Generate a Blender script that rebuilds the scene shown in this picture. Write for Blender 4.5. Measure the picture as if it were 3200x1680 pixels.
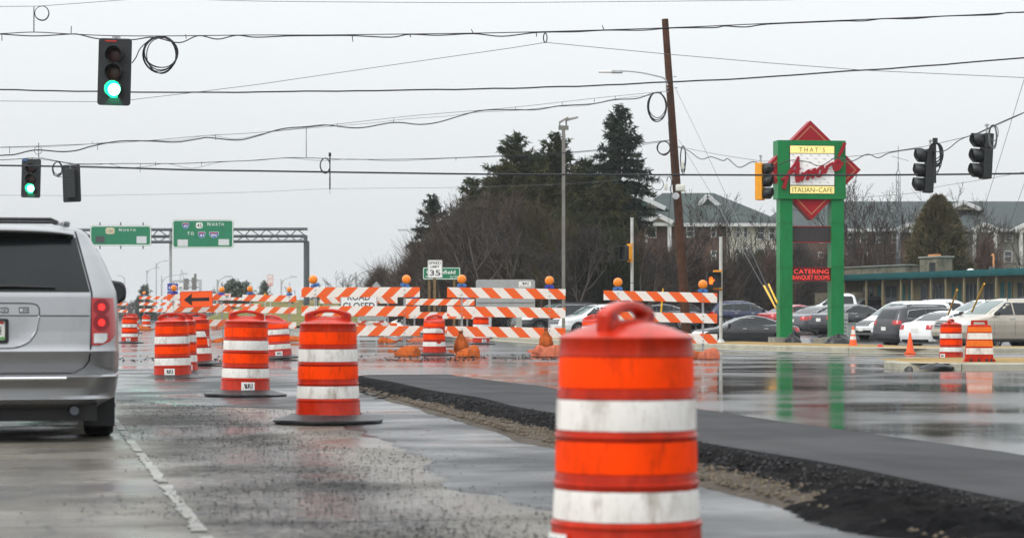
import bpy, bmesh, math, random
import numpy as np
from mathutils import Vector, Matrix, noise as mnoise
R = math.radians
for _o in list(bpy.data.objects):
    bpy.data.objects.remove(_o, do_unlink=True)
sc = bpy.context.scene
COL = sc.collection

# ------------------------------------------------------------------ camera
# level camera behind a windscreen, 0.98 m above the wet road, long lens, rising front keeps the verticals upright
F, HC, YH = 7500.0, 0.98, 981.0          # focal length in px of the 3200 px wide photo, eye height, horizon row
cam = bpy.data.cameras.new('camera')
cam.sensor_width = 36.0
cam.lens = 36.0 * F / 3200.0
cam.shift_y = (YH - 840.0) / 3200.0
cam.clip_start, cam.clip_end = 0.5, 6000.0
cam.dof.use_dof = True
cam.dof.focus_distance = 46.0
cam.dof.aperture_fstop = 4.3
camera = bpy.data.objects.new('camera', cam)
COL.objects.link(camera)
camera.location = (0, 0, HC)
camera.rotation_euler = (R(90), 0, 0)
sc.camera = camera

# ------------------------------------------------------------------ overcast sky
SUN_EL, SUN_AZ = R(48), R(-128)          # azimuth clockwise from +Y (camera looks along +Y)
world = bpy.data.worlds.new('World')
sc.world = world
world.use_nodes = True
nt = world.node_tree
nt.nodes.clear()
def wn(t, **kw):
    n = nt.nodes.new(t)
    for k, v in kw.items(): setattr(n, k, v)
    return n
w_out = wn('ShaderNodeOutputWorld'); w_bg = wn('ShaderNodeBackground'); w_bg2 = wn('ShaderNodeBackground')
w_sky = wn('ShaderNodeTexSky', sky_type='NISHITA')
w_sky.sun_disc = False; w_sky.sun_elevation = SUN_EL; w_sky.sun_rotation = SUN_AZ
w_sky.air_density = 1.5; w_sky.dust_density = 6.0; w_sky.ozone_density = 1.0
w_hsv = wn('ShaderNodeHueSaturation'); w_hsv.inputs['Saturation'].default_value = 0.25
w_bg.inputs['Strength'].default_value = 0.05
w_tc = wn('ShaderNodeTexCoord'); w_sep = wn('ShaderNodeSeparateXYZ')
w_cl = wn('ShaderNodeMath', operation='MAXIMUM'); w_cl.inputs[1].default_value = 0.0
w_ma = wn('ShaderNodeMath', operation='MULTIPLY_ADD'); w_ma.inputs[1].default_value = 1.05; w_ma.inputs[2].default_value = 0.745
w_no = wn('ShaderNodeTexNoise'); w_no.inputs['Scale'].default_value = 2.3; w_no.inputs['Detail'].default_value = 5.0
w_nm = wn('ShaderNodeMapRange'); w_nm.inputs['From Min'].default_value = .3; w_nm.inputs['From Max'].default_value = .7
w_nm.inputs['To Min'].default_value = .965; w_nm.inputs['To Max'].default_value = 1.035
w_mul = wn('ShaderNodeMath', operation='MULTIPLY')
w_bg2.inputs['Color'].default_value = (0.935, 0.975, 1.0, 1)
w_add = wn('ShaderNodeAddShader')
L = nt.links.new
L(w_sky.outputs['Color'], w_hsv.inputs['Color']); L(w_hsv.outputs['Color'], w_bg.inputs['Color'])
L(w_tc.outputs['Generated'], w_sep.inputs[0]); L(w_sep.outputs['Z'], w_cl.inputs[0]); L(w_cl.outputs[0], w_ma.inputs[0])
L(w_tc.outputs['Generated'], w_no.inputs['Vector']); L(w_no.outputs['Fac'], w_nm.inputs['Value'])
L(w_ma.outputs[0], w_mul.inputs[0]); L(w_nm.outputs[0], w_mul.inputs[1]); L(w_mul.outputs[0], w_bg2.inputs['Strength'])
L(w_bg.outputs[0], w_add.inputs[0]); L(w_bg2.outputs[0], w_add.inputs[1]); L(w_add.outputs[0], w_out.inputs['Surface'])

sun_d = bpy.data.lights.new('sun', 'SUN')
sun_d.energy = 1.2; sun_d.angle = R(28); sun_d.color = (1.0, .965, .92)
sun = bpy.data.objects.new('sun', sun_d); COL.objects.link(sun)
_sv = Vector((math.sin(SUN_AZ) * math.cos(SUN_EL), math.cos(SUN_AZ) * math.cos(SUN_EL), math.sin(SUN_EL)))
sun.rotation_euler = (-_sv).to_track_quat('-Z', 'Y').to_euler()
sun.location = (-20, -20, 40)

vs = sc.view_settings
vs.view_transform = 'Standard'; vs.look = 'None'; vs.exposure = 0.0; vs.gamma = 1.0; vs.use_curve_mapping = False
sc.render.engine = 'CYCLES'
cy = sc.cycles
cy.use_denoising = True
cy.max_bounces = 6; cy.diffuse_bounces = 2; cy.glossy_bounces = 3; cy.transmission_bounces = 4; cy.transparent_max_bounces = 8
cy.caustics_reflective = False; cy.caustics_refractive = False; cy.sample_clamp_indirect = 4.0

# ------------------------------------------------------------------ geometry helpers
def P(px, py, d):                         # a point seen at photo pixel (px, py), d metres away
    return Vector(((px - 1600.0) * d / F, d, HC + (YH - py) * d / F))
def GP(px, py, z=0.0):                    # the point of the level z seen at that pixel
    return P(px, py, (HC - z) * F / (py - YH))
TH = math.atan(1500.0 / F)                # the road runs 11.3 degrees to the left of the view
RU = Vector((-math.sin(TH), math.cos(TH), 0)); RV = Vector((math.cos(TH), math.sin(TH), 0))
def UV(u, v, z=0.0):                      # road frame: u along, v to the right
    p = RU * u + RV * v
    return Vector((p.x, p.y, z))

def link(o):
    COL.objects.link(o); return o
def empty(name, loc=(0, 0, 0), rz=0.0, scale=1.0):
    o = bpy.data.objects.new(name, None); link(o)
    o.empty_display_size = .2
    o.location = loc; o.rotation_euler = (0, 0, rz); o.scale = (scale,) * 3
    return o
def tag(o, label=None, cat=None, group=None, kind=None):
    if label: o['label'] = label
    if cat: o['category'] = cat
    if group: o['group'] = group
    if kind: o['kind'] = kind
    return o
def thing(name, label, cat, loc=(0, 0, 0), rz=0.0, group=None, scale=1.0):
    return tag(empty(name, loc, rz, scale), label, cat, group)
def copy_tree(o, parent=None):
    c = o.copy(); link(c)
    for k in ('label', 'group'):
        if parent is None and k in c: del c[k]
    if parent is not None: c.parent = parent
    for ch in o.children: copy_tree(ch, c)
    return c

class MB:
    """collects shapes; build() links them as one mesh object"""
    def __init__(s): s.v = []; s.f = []
    def add(s, vs_, fs_, M=None):
        b = len(s.v)
        s.v += [tuple(M @ Vector(p)) if M is not None else tuple(p) for p in vs_]
        s.f += [tuple(i + b for i in f) for f in fs_]
        return s
    def box(s, c, d, M=None, bev=0.0):
        x, y, z = [q / 2 for q in d]
        if bev <= 0:
            v = [(c[0] + a * x, c[1] + b * y, c[2] + e * z) for a in (-1, 1) for b in (-1, 1) for e in (-1, 1)]
            f = [(0, 1, 3, 2), (4, 6, 7, 5), (0, 4, 5, 1), (2, 3, 7, 6), (0, 2, 6, 4), (1, 5, 7, 3)]
            return s.add(v, f, M)
        bm = bmesh.new(); bmesh.ops.create_cube(bm, size=1.0)
        for q in bm.verts: q.co = Vector((q.co.x * d[0] + c[0], q.co.y * d[1] + c[1], q.co.z * d[2] + c[2]))
        bmesh.ops.bevel(bm, geom=bm.edges[:], offset=bev, segments=2, profile=.6, affect='EDGES')
        return s.addbm(bm, M)
    def addbm(s, bm, M=None):
        bm.verts.index_update()
        s.add([q.co[:] for q in bm.verts], [[q.index for q in f.verts] for f in bm.faces], M); bm.free(); return s
    def bar(s, a, b, w, h=None, up=(0, 0, 1)):
        a, b = Vector(a), Vector(b); h = h or w
        t = (b - a); ln = t.length; t.normalize()
        u = Vector(up)
        if abs(t.dot(u)) > .98: u = Vector((1, 0, 0))
        sd = t.cross(u).normalized(); u = sd.cross(t)
        M = Matrix((sd, t, u)).transposed().to_4x4(); M.translation = (a + b) / 2
        return s.box((0, 0, 0), (w, ln, h), M)
    def tube(s, pts, r, n=6, cap=True):
        pts = [Vector(p) for p in pts]; k = len(pts)
        rs = list(r) if hasattr(r, '__len__') else [r] * k
        v = []; prev = None
        for i, p in enumerate(pts):
            t = (pts[min(i + 1, k - 1)] - pts[max(i - 1, 0)])
            t = t.normalized() if t.length > 1e-9 else Vector((0, 0, 1))
            if prev is None:
                u = Vector((0, 0, 1)) if abs(t.z) < .9 else Vector((1, 0, 0))
                prev = t.cross(u).normalized()
            sd = (prev - t * prev.dot(t))
            sd = sd.normalized() if sd.length > 1e-6 else t.orthogonal().normalized()
            prev = sd; up = t.cross(sd)
            for j in range(n):
                a = 2 * math.pi * j / n
                v.append(p + (sd * math.cos(a) + up * math.sin(a)) * rs[i])
        f = [(i * n + j, i * n + (j + 1) % n, (i + 1) * n + (j + 1) % n, (i + 1) * n + j) for i in range(k - 1) for j in range(n)]
        if cap: f += [tuple(range(n))[::-1], tuple(range((k - 1) * n, k * n))]
        return s.add(v, f)
    def cyl(s, a, b, r, n=16, r2=None):
        return s.tube([a, b], [r, r if r2 is None else r2], n)
    def lathe(s, prof, n=32, M=None, a0=0.0, a1=2 * math.pi):
        full = abs(a1 - a0 - 2 * math.pi) < 1e-6
        m = n if full else n + 1
        v = []; f = []
        for (r, z) in prof:
            for j in range(m):
                a = a0 + (a1 - a0) * j / n
                v.append((r * math.cos(a), r * math.sin(a), z))
        for i in range(len(prof) - 1):
            for j in range(n):
                q = (j + 1) % m
                f.append((i * m + j, i * m + q, (i + 1) * m + q, (i + 1) * m + j))
        return s.add(v, f, M)
    def prism(s, poly, y0, y1, M=None):
        """polygon in the local x-z plane (seen from -y, counter-clockwise), from depth y0 to y1"""
        n = len(poly)
        v = [(x, y0, z) for x, z in poly] + [(x, y1, z) for x, z in poly]
        f = [tuple(range(n)), tuple(range(2 * n - 1, n - 1, -1))]
        f += [(i, i + n, (i + 1) % n + n, (i + 1) % n) for i in range(n)]
        return s.add(v, f, M)
    def ring(s, outer, inner, y0, y1, M=None):
        """two closed loops of the same length in x-z joined as a frame of depth y0..y1"""
        n = len(outer); v = []
        for y in (y0, y1): v += [(x, y, z) for x, z in outer] + [(x, y, z) for x, z in inner]
        f = []
        for i in range(n):
            j = (i + 1) % n
            f += [(i, j, n + j, n + i), (2 * n + i, 3 * n + i, 3 * n + j, 2 * n + j),
                  (i, 2 * n + i, 2 * n + j, j), (n + i, n + j, 3 * n + j, 3 * n + i)]
        return s.add(v, f, M)
    def grid(s, fn, nu, nv, closed_u=False):
        v = [fn(i / nu, j / nv) for j in range(nv + 1) for i in range(nu + (0 if closed_u else 1))]
        m = nu if closed_u else nu + 1
        f = [(j * m + i, j * m + (i + 1) % m, (j + 1) * m + (i + 1) % m, (j + 1) * m + i) for j in range(nv) for i in range(nu)]
        return s.add(v, f)
    def mesh(s, name):
        me = bpy.data.meshes.new(name); me.from_pydata(s.v, [], s.f); me.validate(); me.update(); return me
    def build(s, name, mat, parent=None, smooth=0.0):
        me = s.mesh(name)
        bm = bmesh.new(); bm.from_mesh(me); bmesh.ops.recalc_face_normals(bm, faces=bm.faces[:]); bm.to_mesh(me); bm.free()
        if mat is not None: me.materials.append(M[mat] if isinstance(mat, str) else mat)
        if smooth: shade(me, smooth)
        o = bpy.data.objects.new(name, me); link(o)
        if parent is not None: o.parent = parent
        return o
def shade(me, ang):
    me.shade_smooth()
    if ang < 180:
        me.set_sharp_from_angle(angle=R(ang))
def raw_mesh(name, verts, faces, mat, parent=None, smooth=False):
    """fast path for numpy arrays, all faces alike"""
    me = bpy.data.meshes.new(name); verts = np.asarray(verts, np.float32); faces = np.asarray(faces, np.int32)
    nf, k = faces.shape
    me.vertices.add(len(verts)); me.vertices.foreach_set('co', verts.ravel())
    me.loops.add(nf * k); me.loops.foreach_set('vertex_index', faces.ravel())
    me.polygons.add(nf); me.polygons.foreach_set('loop_start', np.arange(0, nf * k, k, dtype=np.int32))
    me.update(calc_edges=True)
    me.materials.append(M[mat] if isinstance(mat, str) else mat)
    if smooth: me.shade_smooth()
    o = bpy.data.objects.new(name, me); link(o)
    if parent is not None: o.parent = parent
    return o
_tc = {}
def text_geo(txt, bold=0.0):
    """flat text outline as (verts, faces), one unit high capitals, left edge at 0"""
    key = (txt, bold)
    if key not in _tc:
        cu = bpy.data.curves.new('t', 'FONT'); cu.body = txt; cu.size = 1.0 / .69; cu.offset = bold; cu.resolution_u = 3
        ob = bpy.data.objects.new('t', cu); link(ob)
        dg = bpy.context.evaluated_depsgraph_get()
        me = bpy.data.meshes.new_from_object(ob.evaluated_get(dg))
        v = [(q.co.x, q.co.y) for q in me.vertices]; f = [tuple(p.vertices) for p in me.polygons]
        bpy.data.objects.remove(ob); bpy.data.curves.remove(cu); bpy.data.meshes.remove(me)
        x0 = min((q[0] for q in v), default=0); x1 = max((q[0] for q in v), default=1)
        _tc[key] = ([(a - x0, b) for a, b in v], f, x1 - x0)
    return _tc[key]
def add_text(mb, txt, cx, z0, h, y, width=None, bold=0.0, fn=None, tilt=0.0):
    """text facing -y, centred on cx, baseline z0, capital height h; fn maps (x, y, z) on to a curved surface"""
    v, f, w = text_geo(txt, bold)
    sx = h if width is None else width / w
    out = []
    for a, b in v:
        x = cx + (a - w / 2) * sx; z = z0 + b * h + (x - cx) * tilt
        out.append(fn(x, y, z) if fn else (x, y, z))
    return mb.add(out, f)
def rrect(x0, x1, z0, z1, r, k=4):
    pts = []
    for cx, cz, a in ((x1 - r, z1 - r, 0), (x0 + r, z1 - r, 90), (x0 + r, z0 + r, 180), (x1 - r, z0 + r, 270)):
        for i in range(k + 1):
            t = R(a + 90 * i / k); pts.append((cx + r * math.cos(t), cz + r * math.sin(t)))
    return pts
def smoothpath(pts, k=6):
    """Catmull-Rom through the points"""
    pts = [Vector(p) for p in pts]; out = []
    for i in range(len(pts) - 1):
        p0, p1, p2, p3 = pts[max(i - 1, 0)], pts[i], pts[i + 1], pts[min(i + 2, len(pts) - 1)]
        for j in range(k):
            t = j / k
            out.append(.5 * ((2 * p1) + (p2 - p0) * t + (2 * p0 - 5 * p1 + 4 * p2 - p3) * t * t + (3 * p1 - p0 - 3 * p2 + p3) * t ** 3))
    return out + [pts[-1]]

# ------------------------------------------------------------------ materials
M = {}
def nodes(name):
    m = bpy.data.materials.new(name); m.use_nodes = True; M[name] = m
    t = m.node_tree; b = t.nodes['Principled BSDF']
    return m, t, b
def mk(name, col, rough=.5, metal=0.0, spec=.5, var=.12, vs=6.0, dirt=None, bump=0.0, bs=60.0, coat=0.0, emis=None, trans=0.0, ior=1.45, coords='Object', streak=None, drops=0.0):
    """base colour with procedural unevenness; dirt = (colour, amount, scale)"""
    m, t, b = nodes(name)
    N = t.nodes.new; K = t.links.new
    b.inputs['Roughness'].default_value = rough; b.inputs['Metallic'].default_value = metal
    b.inputs['Specular IOR Level'].default_value = spec; b.inputs['IOR'].default_value = ior
    b.inputs['Coat Weight'].default_value = coat; b.inputs['Coat Roughness'].default_value = .06
    b.inputs['Transmission Weight'].default_value = trans
    if emis:
        b.inputs['Emission Color'].default_value = (*emis[0], 1); b.inputs['Emission Strength'].default_value = emis[1]
    tc = N('ShaderNodeTexCoord')
    n1 = N('ShaderNodeTexNoise'); n1.inputs['Scale'].default_value = vs; n1.inputs['Detail'].default_value = 6.0; n1.inputs['Roughness'].default_value = .65
    K(tc.outputs[coords], n1.inputs['Vector'])
    mr = N('ShaderNodeMapRange'); mr.inputs['From Min'].default_value = .3; mr.inputs['From Max'].default_value = .7
    mr.inputs['To Min'].default_value = 1 - var; mr.inputs['To Max'].default_value = 1 + var
    K(n1.outputs['Fac'], mr.inputs['Value'])
    mul = N('ShaderNodeVectorMath'); mul.operation = 'SCALE'; mul.inputs[0].default_value = col
    K(mr.outputs[0], mul.inputs['Scale'])
    last = mul.outputs[0]
    if dirt:
        n2 = N('ShaderNodeTexNoise'); n2.inputs['Scale'].default_value = dirt[2]; n2.inputs['Detail'].default_value = 9.0; n2.inputs['Roughness'].default_value = .72
        mp = N('ShaderNodeMapping'); mp.inputs['Scale'].default_value = (1, 1, .45); mp.inputs['Location'].default_value = (3.1, 1.7, .4)
        oi = N('ShaderNodeObjectInfo'); ad = N('ShaderNodeVectorMath'); ad.operation = 'ADD'
        sc_ = N('ShaderNodeMath'); sc_.operation = 'MULTIPLY'; sc_.inputs[1].default_value = 37.0
        K(oi.outputs['Random'], sc_.inputs[0]); K(tc.outputs[coords], mp.inputs[0]); K(mp.outputs[0], ad.inputs[0]); K(sc_.outputs[0], ad.inputs[1]); K(ad.outputs[0], n2.inputs['Vector'])
        r2 = N('ShaderNodeMapRange'); r2.inputs['From Min'].default_value = .5; r2.inputs['From Max'].default_value = .72; r2.inputs['To Max'].default_value = dirt[1]
        K(n2.outputs['Fac'], r2.inputs['Value'])
        mx = N('ShaderNodeMix'); mx.data_type = 'RGBA'; mx.inputs['B'].default_value = (*dirt[0], 1)
        K(r2.outputs[0], mx.inputs['Factor']); K(last, mx.inputs['A']); last = mx.outputs['Result']
    if streak:                              # narrow marks: (colour, amount, scale across, scale along z)
        mp = N('ShaderNodeMapping'); mp.inputs['Scale'].default_value = (streak[2], streak[2], streak[3]); mp.inputs['Rotation'].default_value = (.25, .2, 0)
        n4 = N('ShaderNodeTexNoise'); n4.inputs['Scale'].default_value = 1.0; n4.inputs['Detail'].default_value = 7.0; n4.inputs['Roughness'].default_value = .75
        K(tc.outputs[coords], mp.inputs[0]); K(mp.outputs[0], n4.inputs['Vector'])
        r4 = N('ShaderNodeMapRange'); r4.inputs['From Min'].default_value = .56; r4.inputs['From Max'].default_value = .70; r4.inputs['To Max'].default_value = streak[1]
        K(n4.outputs['Fac'], r4.inputs['Value'])
        m4 = N('ShaderNodeMix'); m4.data_type = 'RGBA'; m4.inputs['B'].default_value = (*streak[0], 1); K(r4.outputs[0], m4.inputs['Factor']); K(last, m4.inputs['A']); last = m4.outputs['Result']
    K(last, b.inputs['Base Color'])
    if drops:                               # rain drops standing on the surface
        vo = N('ShaderNodeTexVoronoi'); vo.inputs['Scale'].default_value = 70.0; K(tc.outputs[coords], vo.inputs['Vector'])
        r5 = N('ShaderNodeMapRange'); r5.inputs['From Min'].default_value = .18; r5.inputs['From Max'].default_value = .42; r5.inputs['To Min'].default_value = 1; r5.inputs['To Max'].default_value = 0; K(vo.outputs['Distance'], r5.inputs['Value'])
        bp = N('ShaderNodeBump'); bp.inputs['Strength'].default_value = drops; bp.inputs['Distance'].default_value = .004; K(r5.outputs[0], bp.inputs['Height']); K(bp.outputs[0], b.inputs['Normal'])
    elif bump:
        n3 = N('ShaderNodeTexNoise'); n3.inputs['Scale'].default_value = bs; n3.inputs['Detail'].default_value = 5.0
        K(tc.outputs[coords], n3.inputs['Vector'])
        bp = N('ShaderNodeBump'); bp.inputs['Strength'].default_value = bump; bp.inputs['Distance'].default_value = .02
        K(n3.outputs['Fac'], bp.inputs['Height']); K(bp.outputs[0], b.inputs['Normal'])
    return m

mk('drum_plastic', (.44, .020, .004), .26, spec=.30, var=.20, vs=9, dirt=((.13, .02, .010), .6, 9), bump=.10, bs=14, streak=((.62, .10, .05), .35, 26, 3.0))
mk('drum_plastic_faded', (.46, .040, .030), .45, spec=.3, var=.16, vs=9, dirt=((.20, .05, .04), .5, 11), bump=.06, bs=14)
mk('sheet_orange', (.97, .055, .000), .55, spec=.10, var=.09, vs=5, dirt=((.36, .022, .004), .75, 7), bump=.12, bs=170, streak=((.30, .02, .004), .55, 34, 5.0))
mk('sheet_amber', (.80, .16, .006), .45, var=.08, vs=5, dirt=((.35, .06, .005), .5, 12))
mk('sheet_white', (.76, .73, .69), .5, spec=.25, var=.08, vs=5, dirt=((.26, .21, .16), .85, 7), bump=.12, bs=170, streak=((.22, .17, .13), .7, 34, 6.0))
mk('rubber', (.024, .024, .026), .42, var=.35, vs=14, bump=.3, bs=50, dirt=((.10, .10, .10), .5, 9))
mk('label_white', (.80, .79, .77), .4, var=.05, dirt=((.35, .3, .25), .4, 25))
mk('ink', (.012, .012, .014), .5, var=.1)
mk('ink_red', (.5, .02, .015), .5, var=.1)
mk('steel', (.42, .43, .44), .42, metal=.75, var=.2, vs=12, dirt=((.16, .13, .11), .5, 14))
mk('galvanised', (.50, .515, .53), .5, metal=.45, var=.16, vs=7, dirt=((.25, .24, .23), .5, 6))
mk('dark_steel', (.10, .115, .13), .5, metal=.4, var=.2, vs=5)
mk('pole_grey', (.20, .195, .18), .55, metal=.2, var=.16, vs=3, dirt=((.10, .08, .06), .5, 3))
mk('pole_pale', (.50, .51, .50), .5, metal=.2, var=.12, vs=4, dirt=((.24, .21, .17), .6, 5))
mk('amber_lens', (.90, .235, .004), .3, var=.08, vs=20, coat=.5, bump=.25, bs=110)
mk('battery_blue', (.045, .16, .42), .45, var=.12)
mk('battery_blue_dark', (.035, .05, .36), .45, var=.12)
mk('black_plastic', (.016, .017, .018), .5, var=.2, vs=10)
mk('signal_black', (.018, .021, .022), .55, var=.2, vs=10)
mk('signal_yellow', (.80, .33, .012), .45, var=.1, vs=6, dirt=((.4, .16, .02), .4, 8))
mk('cable', (.016, .018, .022), .6, var=.2)
mk('wire_grey', (.12, .125, .13), .55, var=.2)
mk('sign_green', (.006, .185, .085), .45, var=.08, vs=2, dirt=((.01, .10, .06), .4, 2))
mk('sign_white', (.82, .82, .80), .45, var=.04)
mk('sign_cream', (.72, .62, .42), .45, var=.05)
mk('sign_blue', (.012, .07, .36), .45, var=.06)
mk('sign_red', (.46, .03, .035), .45, var=.06)
mk('sign_orange', (.95, .105, .008), .42, var=.05, vs=3)
mk('sign_yellow', (.85, .40, .01), .45, var=.05)
mk('sign_back', (.36, .375, .375), .5, metal=.35, var=.12, vs=3)
mk('patch_grey', (.60, .62, .64), .5, var=.06)
mk('patch_dark', (.055, .06, .06), .6, var=.1)
mk('bag', (.40, .088, .020), .85, spec=.1, var=.45, vs=7, dirt=((.22, .09, .04), .7, 6), bump=.5, bs=22)
mk('bag_pink', (.44, .125, .07), .85, spec=.15, var=.28, vs=7, dirt=((.25, .12, .08), .6, 6), bump=.5, bs=22)
mk('wood_post', (.17, .115, .055), .8, spec=.2, var=.3, vs=5, bump=.4, bs=20)
mk('green_paint', (.005, .185, .050), .45, spec=.35, var=.08, vs=2.5, coat=.05, dirt=((.012, .085, .03), .6, 1.8), streak=((.03, .25, .10), .5, 9, .35))
mk('vent_green_', (.006, .09, .03), .6, var=.2)
mk('crimson', (.30, .009, .018), .5, spec=.3, var=.10, vs=3, coat=.1)
mk('crimson_dark', (.24, .008, .014), .45, var=.10)
mk('gold_line', (.45, .20, .10), .5, var=.05)
mk('panel_yellow', (.90, .76, .26), .5, var=.05, vs=2, emis=((1.0, .86, .42), .25))
mk('panel_white', (.78, .79, .78), .5, var=.04, emis=((.95, .97, 1.0), .12))
mk('led_dark', (.035, .032, .034), .55, var=.2, vs=20)
mk('led_board', (.045, .010, .012), .55, var=.2, vs=20)
mk('led_text', (.6, .03, .02), .5, var=.05, emis=((1.0, .075, .045), .85))
mk('hand_lit', (.8, .2, .02), .5, var=.05, emis=((1.0, .10, .004), 2.6))
mk('green_lit', (.4, .9, .7), .4, var=.02, emis=((.5, 1.0, .82), 3.2))
mk('green_halo', (.02, .4, .22), .4, var=.02, emis=((.0, .72, .36), .9))
mk('lens_red_dark', (.055, .012, .010), .35, var=.15)
mk('lens_amber_dark', (.060, .022, .008), .35, var=.15)
mk('lens_green_dark', (.012, .04, .025), .35, var=.15)
mk('cone_orange', (.88, .105, .018), .5, var=.08, vs=6, dirt=((.3, .05, .02), .3, 9))
mk('guard_yellow', (.85, .46, .012), .45, var=.08)
mk('concrete_kerb', (.33, .315, .255), .8, spec=.2, var=.18, vs=2.5, dirt=((.22, .21, .16), .7, 2.2), bump=.3, bs=30)
mk('concrete_base', (.23, .23, .20), .85, spec=.2, var=.25, vs=4, bump=.3, bs=20)
mk('tarp', (.016, .017, .018), .4, var=.3, vs=6, bump=.4, bs=9)
mk('box_grey', (.30, .33, .31), .6, var=.12)
mk('box_cream', (.62, .62, .56), .5, var=.08)
mk('wood_pole', (.075, .036, .022), .85, spec=.15, var=.35, vs=4, dirt=((.045, .026, .018), .7, 3), bump=.5, bs=12)

# ================================================================== SETTING: wet ground
def wet(name, col, col2, r0, r1, rs=.35, spec=.5, wav=.004, wavs=.9, grain=.25, gs=90.0, cs=1.2, aggregate=0.0, lo=.42, hi=.62, stain=None, tracks=None, crack=0.0, glint=0.0, band=None):
    """wet paving: colour patches col..col2, gloss from puddle r0 to damp r1, long waves and fine grain"""
    m, t, b = nodes(name); N = t.nodes.new; K = t.links.new
    tc = N('ShaderNodeTexCoord')
    def nz(s, d=5.0, rg=.6, off=0.0):
        n = N('ShaderNodeTexNoise'); n.inputs['Scale'].default_value = s; n.inputs['Detail'].default_value = d; n.inputs['Roughness'].default_value = rg
        if off:
            mp = N('ShaderNodeMapping'); mp.inputs['Location'].default_value = (off, off * .7, 0); K(tc.outputs['Object'], mp.inputs[0]); K(mp.outputs[0], n.inputs['Vector'])
        else: K(tc.outputs['Object'], n.inputs['Vector'])
        return n.outputs['Fac']
    def rng(x, a, c, e, f):
        n = N('ShaderNodeMapRange'); n.inputs['From Min'].default_value = a; n.inputs['From Max'].default_value = c
        n.inputs['To Min'].default_value = e; n.inputs['To Max'].default_value = f; K(x, n.inputs['Value']); return n.outputs[0]
    def mix(f, a, c):
        n = N('ShaderNodeMix'); n.data_type = 'RGBA'; K(f, n.inputs['Factor'])
        for k, q in (('A', a), ('B', c)):
            if isinstance(q, tuple): n.inputs[k].default_value = (*q, 1)
            else: K(q, n.inputs[k])
        return n.outputs['Result']
    c = mix(rng(nz(cs, 7.0, .7), .35, .65, 0, 1), col, col2)
    fine = nz(gs, 3.0, .8, 5.0)
    c2 = N('ShaderNodeVectorMath'); c2.operation = 'SCALE'; K(c, c2.inputs[0]); K(rng(fine, .3, .7, .6, 1.4), c2.inputs['Scale'])
    c = c2.outputs[0]
    if stain: c = mix(rng(nz(stain[1], 6.0, .6, 11.0), .52, .66, 0, stain[2]), c, stain[0])
    if tracks:                                   # wheel-polished lanes along the road
        mp = N('ShaderNodeMapping'); mp.inputs['Scale'].default_value = (tracks[1], tracks[1] * .05, 1); K(tc.outputs['Object'], mp.inputs[0])
        n = N('ShaderNodeTexNoise'); n.inputs['Scale'].default_value = 1.0; n.inputs['Detail'].default_value = 5.0; K(mp.outputs[0], n.inputs['Vector'])
        c = mix(rng(n.outputs['Fac'], .42, .62, 0, tracks[2]), c, tracks[0])
    if band:                                     # residue spilt along the joint: (colour, centre, half width, amount)
        sp = N('ShaderNodeSeparateXYZ'); K(tc.outputs['Object'], sp.inputs[0])
        a1 = N('ShaderNodeMath'); a1.operation = 'ADD'; a1.inputs[1].default_value = -band[1] - .35; K(sp.outputs['X'], a1.inputs[0])
        a2 = N('ShaderNodeMath'); a2.operation = 'MULTIPLY_ADD'; a2.inputs[1].default_value = .7; K(nz(.9, 6.0, .62, 17.0), a2.inputs[0]); K(a1.outputs[0], a2.inputs[2])
        a3 = N('ShaderNodeMath'); a3.operation = 'ABSOLUTE'; K(a2.outputs[0], a3.inputs[0])
        spk = rng(nz(24.0, 3.0, .7, 23.0), .38, .60, .35, 1.0)
        a4 = N('ShaderNodeMath'); a4.operation = 'MULTIPLY'; K(rng(a3.outputs[0], band[2] * .45, band[2], band[3], 0), a4.inputs[0]); K(spk, a4.inputs[1])
        c = mix(a4.outputs[0], c, band[0]); K(rng(a4.outputs[0], 0, .6, spec, .04), b.inputs['Specular IOR Level'])
    if crack:
        vo = N('ShaderNodeTexVoronoi'); vo.feature = 'DISTANCE_TO_EDGE'; vo.inputs['Scale'].default_value = .55
        wp = N('ShaderNodeVectorMath'); wp.operation = 'MULTIPLY_ADD'; wp.inputs[1].default_value = (.5, .5, 0)
        nn = N('ShaderNodeTexNoise'); nn.inputs['Scale'].default_value = 2.2; nn.inputs['Detail'].default_value = 6.0; K(tc.outputs['Object'], nn.inputs['Vector'])
        K(nn.outputs['Color'], wp.inputs[0]); K(tc.outputs['Object'], wp.inputs[2]); K(wp.outputs[0], vo.inputs['Vector'])
        c = mix(rng(vo.outputs['Distance'], 0.0, .012, crack, 0), c, (.02, .02, .02))
    K(c, b.inputs['Base Color'])
    K(rng(nz(rs, 4.0, .55, 3.0), lo, hi, r0, r1), b.inputs['Roughness'])
    b.inputs['Specular IOR Level'].default_value = spec; b.inputs['IOR'].default_value = 1.38
    b1 = N('ShaderNodeBump'); b1.inputs['Distance'].default_value = wav; K(nz(wavs, 2.0, .5, 1.0), b1.inputs['Height'])
    b2 = N('ShaderNodeBump'); b2.inputs['Distance'].default_value = .004; b2.inputs['Strength'].default_value = grain
    K(fine, b2.inputs['Height']); K(b1.outputs[0], b2.inputs['Normal']); last = b2.outputs[0]
    if glint:                                    # single stones standing out of the water film
        b3 = N('ShaderNodeBump'); b3.inputs['Distance'].default_value = .003; b3.inputs['Strength'].default_value = glint
        K(rng(nz(8.0, 4.0, .7, 7.0), .63, .78, 0, 1), b3.inputs['Height']); K(last, b3.inputs['Normal']); last = b3.outputs[0]
    K(last, b.inputs['Normal'])
    return m
wet('wet_road', (.032, .033, .035), (.055, .055, .055), .05, .28, rs=.22, wav=.004, wavs=.5, grain=.02, gs=40, glint=.5)
wet('wet_new', (.022, .023, .024), (.034, .034, .035), .04, .17, rs=.3, wav=.0025, wavs=.6, grain=.02, gs=30, glint=1.0)
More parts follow.
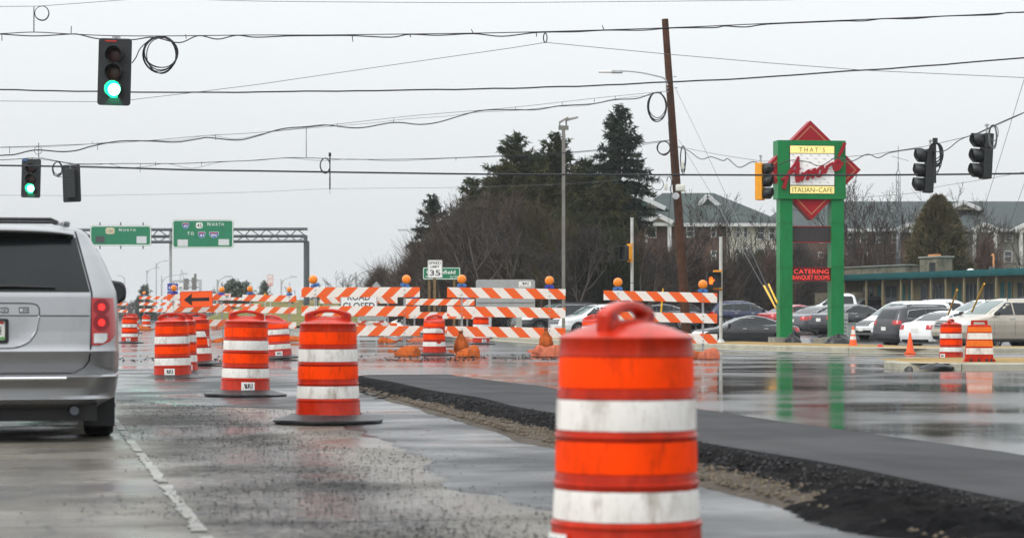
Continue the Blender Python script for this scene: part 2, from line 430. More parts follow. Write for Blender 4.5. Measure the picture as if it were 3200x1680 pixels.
wet('matte_new', (.040, .041, .044), (.054, .054, .057), .62, .8, rs=.5, spec=.12, wav=.006, wavs=1.6, grain=.6, gs=90, tracks=((.036, .036, .038), 3.0, .7))
wet('face_new', (.006, .006, .007), (.015, .0145, .0145), .8, .95, spec=.05, wav=.05, wavs=9, grain=1.0, gs=45)
wet('wet_overlay', (.020, .021, .023), (.038, .039, .042), .12, .50, spec=.22, rs=.42, wav=.008, wavs=.75, grain=.10, gs=90, cs=.9, stain=((.055, .052, .05), .9, .5))
wet('concrete_slab', (.105, .094, .078), (.205, .190, .162), .16, .55, rs=.6, spec=.26, wav=.003, wavs=.8, grain=.45, gs=110, cs=.55, stain=((.040, .038, .037), .6, .9), tracks=((.060, .052, .042), 1.3, .7), crack=.8, band=((.022, .022, .023), 1.35, .75, 1.0))
wet('lot', (.045, .046, .047), (.075, .074, .072), .08, .3, rs=.3, wav=.004, wavs=.6, grain=.2, gs=50)
wet('line_paint', (.30, .30, .28), (.16, .155, .14), .35, .6, spec=.25, rs=1.5, wav=.003, wavs=2, grain=.4, gs=90, stain=((.13, .12, .105), 3.0, 1.0))
wet('straw_verge', (.36, .23, .105), (.25, .185, .085), .9, 1.0, spec=.05, wav=.05, wavs=2.5, grain=1.0, gs=14, cs=.7, stain=((.13, .13, .05), .5, .7))
wet('grass', (.10, .115, .035), (.19, .165, .07), .9, 1.0, spec=.05, wav=.06, wavs=1.5, grain=1.0, gs=8, cs=.25, stain=((.22, .17, .08), .1, .8))
wet('soil', (.12, .11, .07), (.17, .15, .09), .9, 1.0, spec=.05, wav=.06, wavs=1.5, grain=1.0, gs=6, cs=.1)
wet('gravel_bed', (.042, .035, .028), (.080, .063, .046), .6, .85, spec=.2, wav=.03, wavs=9, grain=1.0, gs=40, cs=6)
mk('gravel_stone', (.100, .078, .055), .7, spec=.25, var=.75, vs=14)
mk('crumb', (.022, .021, .022), .6, spec=.3, var=.6, vs=20)

def rsheet(name, pts, z, mat, kind='structure', parent=None):
    """flat sheet given in the road frame (v, u)"""
    mb = MB(); mb.add([(a, c, z) for a, c in pts], [tuple(range(len(pts)))])
    o = mb.build(name, mat, parent)
    if parent is None: o.rotation_euler = (0, 0, TH); tag(o, kind=kind)
    return o
def to_uv(p): return (p.dot(RV), p.dot(RU))

mb = MB(); mb.add([(-3500, -300, -.9), (3500, -300, -.9), (3500, 5500, -.9), (-3500, 5500, -.9)], [(0, 1, 2, 3)])
tag(mb.build('ground', 'soil'), kind='structure')

KERB = [Vector(q) for q in ((60, 95, 0), (36, 72, 0), (22, 63.5, 0), (15.5, 60.3, 0), (11.5, 59.5, 0), (9.0, 60.6, 0), (7.2, 63.6, 0), (5.7, 67.4, 0), (3.6, 73.0, 0), (.8, 82.0, 0), (-3.0, 112, 0), (-8.8, 188, 0), (-33, 387, 0), (-70, 640, 0))]
KP = smoothpath(KERB, 10)
mb = MB()
poly = [(p.x, p.y) for p in KP] + [(-330, 640), (-330, -40), (120, -40), (120, 140)]
mb.add([(x, y, 0) for x, y in poly], [tuple(range(len(poly)))])
road = mb.build('road', 'wet_road'); tag(road, kind='structure')

# kerb: gutter strip with single kerb stones
def offs(path, d):
    out = []
    for i, p in enumerate(path):
        t = path[min(i + 1, len(path) - 1)] - path[max(i - 1, 0)]; t.normalize()
        out.append(p + Vector((t.y, -t.x, 0)) * d)
    return out
def resample(path, step):
    out = [path[0]]; acc = 0.0
    for a, b in zip(path, path[1:]):
        ln = (b - a).length; s = step - acc
        while s <= ln:
            out.append(a + (b - a) * (s / ln)); s += step
        acc = (acc + ln) % step
    return out
KR = resample(KP, 1.5)
KR = [p for p in KR if p.y < 330 and p.x < 40]
gin, gout = offs(KR, -.50), offs(KR, 0.0)
mb = MB()
for i in range(len(KR) - 1):
    mb.add([(*gin[i].xy, .006), (*gout[i].xy, .012), (*gout[i + 1].xy, .012), (*gin[i + 1].xy, .006)], [(0, 1, 2, 3)])
kerb = mb.build('kerb', 'concrete_kerb'); tag(kerb, kind='structure')
def kerb_stone(a, b, parent, h=.15, w=.16, n=(0, 0)):
    t = (b - a).normalized(); nrm = Vector((t.y, -t.x, 0)); g = t * .012
    sec = [(0, -.05), (.012, h * .80), (.035, h * .97), (.07, h), (w, h), (w, -.05)]
    mb = MB(); v = []
    for p in (a + g, b - g):
        for q, z in sec: v.append((*(p + nrm * q).xy, z + (random.random() - .5) * .006))
    k = len(sec)
    mb.add(v, [(i, (i + 1) % k, k + (i + 1) % k, k + i) for i in range(k)] + [tuple(range(k)), tuple(range(2 * k - 1, k - 1, -1))])
    return mb.build('kerb_stone', 'concrete_kerb', parent)
random.seed(5)
K3 = KR[::2]
for a, b in zip(K3, K3[1:]):
    if a.y < 200: kerb_stone(a, b, kerb)

# straw verge behind the kerb, then the parking lot
vin, vout = offs(KR, .16), offs(KR, 3.4)
mb = MB(); n = len(KR)
rows = 8; vv = []
for i in range(n):
    for j in range(rows + 1):
        p = vin[i].lerp(vout[i], j / rows); bump = .035 * mnoise.noise(Vector((p.x * .9, p.y * .9, 0))) + .03 * math.sin(math.pi * j / rows)
        vv.append((p.x, p.y, .135 + (bump if 0 < j else -.02)))
mb.add(vv, [(i * (rows + 1) + j, i * (rows + 1) + j + 1, (i + 1) * (rows + 1) + j + 1, (i + 1) * (rows + 1) + j) for i in range(n - 1) for j in range(rows)])
tag(mb.build('verge', 'straw_verge', smooth=60), kind='structure')
# grass bank on the far left side of the trees
def bank(u, v):
    x = -62 + 130 * u; y = 168 + 110 * v
    s = min(1, max(0, (x + 27 - (y - 190) * -.13) / 9)); s = s * s * (3 - 2 * s)
    h = min(1, max(0, (y - 172) / 50)); h = h * h * (3 - 2 * h)
    return (x, y, -.04 + (.16 + 2.1 * h) * s + .25 * mnoise.noise(Vector((x * .12, y * .1, 0))) * s)
mb = MB(); mb.grid(bank, 60, 40); tag(mb.build('grass_bank', 'grass', smooth=180), kind='structure')

# thin pale lines on the road before the right kerb
for (x0, x1, y0, y1) in ((2240, 2870, 1107, 1108.6), (2330, 2900, 1113, 1114.4), (2200, 2700, 1119, 1120.2), (2500, 3000, 1128, 1129)):
    n = 40; vv = []
    for i in range(n + 1):
        px = x0 + (x1 - x0) * i / n; k = 3.0 * (i / n); j = .5 * mnoise.noise(Vector((i * .9, y0, 0)))
        for y in (y0 + k + j, y1 + k + j * .6): p = GP(px, y, .004); vv.append((p.x, p.y, .005))
    mb = MB(); mb.add(vv, [(2 * i, 2 * i + 1, 2 * i + 3, 2 * i + 2) for i in range(n)]); tag(mb.build('pale_line', 'line_paint'), kind='structure')

# concrete lane on the left: slabs with open joints
random.seed(11)
lane = rsheet('concrete_lane', [(-7.2, 1), (2.9, 1), (2.9, 33), (-7.2, 33)], .004, 'face_new')
for (v0, v1) in ((-7.15, -3.2), (-3.2, 2.85)):
    u = 1.6
    while u < 32:
        L_ = 3.15
        mb = MB(); e = .006
        dz = random.uniform(-.0015, .0015)
        mb.box(((v0 + v1) / 2, u + L_ / 2, .012), (v1 - v0 - e, L_ - e * 1.4, .014 + dz))
        mb.build('concrete_slab', 'concrete_slab', lane)
        u += L_
# worn white line
mb = MB(); random.seed(3)
for k in range(7):
    u0 = 7.4 + k * 3.15 + .12; n = 24
    va = []; 
    for i in range(n + 1):
        u = u0 + i * 2.9 / n
        va.append((.700 + .05 * mnoise.noise(Vector((u * 5, 0, 1))) , u, .0245)); va.append((.762 + .03 * mnoise.noise(Vector((u * 3, 9, 1))), u, .0245))
    mb.add(va, [(2 * i, 2 * i + 1, 2 * i + 3, 2 * i + 2) for i in range(n)])
o = mb.build('lane_line', 'line_paint'); o.rotation_euler = (0, 0, TH); tag(o, kind='structure')

# smooth asphalt overlay with a ragged left edge
def edge_v(u):
    q = 2.30 + .02 * (u - 10)
    q += .42 * mnoise.noise(Vector((u * .42, 3.3, 0))) + .18 * mnoise.noise(Vector((u * 1.5, 1.3, 0))) + .06 * mnoise.noise(Vector((u * 6, 2.2, 0)))
    if u > 24: q -= (u - 24) * .55
    return max(q, -9)
n = 420; left = [(edge_v(2 + 40 * i / n), 2 + 40 * i / n) for i in range(n + 1)]
mb = MB(); vv = []
for (v, u) in left:
    for q, z in ((0, .018), (.03, .028), (1, .029)):
        vv.append((v + q if q < 1 else 4.35, u, z))
mb.add(vv, [(i * 3 + j, i * 3 + j + 1, i * 3 + 4 + j, i * 3 + 3 + j) for i in range(n) for j in range(2)])
o = mb.build('asphalt_overlay', 'wet_overlay', smooth=40); o.rotation_euler = (0, 0, TH); tag(o, kind='structure')

# raised new asphalt layer with its crumbling side
TOPZ = .125
def lay_h(v, u):
    t = min(1, max(0, (35.8 - u) / 2.2)); return .012 + (TOPZ - .012) * t * t * (3 - 2 * t)
us = np.concatenate([np.arange(-2, 7, .08), np.arange(7, 20, .026), np.arange(20, 36.6, .06)])
prof = [(-.62, 0.0), (-.55, .02), (-.48, .06), (-.42, .12), (-.37, .20), (-.33, .29), (-.29, .38), (-.25, .47), (-.21, .56), (-.17, .65), (-.13, .75), (-.09, .85), (-.05, .94), (-.01, .99), (.05, 1.0)]
vv = []; nv = len(prof)
for u in us:
    base = 4.42 + .10 * mnoise.noise(Vector((u * .35, 7, 0))) + .035 * mnoise.noise(Vector((u * 1.7, 3, 0))) + .03 * mnoise.noise(Vector((u * 6, 3, 0)))
    if u > 32.6: base += (u - 32.6) ** 2 * .22
    h = lay_h(0, u)
    mound = math.exp(-((u - 10.3) / 1.5) ** 2) + .5 * math.exp(-((u - 7.4) / 1.0) ** 2)
    for k, (dv, hz) in enumerate(prof):
        q = mnoise.noise(Vector((u * 7, dv * 11, 2))); q2 = mnoise.noise(Vector((u * 21, dv * 30, 5)))
        fall = math.sin(math.pi * min(1, hz * .9 + .1))
        q3 = mnoise.noise(Vector((u * 48, dv * 60, 8)))
        z = .024 + (h - .024) * hz + fall * (.034 * q + .026 * q2 + .016 * q3)
        v = base + dv * (1 + .25 * q * fall)
        if k < 8:
            v -= mound * .34 * (1 - k / 8.0); z += mound * (.045 * math.sin(math.pi * (k + .6) / 8.6) * (1 + .7 * q + .4 * q2) + .014 * q3)
        if k == 0: z = .012
        vv.append((v, u, max(z, .010)))
mb = MB(); mb.add(vv, [(i * nv + j, i * nv + j + 1, (i + 1) * nv + j + 1, (i + 1) * nv + j) for i in range(len(us) - 1) for j in range(nv - 1)])
o = mb.build('asphalt_edge', 'face_new', smooth=50); o.rotation_euler = (0, 0, TH); tag(o, kind='structure')
# its top: dull strip next to the edge, wet and glossy beyond
ug = np.arange(-2, 36.61, .35)
def strip(name, va, vb, mat, dz, edge=None):
    mb = MB(); vv = []; m = 7
    for u in ug:
        a = va(u); b = vb(u)
        for j in range(m): vv.append((a + (b - a) * j / (m - 1), u, lay_h(0, u) + dz))
    mb.add(vv, [(i * m + j, i * m + j + 1, (i + 1) * m + j + 1, (i + 1) * m + j) for i in range(len(ug) - 1) for j in range(m - 1)])
    o = mb.build(name, mat, smooth=180); o.rotation_euler = (0, 0, TH); return tag(o, kind='structure')
e0 = lambda u: 4.45 + .10 * mnoise.noise(Vector((u * .35, 7, 0))) + (0 if u <= 32.6 else (u - 32.6) ** 2 * .22)
e1 = lambda u: 5.90 + .16 * mnoise.noise(Vector((u * .30, 21, 0))) + .05 * mnoise.noise(Vector((u * 1.6, 31, 0))) + (0 if u < 28 else (u - 28) * -.02)
strip('asphalt_strip', e0, e1, 'matte_new', 0.0)
strip('asphalt_layer', lambda u: e1(u) - .01, lambda u: 46.0, 'wet_new', -.002)

# gravel strip at the foot of the new layer
def stones(name, n, fv, fu, size, mat, zf, seed, flat=.6):
    rg = np.random.default_rng(seed)
    us_ = fu(rg, n); vs_ = fv(rg, n, us_)
    base = np.array([(1, 0, 0), (-.5, .87, 0), (-.5, -.87, 0), (.1, .1, 1.0), (0, 0, -.5)], np.float32)
    fc = np.array([(0, 1, 3), (1, 2, 3), (2, 0, 3), (1, 0, 4), (2, 1, 4), (0, 2, 4)])
    s = size[0] + (size[1] - size[0]) * rg.random(n) ** 2.2
    a = rg.random(n) * 6.28
    jit = 1 + .45 * (rg.random((n, 5, 3)) - .5)
    v = base[None] * jit * s[:, None, None]; v[:, :, 2] *= flat
    x = v[:, :, 0] * np.cos(a)[:, None] - v[:, :, 1] * np.sin(a)[:, None] + vs_[:, None]
    y = v[:, :, 0] * np.sin(a)[:, None] + v[:, :, 1] * np.cos(a)[:, None] + us_[:, None]
    z = v[:, :, 2] + zf(us_, vs_)[:, None] + s[:, None] * .2
    V = np.stack([x, y, z], -1).reshape(-1, 3); Fc = (fc[None] + (np.arange(n) * 5)[:, None, None]).reshape(-1, 3)
    o = raw_mesh(name, V, Fc, mat); o.rotation_euler = (0, 0, TH); return tag(o, kind='stuff')
mb = MB(); vv = []; uu = np.arange(3, 35, .15)
for u in uu:
    a = 3.62 + .10 * mnoise.noise(Vector((u * .6, 40, 0))) + (max(0, u - 18) * .028)
    for j, (q, z) in enumerate(((0, .029), (.06, .040), (.25, .055), (.5, .05), (1.0, .03))): vv.append((a + q * .75, u, z + .008 * mnoise.noise(Vector((u * 4, q * 9, 0)))))
mb.add(vv, [(i * 5 + j, i * 5 + j + 1, (i + 1) * 5 + j + 1, (i + 1) * 5 + j) for i in range(len(uu) - 1) for j in range(4)])
o = mb.build('gravel_strip', 'gravel_bed', smooth=60); o.rotation_euler = (0, 0, TH); tag(o, kind='structure')
stones('gravel', 9000, lambda g, n, u: 3.68 + g.random(n) * .55 + np.maximum(0, u - 18) * .028, lambda g, n: 5 + 27 * g.random(n) ** 1.3, (.006, .030), 'gravel_stone', lambda u, v: np.full(len(u), .048), 1)
stones('asphalt_crumbs', 16000, lambda g, n, u: np.clip(1.75 + .25 * np.sin(u * .9) + g.normal(0, .5, n) * (1 + .5 * np.sin(u * 1.7)), -1.5, 3.5), lambda g, n: 8 + 22 * g.random(n) ** 1.5, (.0018, .0095), 'crumb', lambda u, v: np.full(len(u), .026), 2)
stones('asphalt_clods', 9000, lambda g, n, u: 4.40 - .55 * g.random(n), lambda g, n: 6 + 27 * g.random(n) ** 1.4, (.002, .020), 'crumb', lambda u, v: np.interp(v, [3.85, 4.0, 4.1, 4.2, 4.3, 4.4], [.02, .04, .058, .085, .108, .122]) * np.clip((38 - u) / 14, .5, 1), 4, .9)
stones('far_crumbs', 900, lambda g, n, u: g.random(n) * 14 - 1, lambda g, n: 50 + 8 * g.random(n) ** 2, (.008, .05), 'crumb', lambda u, v: np.full(len(u), .004), 6, .5)

# traffic island on the right
isl = [GP(2925, 1157), GP(2990, 1158), GP(3105, 1158.5), GP(3260, 1160), GP(3420, 1162)]
isl = [Vector((p.x, p.y, 0)) for p in isl]
islp = smoothpath([Vector((6.75, 43.6, 0)), Vector((6.75, 42.4, 0)), Vector((7.15, 41.55, 0))] + [Vector((7.6, 41.5, 0)), Vector((8.6, 41.45, 0)), Vector((10.2, 41.4, 0)), Vector((12.5, 41.3, 0)), Vector((15, 41.2, 0))], 6)
ir = resample(islp, .28)
mb = MB()
poly = [(p.x, p.y) for p in offs(islp, -.13)] + [(15, 48), (8, 47.5), (7.0, 46.0)]
mb.add([(x, y, .125) for x, y in poly], [tuple(range(len(poly)))])
island = mb.build('traffic_island', 'straw_verge'); tag(island, kind='structure')
for i in range(0, len(ir) - 5, 5):
    seg = ir[i:i + 6]
    for a, b in ((seg[0], seg[2]), (seg[2], seg[5])) if i < 5 else ((seg[0], seg[5]),):
        kerb_stone(b, a, island, h=.14, w=.18)

# ================================================================== traffic drums
def on_cyl(r_of_z, a0):
    """map flat label coordinates (x across, z up) on to the drum wall, centred on angle a0 (0 = facing the camera, -y)"""
    def fn(x, y, z):
        r = r_of_z(z) - y; a = a0 + x / r
        return (r * math.sin(a), -r * math.cos(a), z)
    return fn
def make_drum(plastic='drum_plastic', orange='sheet_orange', label_a=None, handle_a=0.0, dent=None, torn=0, ring=True, seed=0, handle_h=.105):
    rnd = random.Random(seed)
    t = empty('traffic_drum')
    D = (lambda p: dent(Vector(p))) if dent else (lambda p: p)
    prof = [(.268, .014), (.290, .016), (.292, .045), (.288, .06), (.284, .190), (.289, .193), (.289, .204), (.281, .207),
            (.279, .214), (.275, .216), (.273, .325), (.277, .328), (.2775, .338), (.282, .341), (.282, .350), (.276, .353), (.2745, .380), (.2705, .383),
            (.269, .50), (.272, .502), (.273, .508), (.277, .511), (.277, .518), (.272, .521), (.271, .533), (.267, .536), (.264, .647), (.268, .650), (.2665, .682), (.2575, .686),
            (.256, .80), (.262, .803), (.2565, .856), (.259, .860), (.259, .868), (.2555, .871)]
    prof = [(r - .009 * min(1, max(0, z / .35)), z) for r, z in prof]
    mb = MB(); N_ = 48
    mb.lathe(prof, N_)
    dome = [(.2465, .871), (.225, .881), (.15, .909), (.08, .924), (.001, .930)]
    mb.lathe(dome, N_)
    mb.v = [tuple(D(p)) for p in mb.v]
    mb.build('body', plastic, t, 40)
    # handle: arched slab with a slot and two eyelets
    hw = .205; k = 14
    outer = [(-hw, .862), (-hw, .955)] + [(-hw + 2 * hw * i / k, .955 + (handle_h - .06) * math.sin(math.pi * i / k) ** .8) for i in range(1, k)] + [(hw, .955), (hw, .862)]
    m2 = len(outer)
    inner = []
    iw = .105
    for i in range(m2):
        f = i / (m2 - 1)
        if i == 0: inner.append((-iw, .932))
        elif i == 1: inner.append((-iw - .012, .944))
        elif i == m2 - 2: inner.append((iw + .012, .944))
        elif i == m2 - 1: inner.append((iw, .932))
        else:
            q = (i - 1) / k
            inner.append((-iw + 2 * iw * q, .946 + .020 * math.sin(math.pi * q) ** .6))
    mb = MB(); mb.ring(outer, inner, -.030, .030)
    # the foot between the legs stays open above the dome
    o = mb; c, s_ = math.cos(handle_a), math.sin(handle_a)
    o.v = [tuple(D(Vector((x * c - y * s_, x * s_ + y * c, z)))) for x, y, z in o.v]
    hd = o.build('handle', plastic, t)
    bv = hd.modifiers.new('b', 'BEVEL'); bv.width = .012; bv.segments = 2; bv.limit_method = 'ANGLE'; bv.angle_limit = R(50)
    shade(hd.data, 60)
    for sx in (-1, 1):
        p = Vector((sx * .166, 0, .945))
        for yy in (-.031, .031):
            eye = MB()
            q = Vector((p.x * c - yy * s_, p.x * s_ + yy * c, p.z)); nn = Vector((-s_, c, 0)) * (1 if yy > 0 else -1)
            eye.cyl(q - nn * .004, q + nn * .0015, .016, 12)
            eye.v = [tuple(D(Vector(w_))) for w_ in eye.v]
            eye.build('eyelet', 'crimson_dark', hd)
    # reflective sheeting
    def rz(z):
        return np.interp(z, [.0, .19, .214, .27, .327, .383, .44, .50, .535, .59, .648, .685, .80, .86], [.292, .285, .2795, .2785, .2765, .2735, .2725, .2715, .2700, .2685, .2670, .2610, .2590, .256]) - .009 * min(1, max(0, z / .35))
    bands = [(.2175, .3235, 'sheet_white'), (.386, .498, orange), (.538, .6455, 'sheet_white'), (.689, .7985, orange)]
    for bi, (z0, z1, mt) in enumerate(bands):
        mb = MB(); vv = []; n = 56; rows = 4
        for i in range(n):
            a = 2 * math.pi * i / n
            lo, hi = z0, z1
            if torn and bi in (0, 2):
                q = mnoise.noise(Vector((math.cos(a) * 1.7 + seed, math.sin(a) * 1.7, bi)))
                hi = z1 - max(0, q - .10) * .30 * torn
            lo += .0015 * mnoise.noise(Vector((a * 6, bi, seed))); hi += .0015 * mnoise.noise(Vector((a * 6, bi + 5, seed)))
            for j in range(rows + 1):
                z = lo + (hi - lo) * j / rows; r = rz(z) + .0012 - (.0012 if j in (0, rows) else 0)
                vv.append(tuple(D(Vector((r * math.sin(a), -r * math.cos(a), z)))))
        mb.add(vv, [(i * (rows + 1) + j, ((i + 1) % n) * (rows + 1) + j, ((i + 1) % n) * (rows + 1) + j + 1, i * (rows + 1) + j + 1) for i in range(n) for j in range(rows)])
        mb.build('reflective_band', mt, t, 180)
    if label_a is not None:
        fn = on_cyl(lambda z: .2935, label_a)
        fd = lambda x, y, z: tuple(D(Vector(fn(x, y, z))))
        mb = MB(); w, h = .155, .125; z0 = .045
        mb.grid(lambda i, j: fd(-w / 2 + w * i, -.001, z0 + h * j), 10, 3)
        lb = mb.build('label', 'label_white', t)
        mb = MB(); mri_text(mb, 0, z0 + .052, .055, -.0022, fd, .125); add_text(mb, '800-686-2043', 0, z0 + .014, .022, -.0022, width=.13, bold=.01, fn=fd)
        mb.build('lettering', 'ink', lb)
        mb = MB(); mb.add([fd(-.068, -.0022, z0 + .052), fd(-.048, -.0022, z0 + .052), fd(-.050, -.0022, z0 + .068)], [(0, 1, 2)]); mb.build('lettering', 'ink_red', lb)
    if ring:
        mb = MB(); prof = [(.300, .0), (.47, .0), (.482, .006), (.48, .022), (.40, .040), (.335, .062), (.300, .070), (.300, .0)]
        rng_ = [1 + .02 * mnoise.noise(Vector((math.cos(i * .2) * 2 + seed, math.sin(i * .2) * 2, 0))) for i in range(40)]
        mb.lathe(prof, 40)
        mb.v = [(x, y, z + (.008 * mnoise.noise(Vector((x * 4, y * 4, seed))) + .008 if z > .003 else 0)) for x, y, z in mb.v]
        mb.build('rubber_base', 'rubber', t, 50)
    return t
def mri_text(mb, cx, z0, h, y, fn, width):
    """two slanted bars followed by RI, the maker's mark"""
    s = width / 2.6
    def q(pts):
        out = [(cx + (a - 1.3) * s, y, z0 + b * h) for a, b in pts]
        mb.add([fn(*p) if fn else p for p in out], [tuple(range(len(out)))])
    q([(.28, 1), (.55, 1), (.95, 0), (.66, 0)]); q([(.66, 1), (.93, 1), (1.15, 0), (.88, 0)])
    add_text(mb, 'RI', cx + (1.80 - 1.3) * s, z0, h, y, width=1.15 * s, bold=.03, fn=fn)

DR = {}
def place_drum(px, d, label, rot=0.0, scale=1.0, z=0.0, tilt=(0, 0), **kw):
    t = make_drum(**kw)
    t.location = ((px - 1600) * d / F, d, z); t.scale = (scale,) * 3 if not hasattr(scale, '__len__') else scale
    t.rotation_euler = (R(tilt[0]), R(tilt[1]), rot)
    tag(t, label, 'traffic drum', 'orange and white traffic drums')
    return t
def crush(amount, ang, zc=.93, lean=0.0):
    ca, sa = math.sin(ang), -math.cos(ang)
    def f(p):
        q = Vector(p); h = min(1, max(0, (q.z - (zc - .32)) / .35)); h = h * h
        side = (q.x * ca + q.y * sa) / .28
        q.z -= amount * h * max(0, .35 + side) * .8
        q.x += lean * h; q.x -= ca * amount * h * .55 * max(0, side); q.y -= sa * amount * h * .55 * max(0, side)
        w = 1 + .05 * h * mnoise.noise(Vector((q.x * 9, q.y * 9, q.z * 7)))
        q.x *= w; q.y *= w; q.z += .02 * h * mnoise.noise(Vector((q.x * 8, q.y * 8, 3)))
        return q
    return f
place_drum(1957, 8.96, 'large blurred traffic drum nearest the camera, handle seen end on', scale=(1.0, 1.0, 1.03), seed=1, label_a=-1.15, handle_a=R(62), ring=True, z=.0)
place_drum(1025, 21.1, 'clean traffic drum on a wide rubber base beside the new asphalt edge', seed=2, label_a=None, handle_a=R(-4), rot=R(0), z=.028)
place_drum(766, 27.9, 'traffic drum with dirty white bands and a peeling label low on its right', seed=3, label_a=.22, handle_a=R(6), z=.028, tilt=(0, .9))
place_drum(540, 36.0, 'traffic drum by the minivan with a centred white label at its foot', seed=4, label_a=-.02, handle_a=R(3), z=.0, tilt=(0, -1.0))
place_drum(563, 38.6, 'traffic drum almost hidden behind the drum with the centred label', seed=5, label_a=.6, handle_a=R(14), z=.0)
place_drum(617, 46.5, 'traffic drum with torn white sheeting behind the arrow sign drums', seed=6, label_a=-.35, handle_a=R(-8), torn=2.2, z=.0, tilt=(0, -1.6))
place_drum(872, 52.5, 'crushed faded red traffic drum leaning left with a buckled top', seed=7, label_a=.12, handle_a=R(-5), plastic='drum_plastic_faded', dent=crush(.16, R(35), lean=-.05), tilt=(0, -3.5), z=.0)
place_drum(405, 81.0, 'small distant traffic drum just right of the minivan mirror', seed=8, label_a=.0, handle_a=R(4), z=.0)
place_drum(1357, 57.0, 'traffic drum with a collapsed top between two barricades', seed=9, label_a=None, handle_a=R(25), dent=crush(.13, R(10)), torn=2.0, z=.0)
place_drum(1503, 77.5, 'distant traffic drum half hidden behind the middle barricade, label at its foot', seed=10, label_a=.38, handle_a=R(30), z=.0)
place_drum(1848, 66.0, 'crumpled traffic drum showing above the right shoulder of the big blurred drum', seed=11, label_a=None, handle_a=R(8), dent=crush(.17, R(-15)), z=.0, scale=1.0)
place_drum(2972, 50.5, 'short traffic drum in front of the beige SUV headlight, handle end on', seed=12, label_a=-.95, handle_a=R(64), scale=.885, z=.0)
place_drum(1005, 92.0, 'orange traffic drum glimpsed through the handle of the clean drum', seed=14, label_a=None, handle_a=R(8), scale=.95)
place_drum(417, 121.0, 'tiny traffic drum in front of the far left striped barricades', seed=15, handle_a=0.2)
place_drum(457, 150.0, 'tiniest traffic drum behind the distant three-board barricade', seed=16, handle_a=0.9)

# flat trapezoid channeliser panel on the island
t = thing('channelizer_panel', 'flat trapezoid orange panel with amber and white bands on the island kerb', 'traffic panel', (0, 0, 0))
pj = P(3060, 1130, 43.2); t.location = (pj.x, 43.2, .125)
mb = MB(); pr = [(-.265, .02), (.255, .02), (.205, .66), (-.205, .66)]
mb.prism(pr, -.05, .05); o = mb.build('body', 'drum_plastic', t); bv = o.modifiers.new('b', 'BEVEL'); bv.width = .02; bv.segments = 2
mb = MB(); mb.ring([(-.15, .655), (-.145, .745), (.145, .745), (.15, .655)], [(-.105, .668), (-.10, .712), (.10, .712), (.105, .668)], -.025, .025); mb.build('handle', 'drum_plastic', t)
for z0, z1, mt in ((.135, .245, 'sheet_white'), (.275, .385, 'sheet_amber'), (.405, .515, 'sheet_white'), (.535, .625, 'sheet_amber')):
    mb = MB(); w = lambda z: .262 - z * .083
    mb.prism([(-w(z0), z0), (w(z0), z0), (w(z1), z1), (-w(z1), z1)], -.054, -.0505); mb.build('reflective_band', mt, t)
mb = MB(); mb.prism([(-.29, -.005), (.29, -.005), (.27, .05), (-.27, .05)], -.075, .075); mb.build('foot', 'drum_plastic', t)
mb = MB()
for x in (-.17, -.02, .12, .2): mb.box((x, -.085, .03), (.035, .03, .05))
mb.build('bolt', 'rubber', t)
tag(t, group=None)

# ------------------------------------------------------------------ cones
def cone(px, py, d, h, label, bands):
    p = P(px, py, d); t = thing('traffic_cone', label, 'traffic cone', (p.x, p.y, p.z), 0)
    mb = MB(); r0, r1 = h * .20, h * .035
    mb.lathe([(r0, .03), (r1 * 1.2, h - .015), (r1, h), (.001, h)], 24); c = mb.build('body', 'cone_orange', t, 50)
    mb = MB(); mb.prism(rrect(-h * .25, h * .25, -h * .25, h * .25, h * .05), 0, .03)
    mb.v = [(x, z, y) for x, y, z in mb.v]; mb.build('base', 'cone_orange' if not bands else 'rubber', t)
    for a, b in bands:
        f = lambda q: r0 + (r1 * 1.2 - r0) * (q * h - .03) / (h - .045) + .003
        mb = MB(); mb.lathe([(f(a), a * h), (f(b), b * h)], 24); mb.build('reflective_band', 'sheet_white', t, 180)
cone(2666, 1086, 62.6, .56, 'orange traffic cone with two white bands beside the green sign post', [(.38, .54), (.62, .84)])
cone(2844, 1104, 59.4, .52, 'plain orange traffic cone standing in the gutter before the white sedan', [])

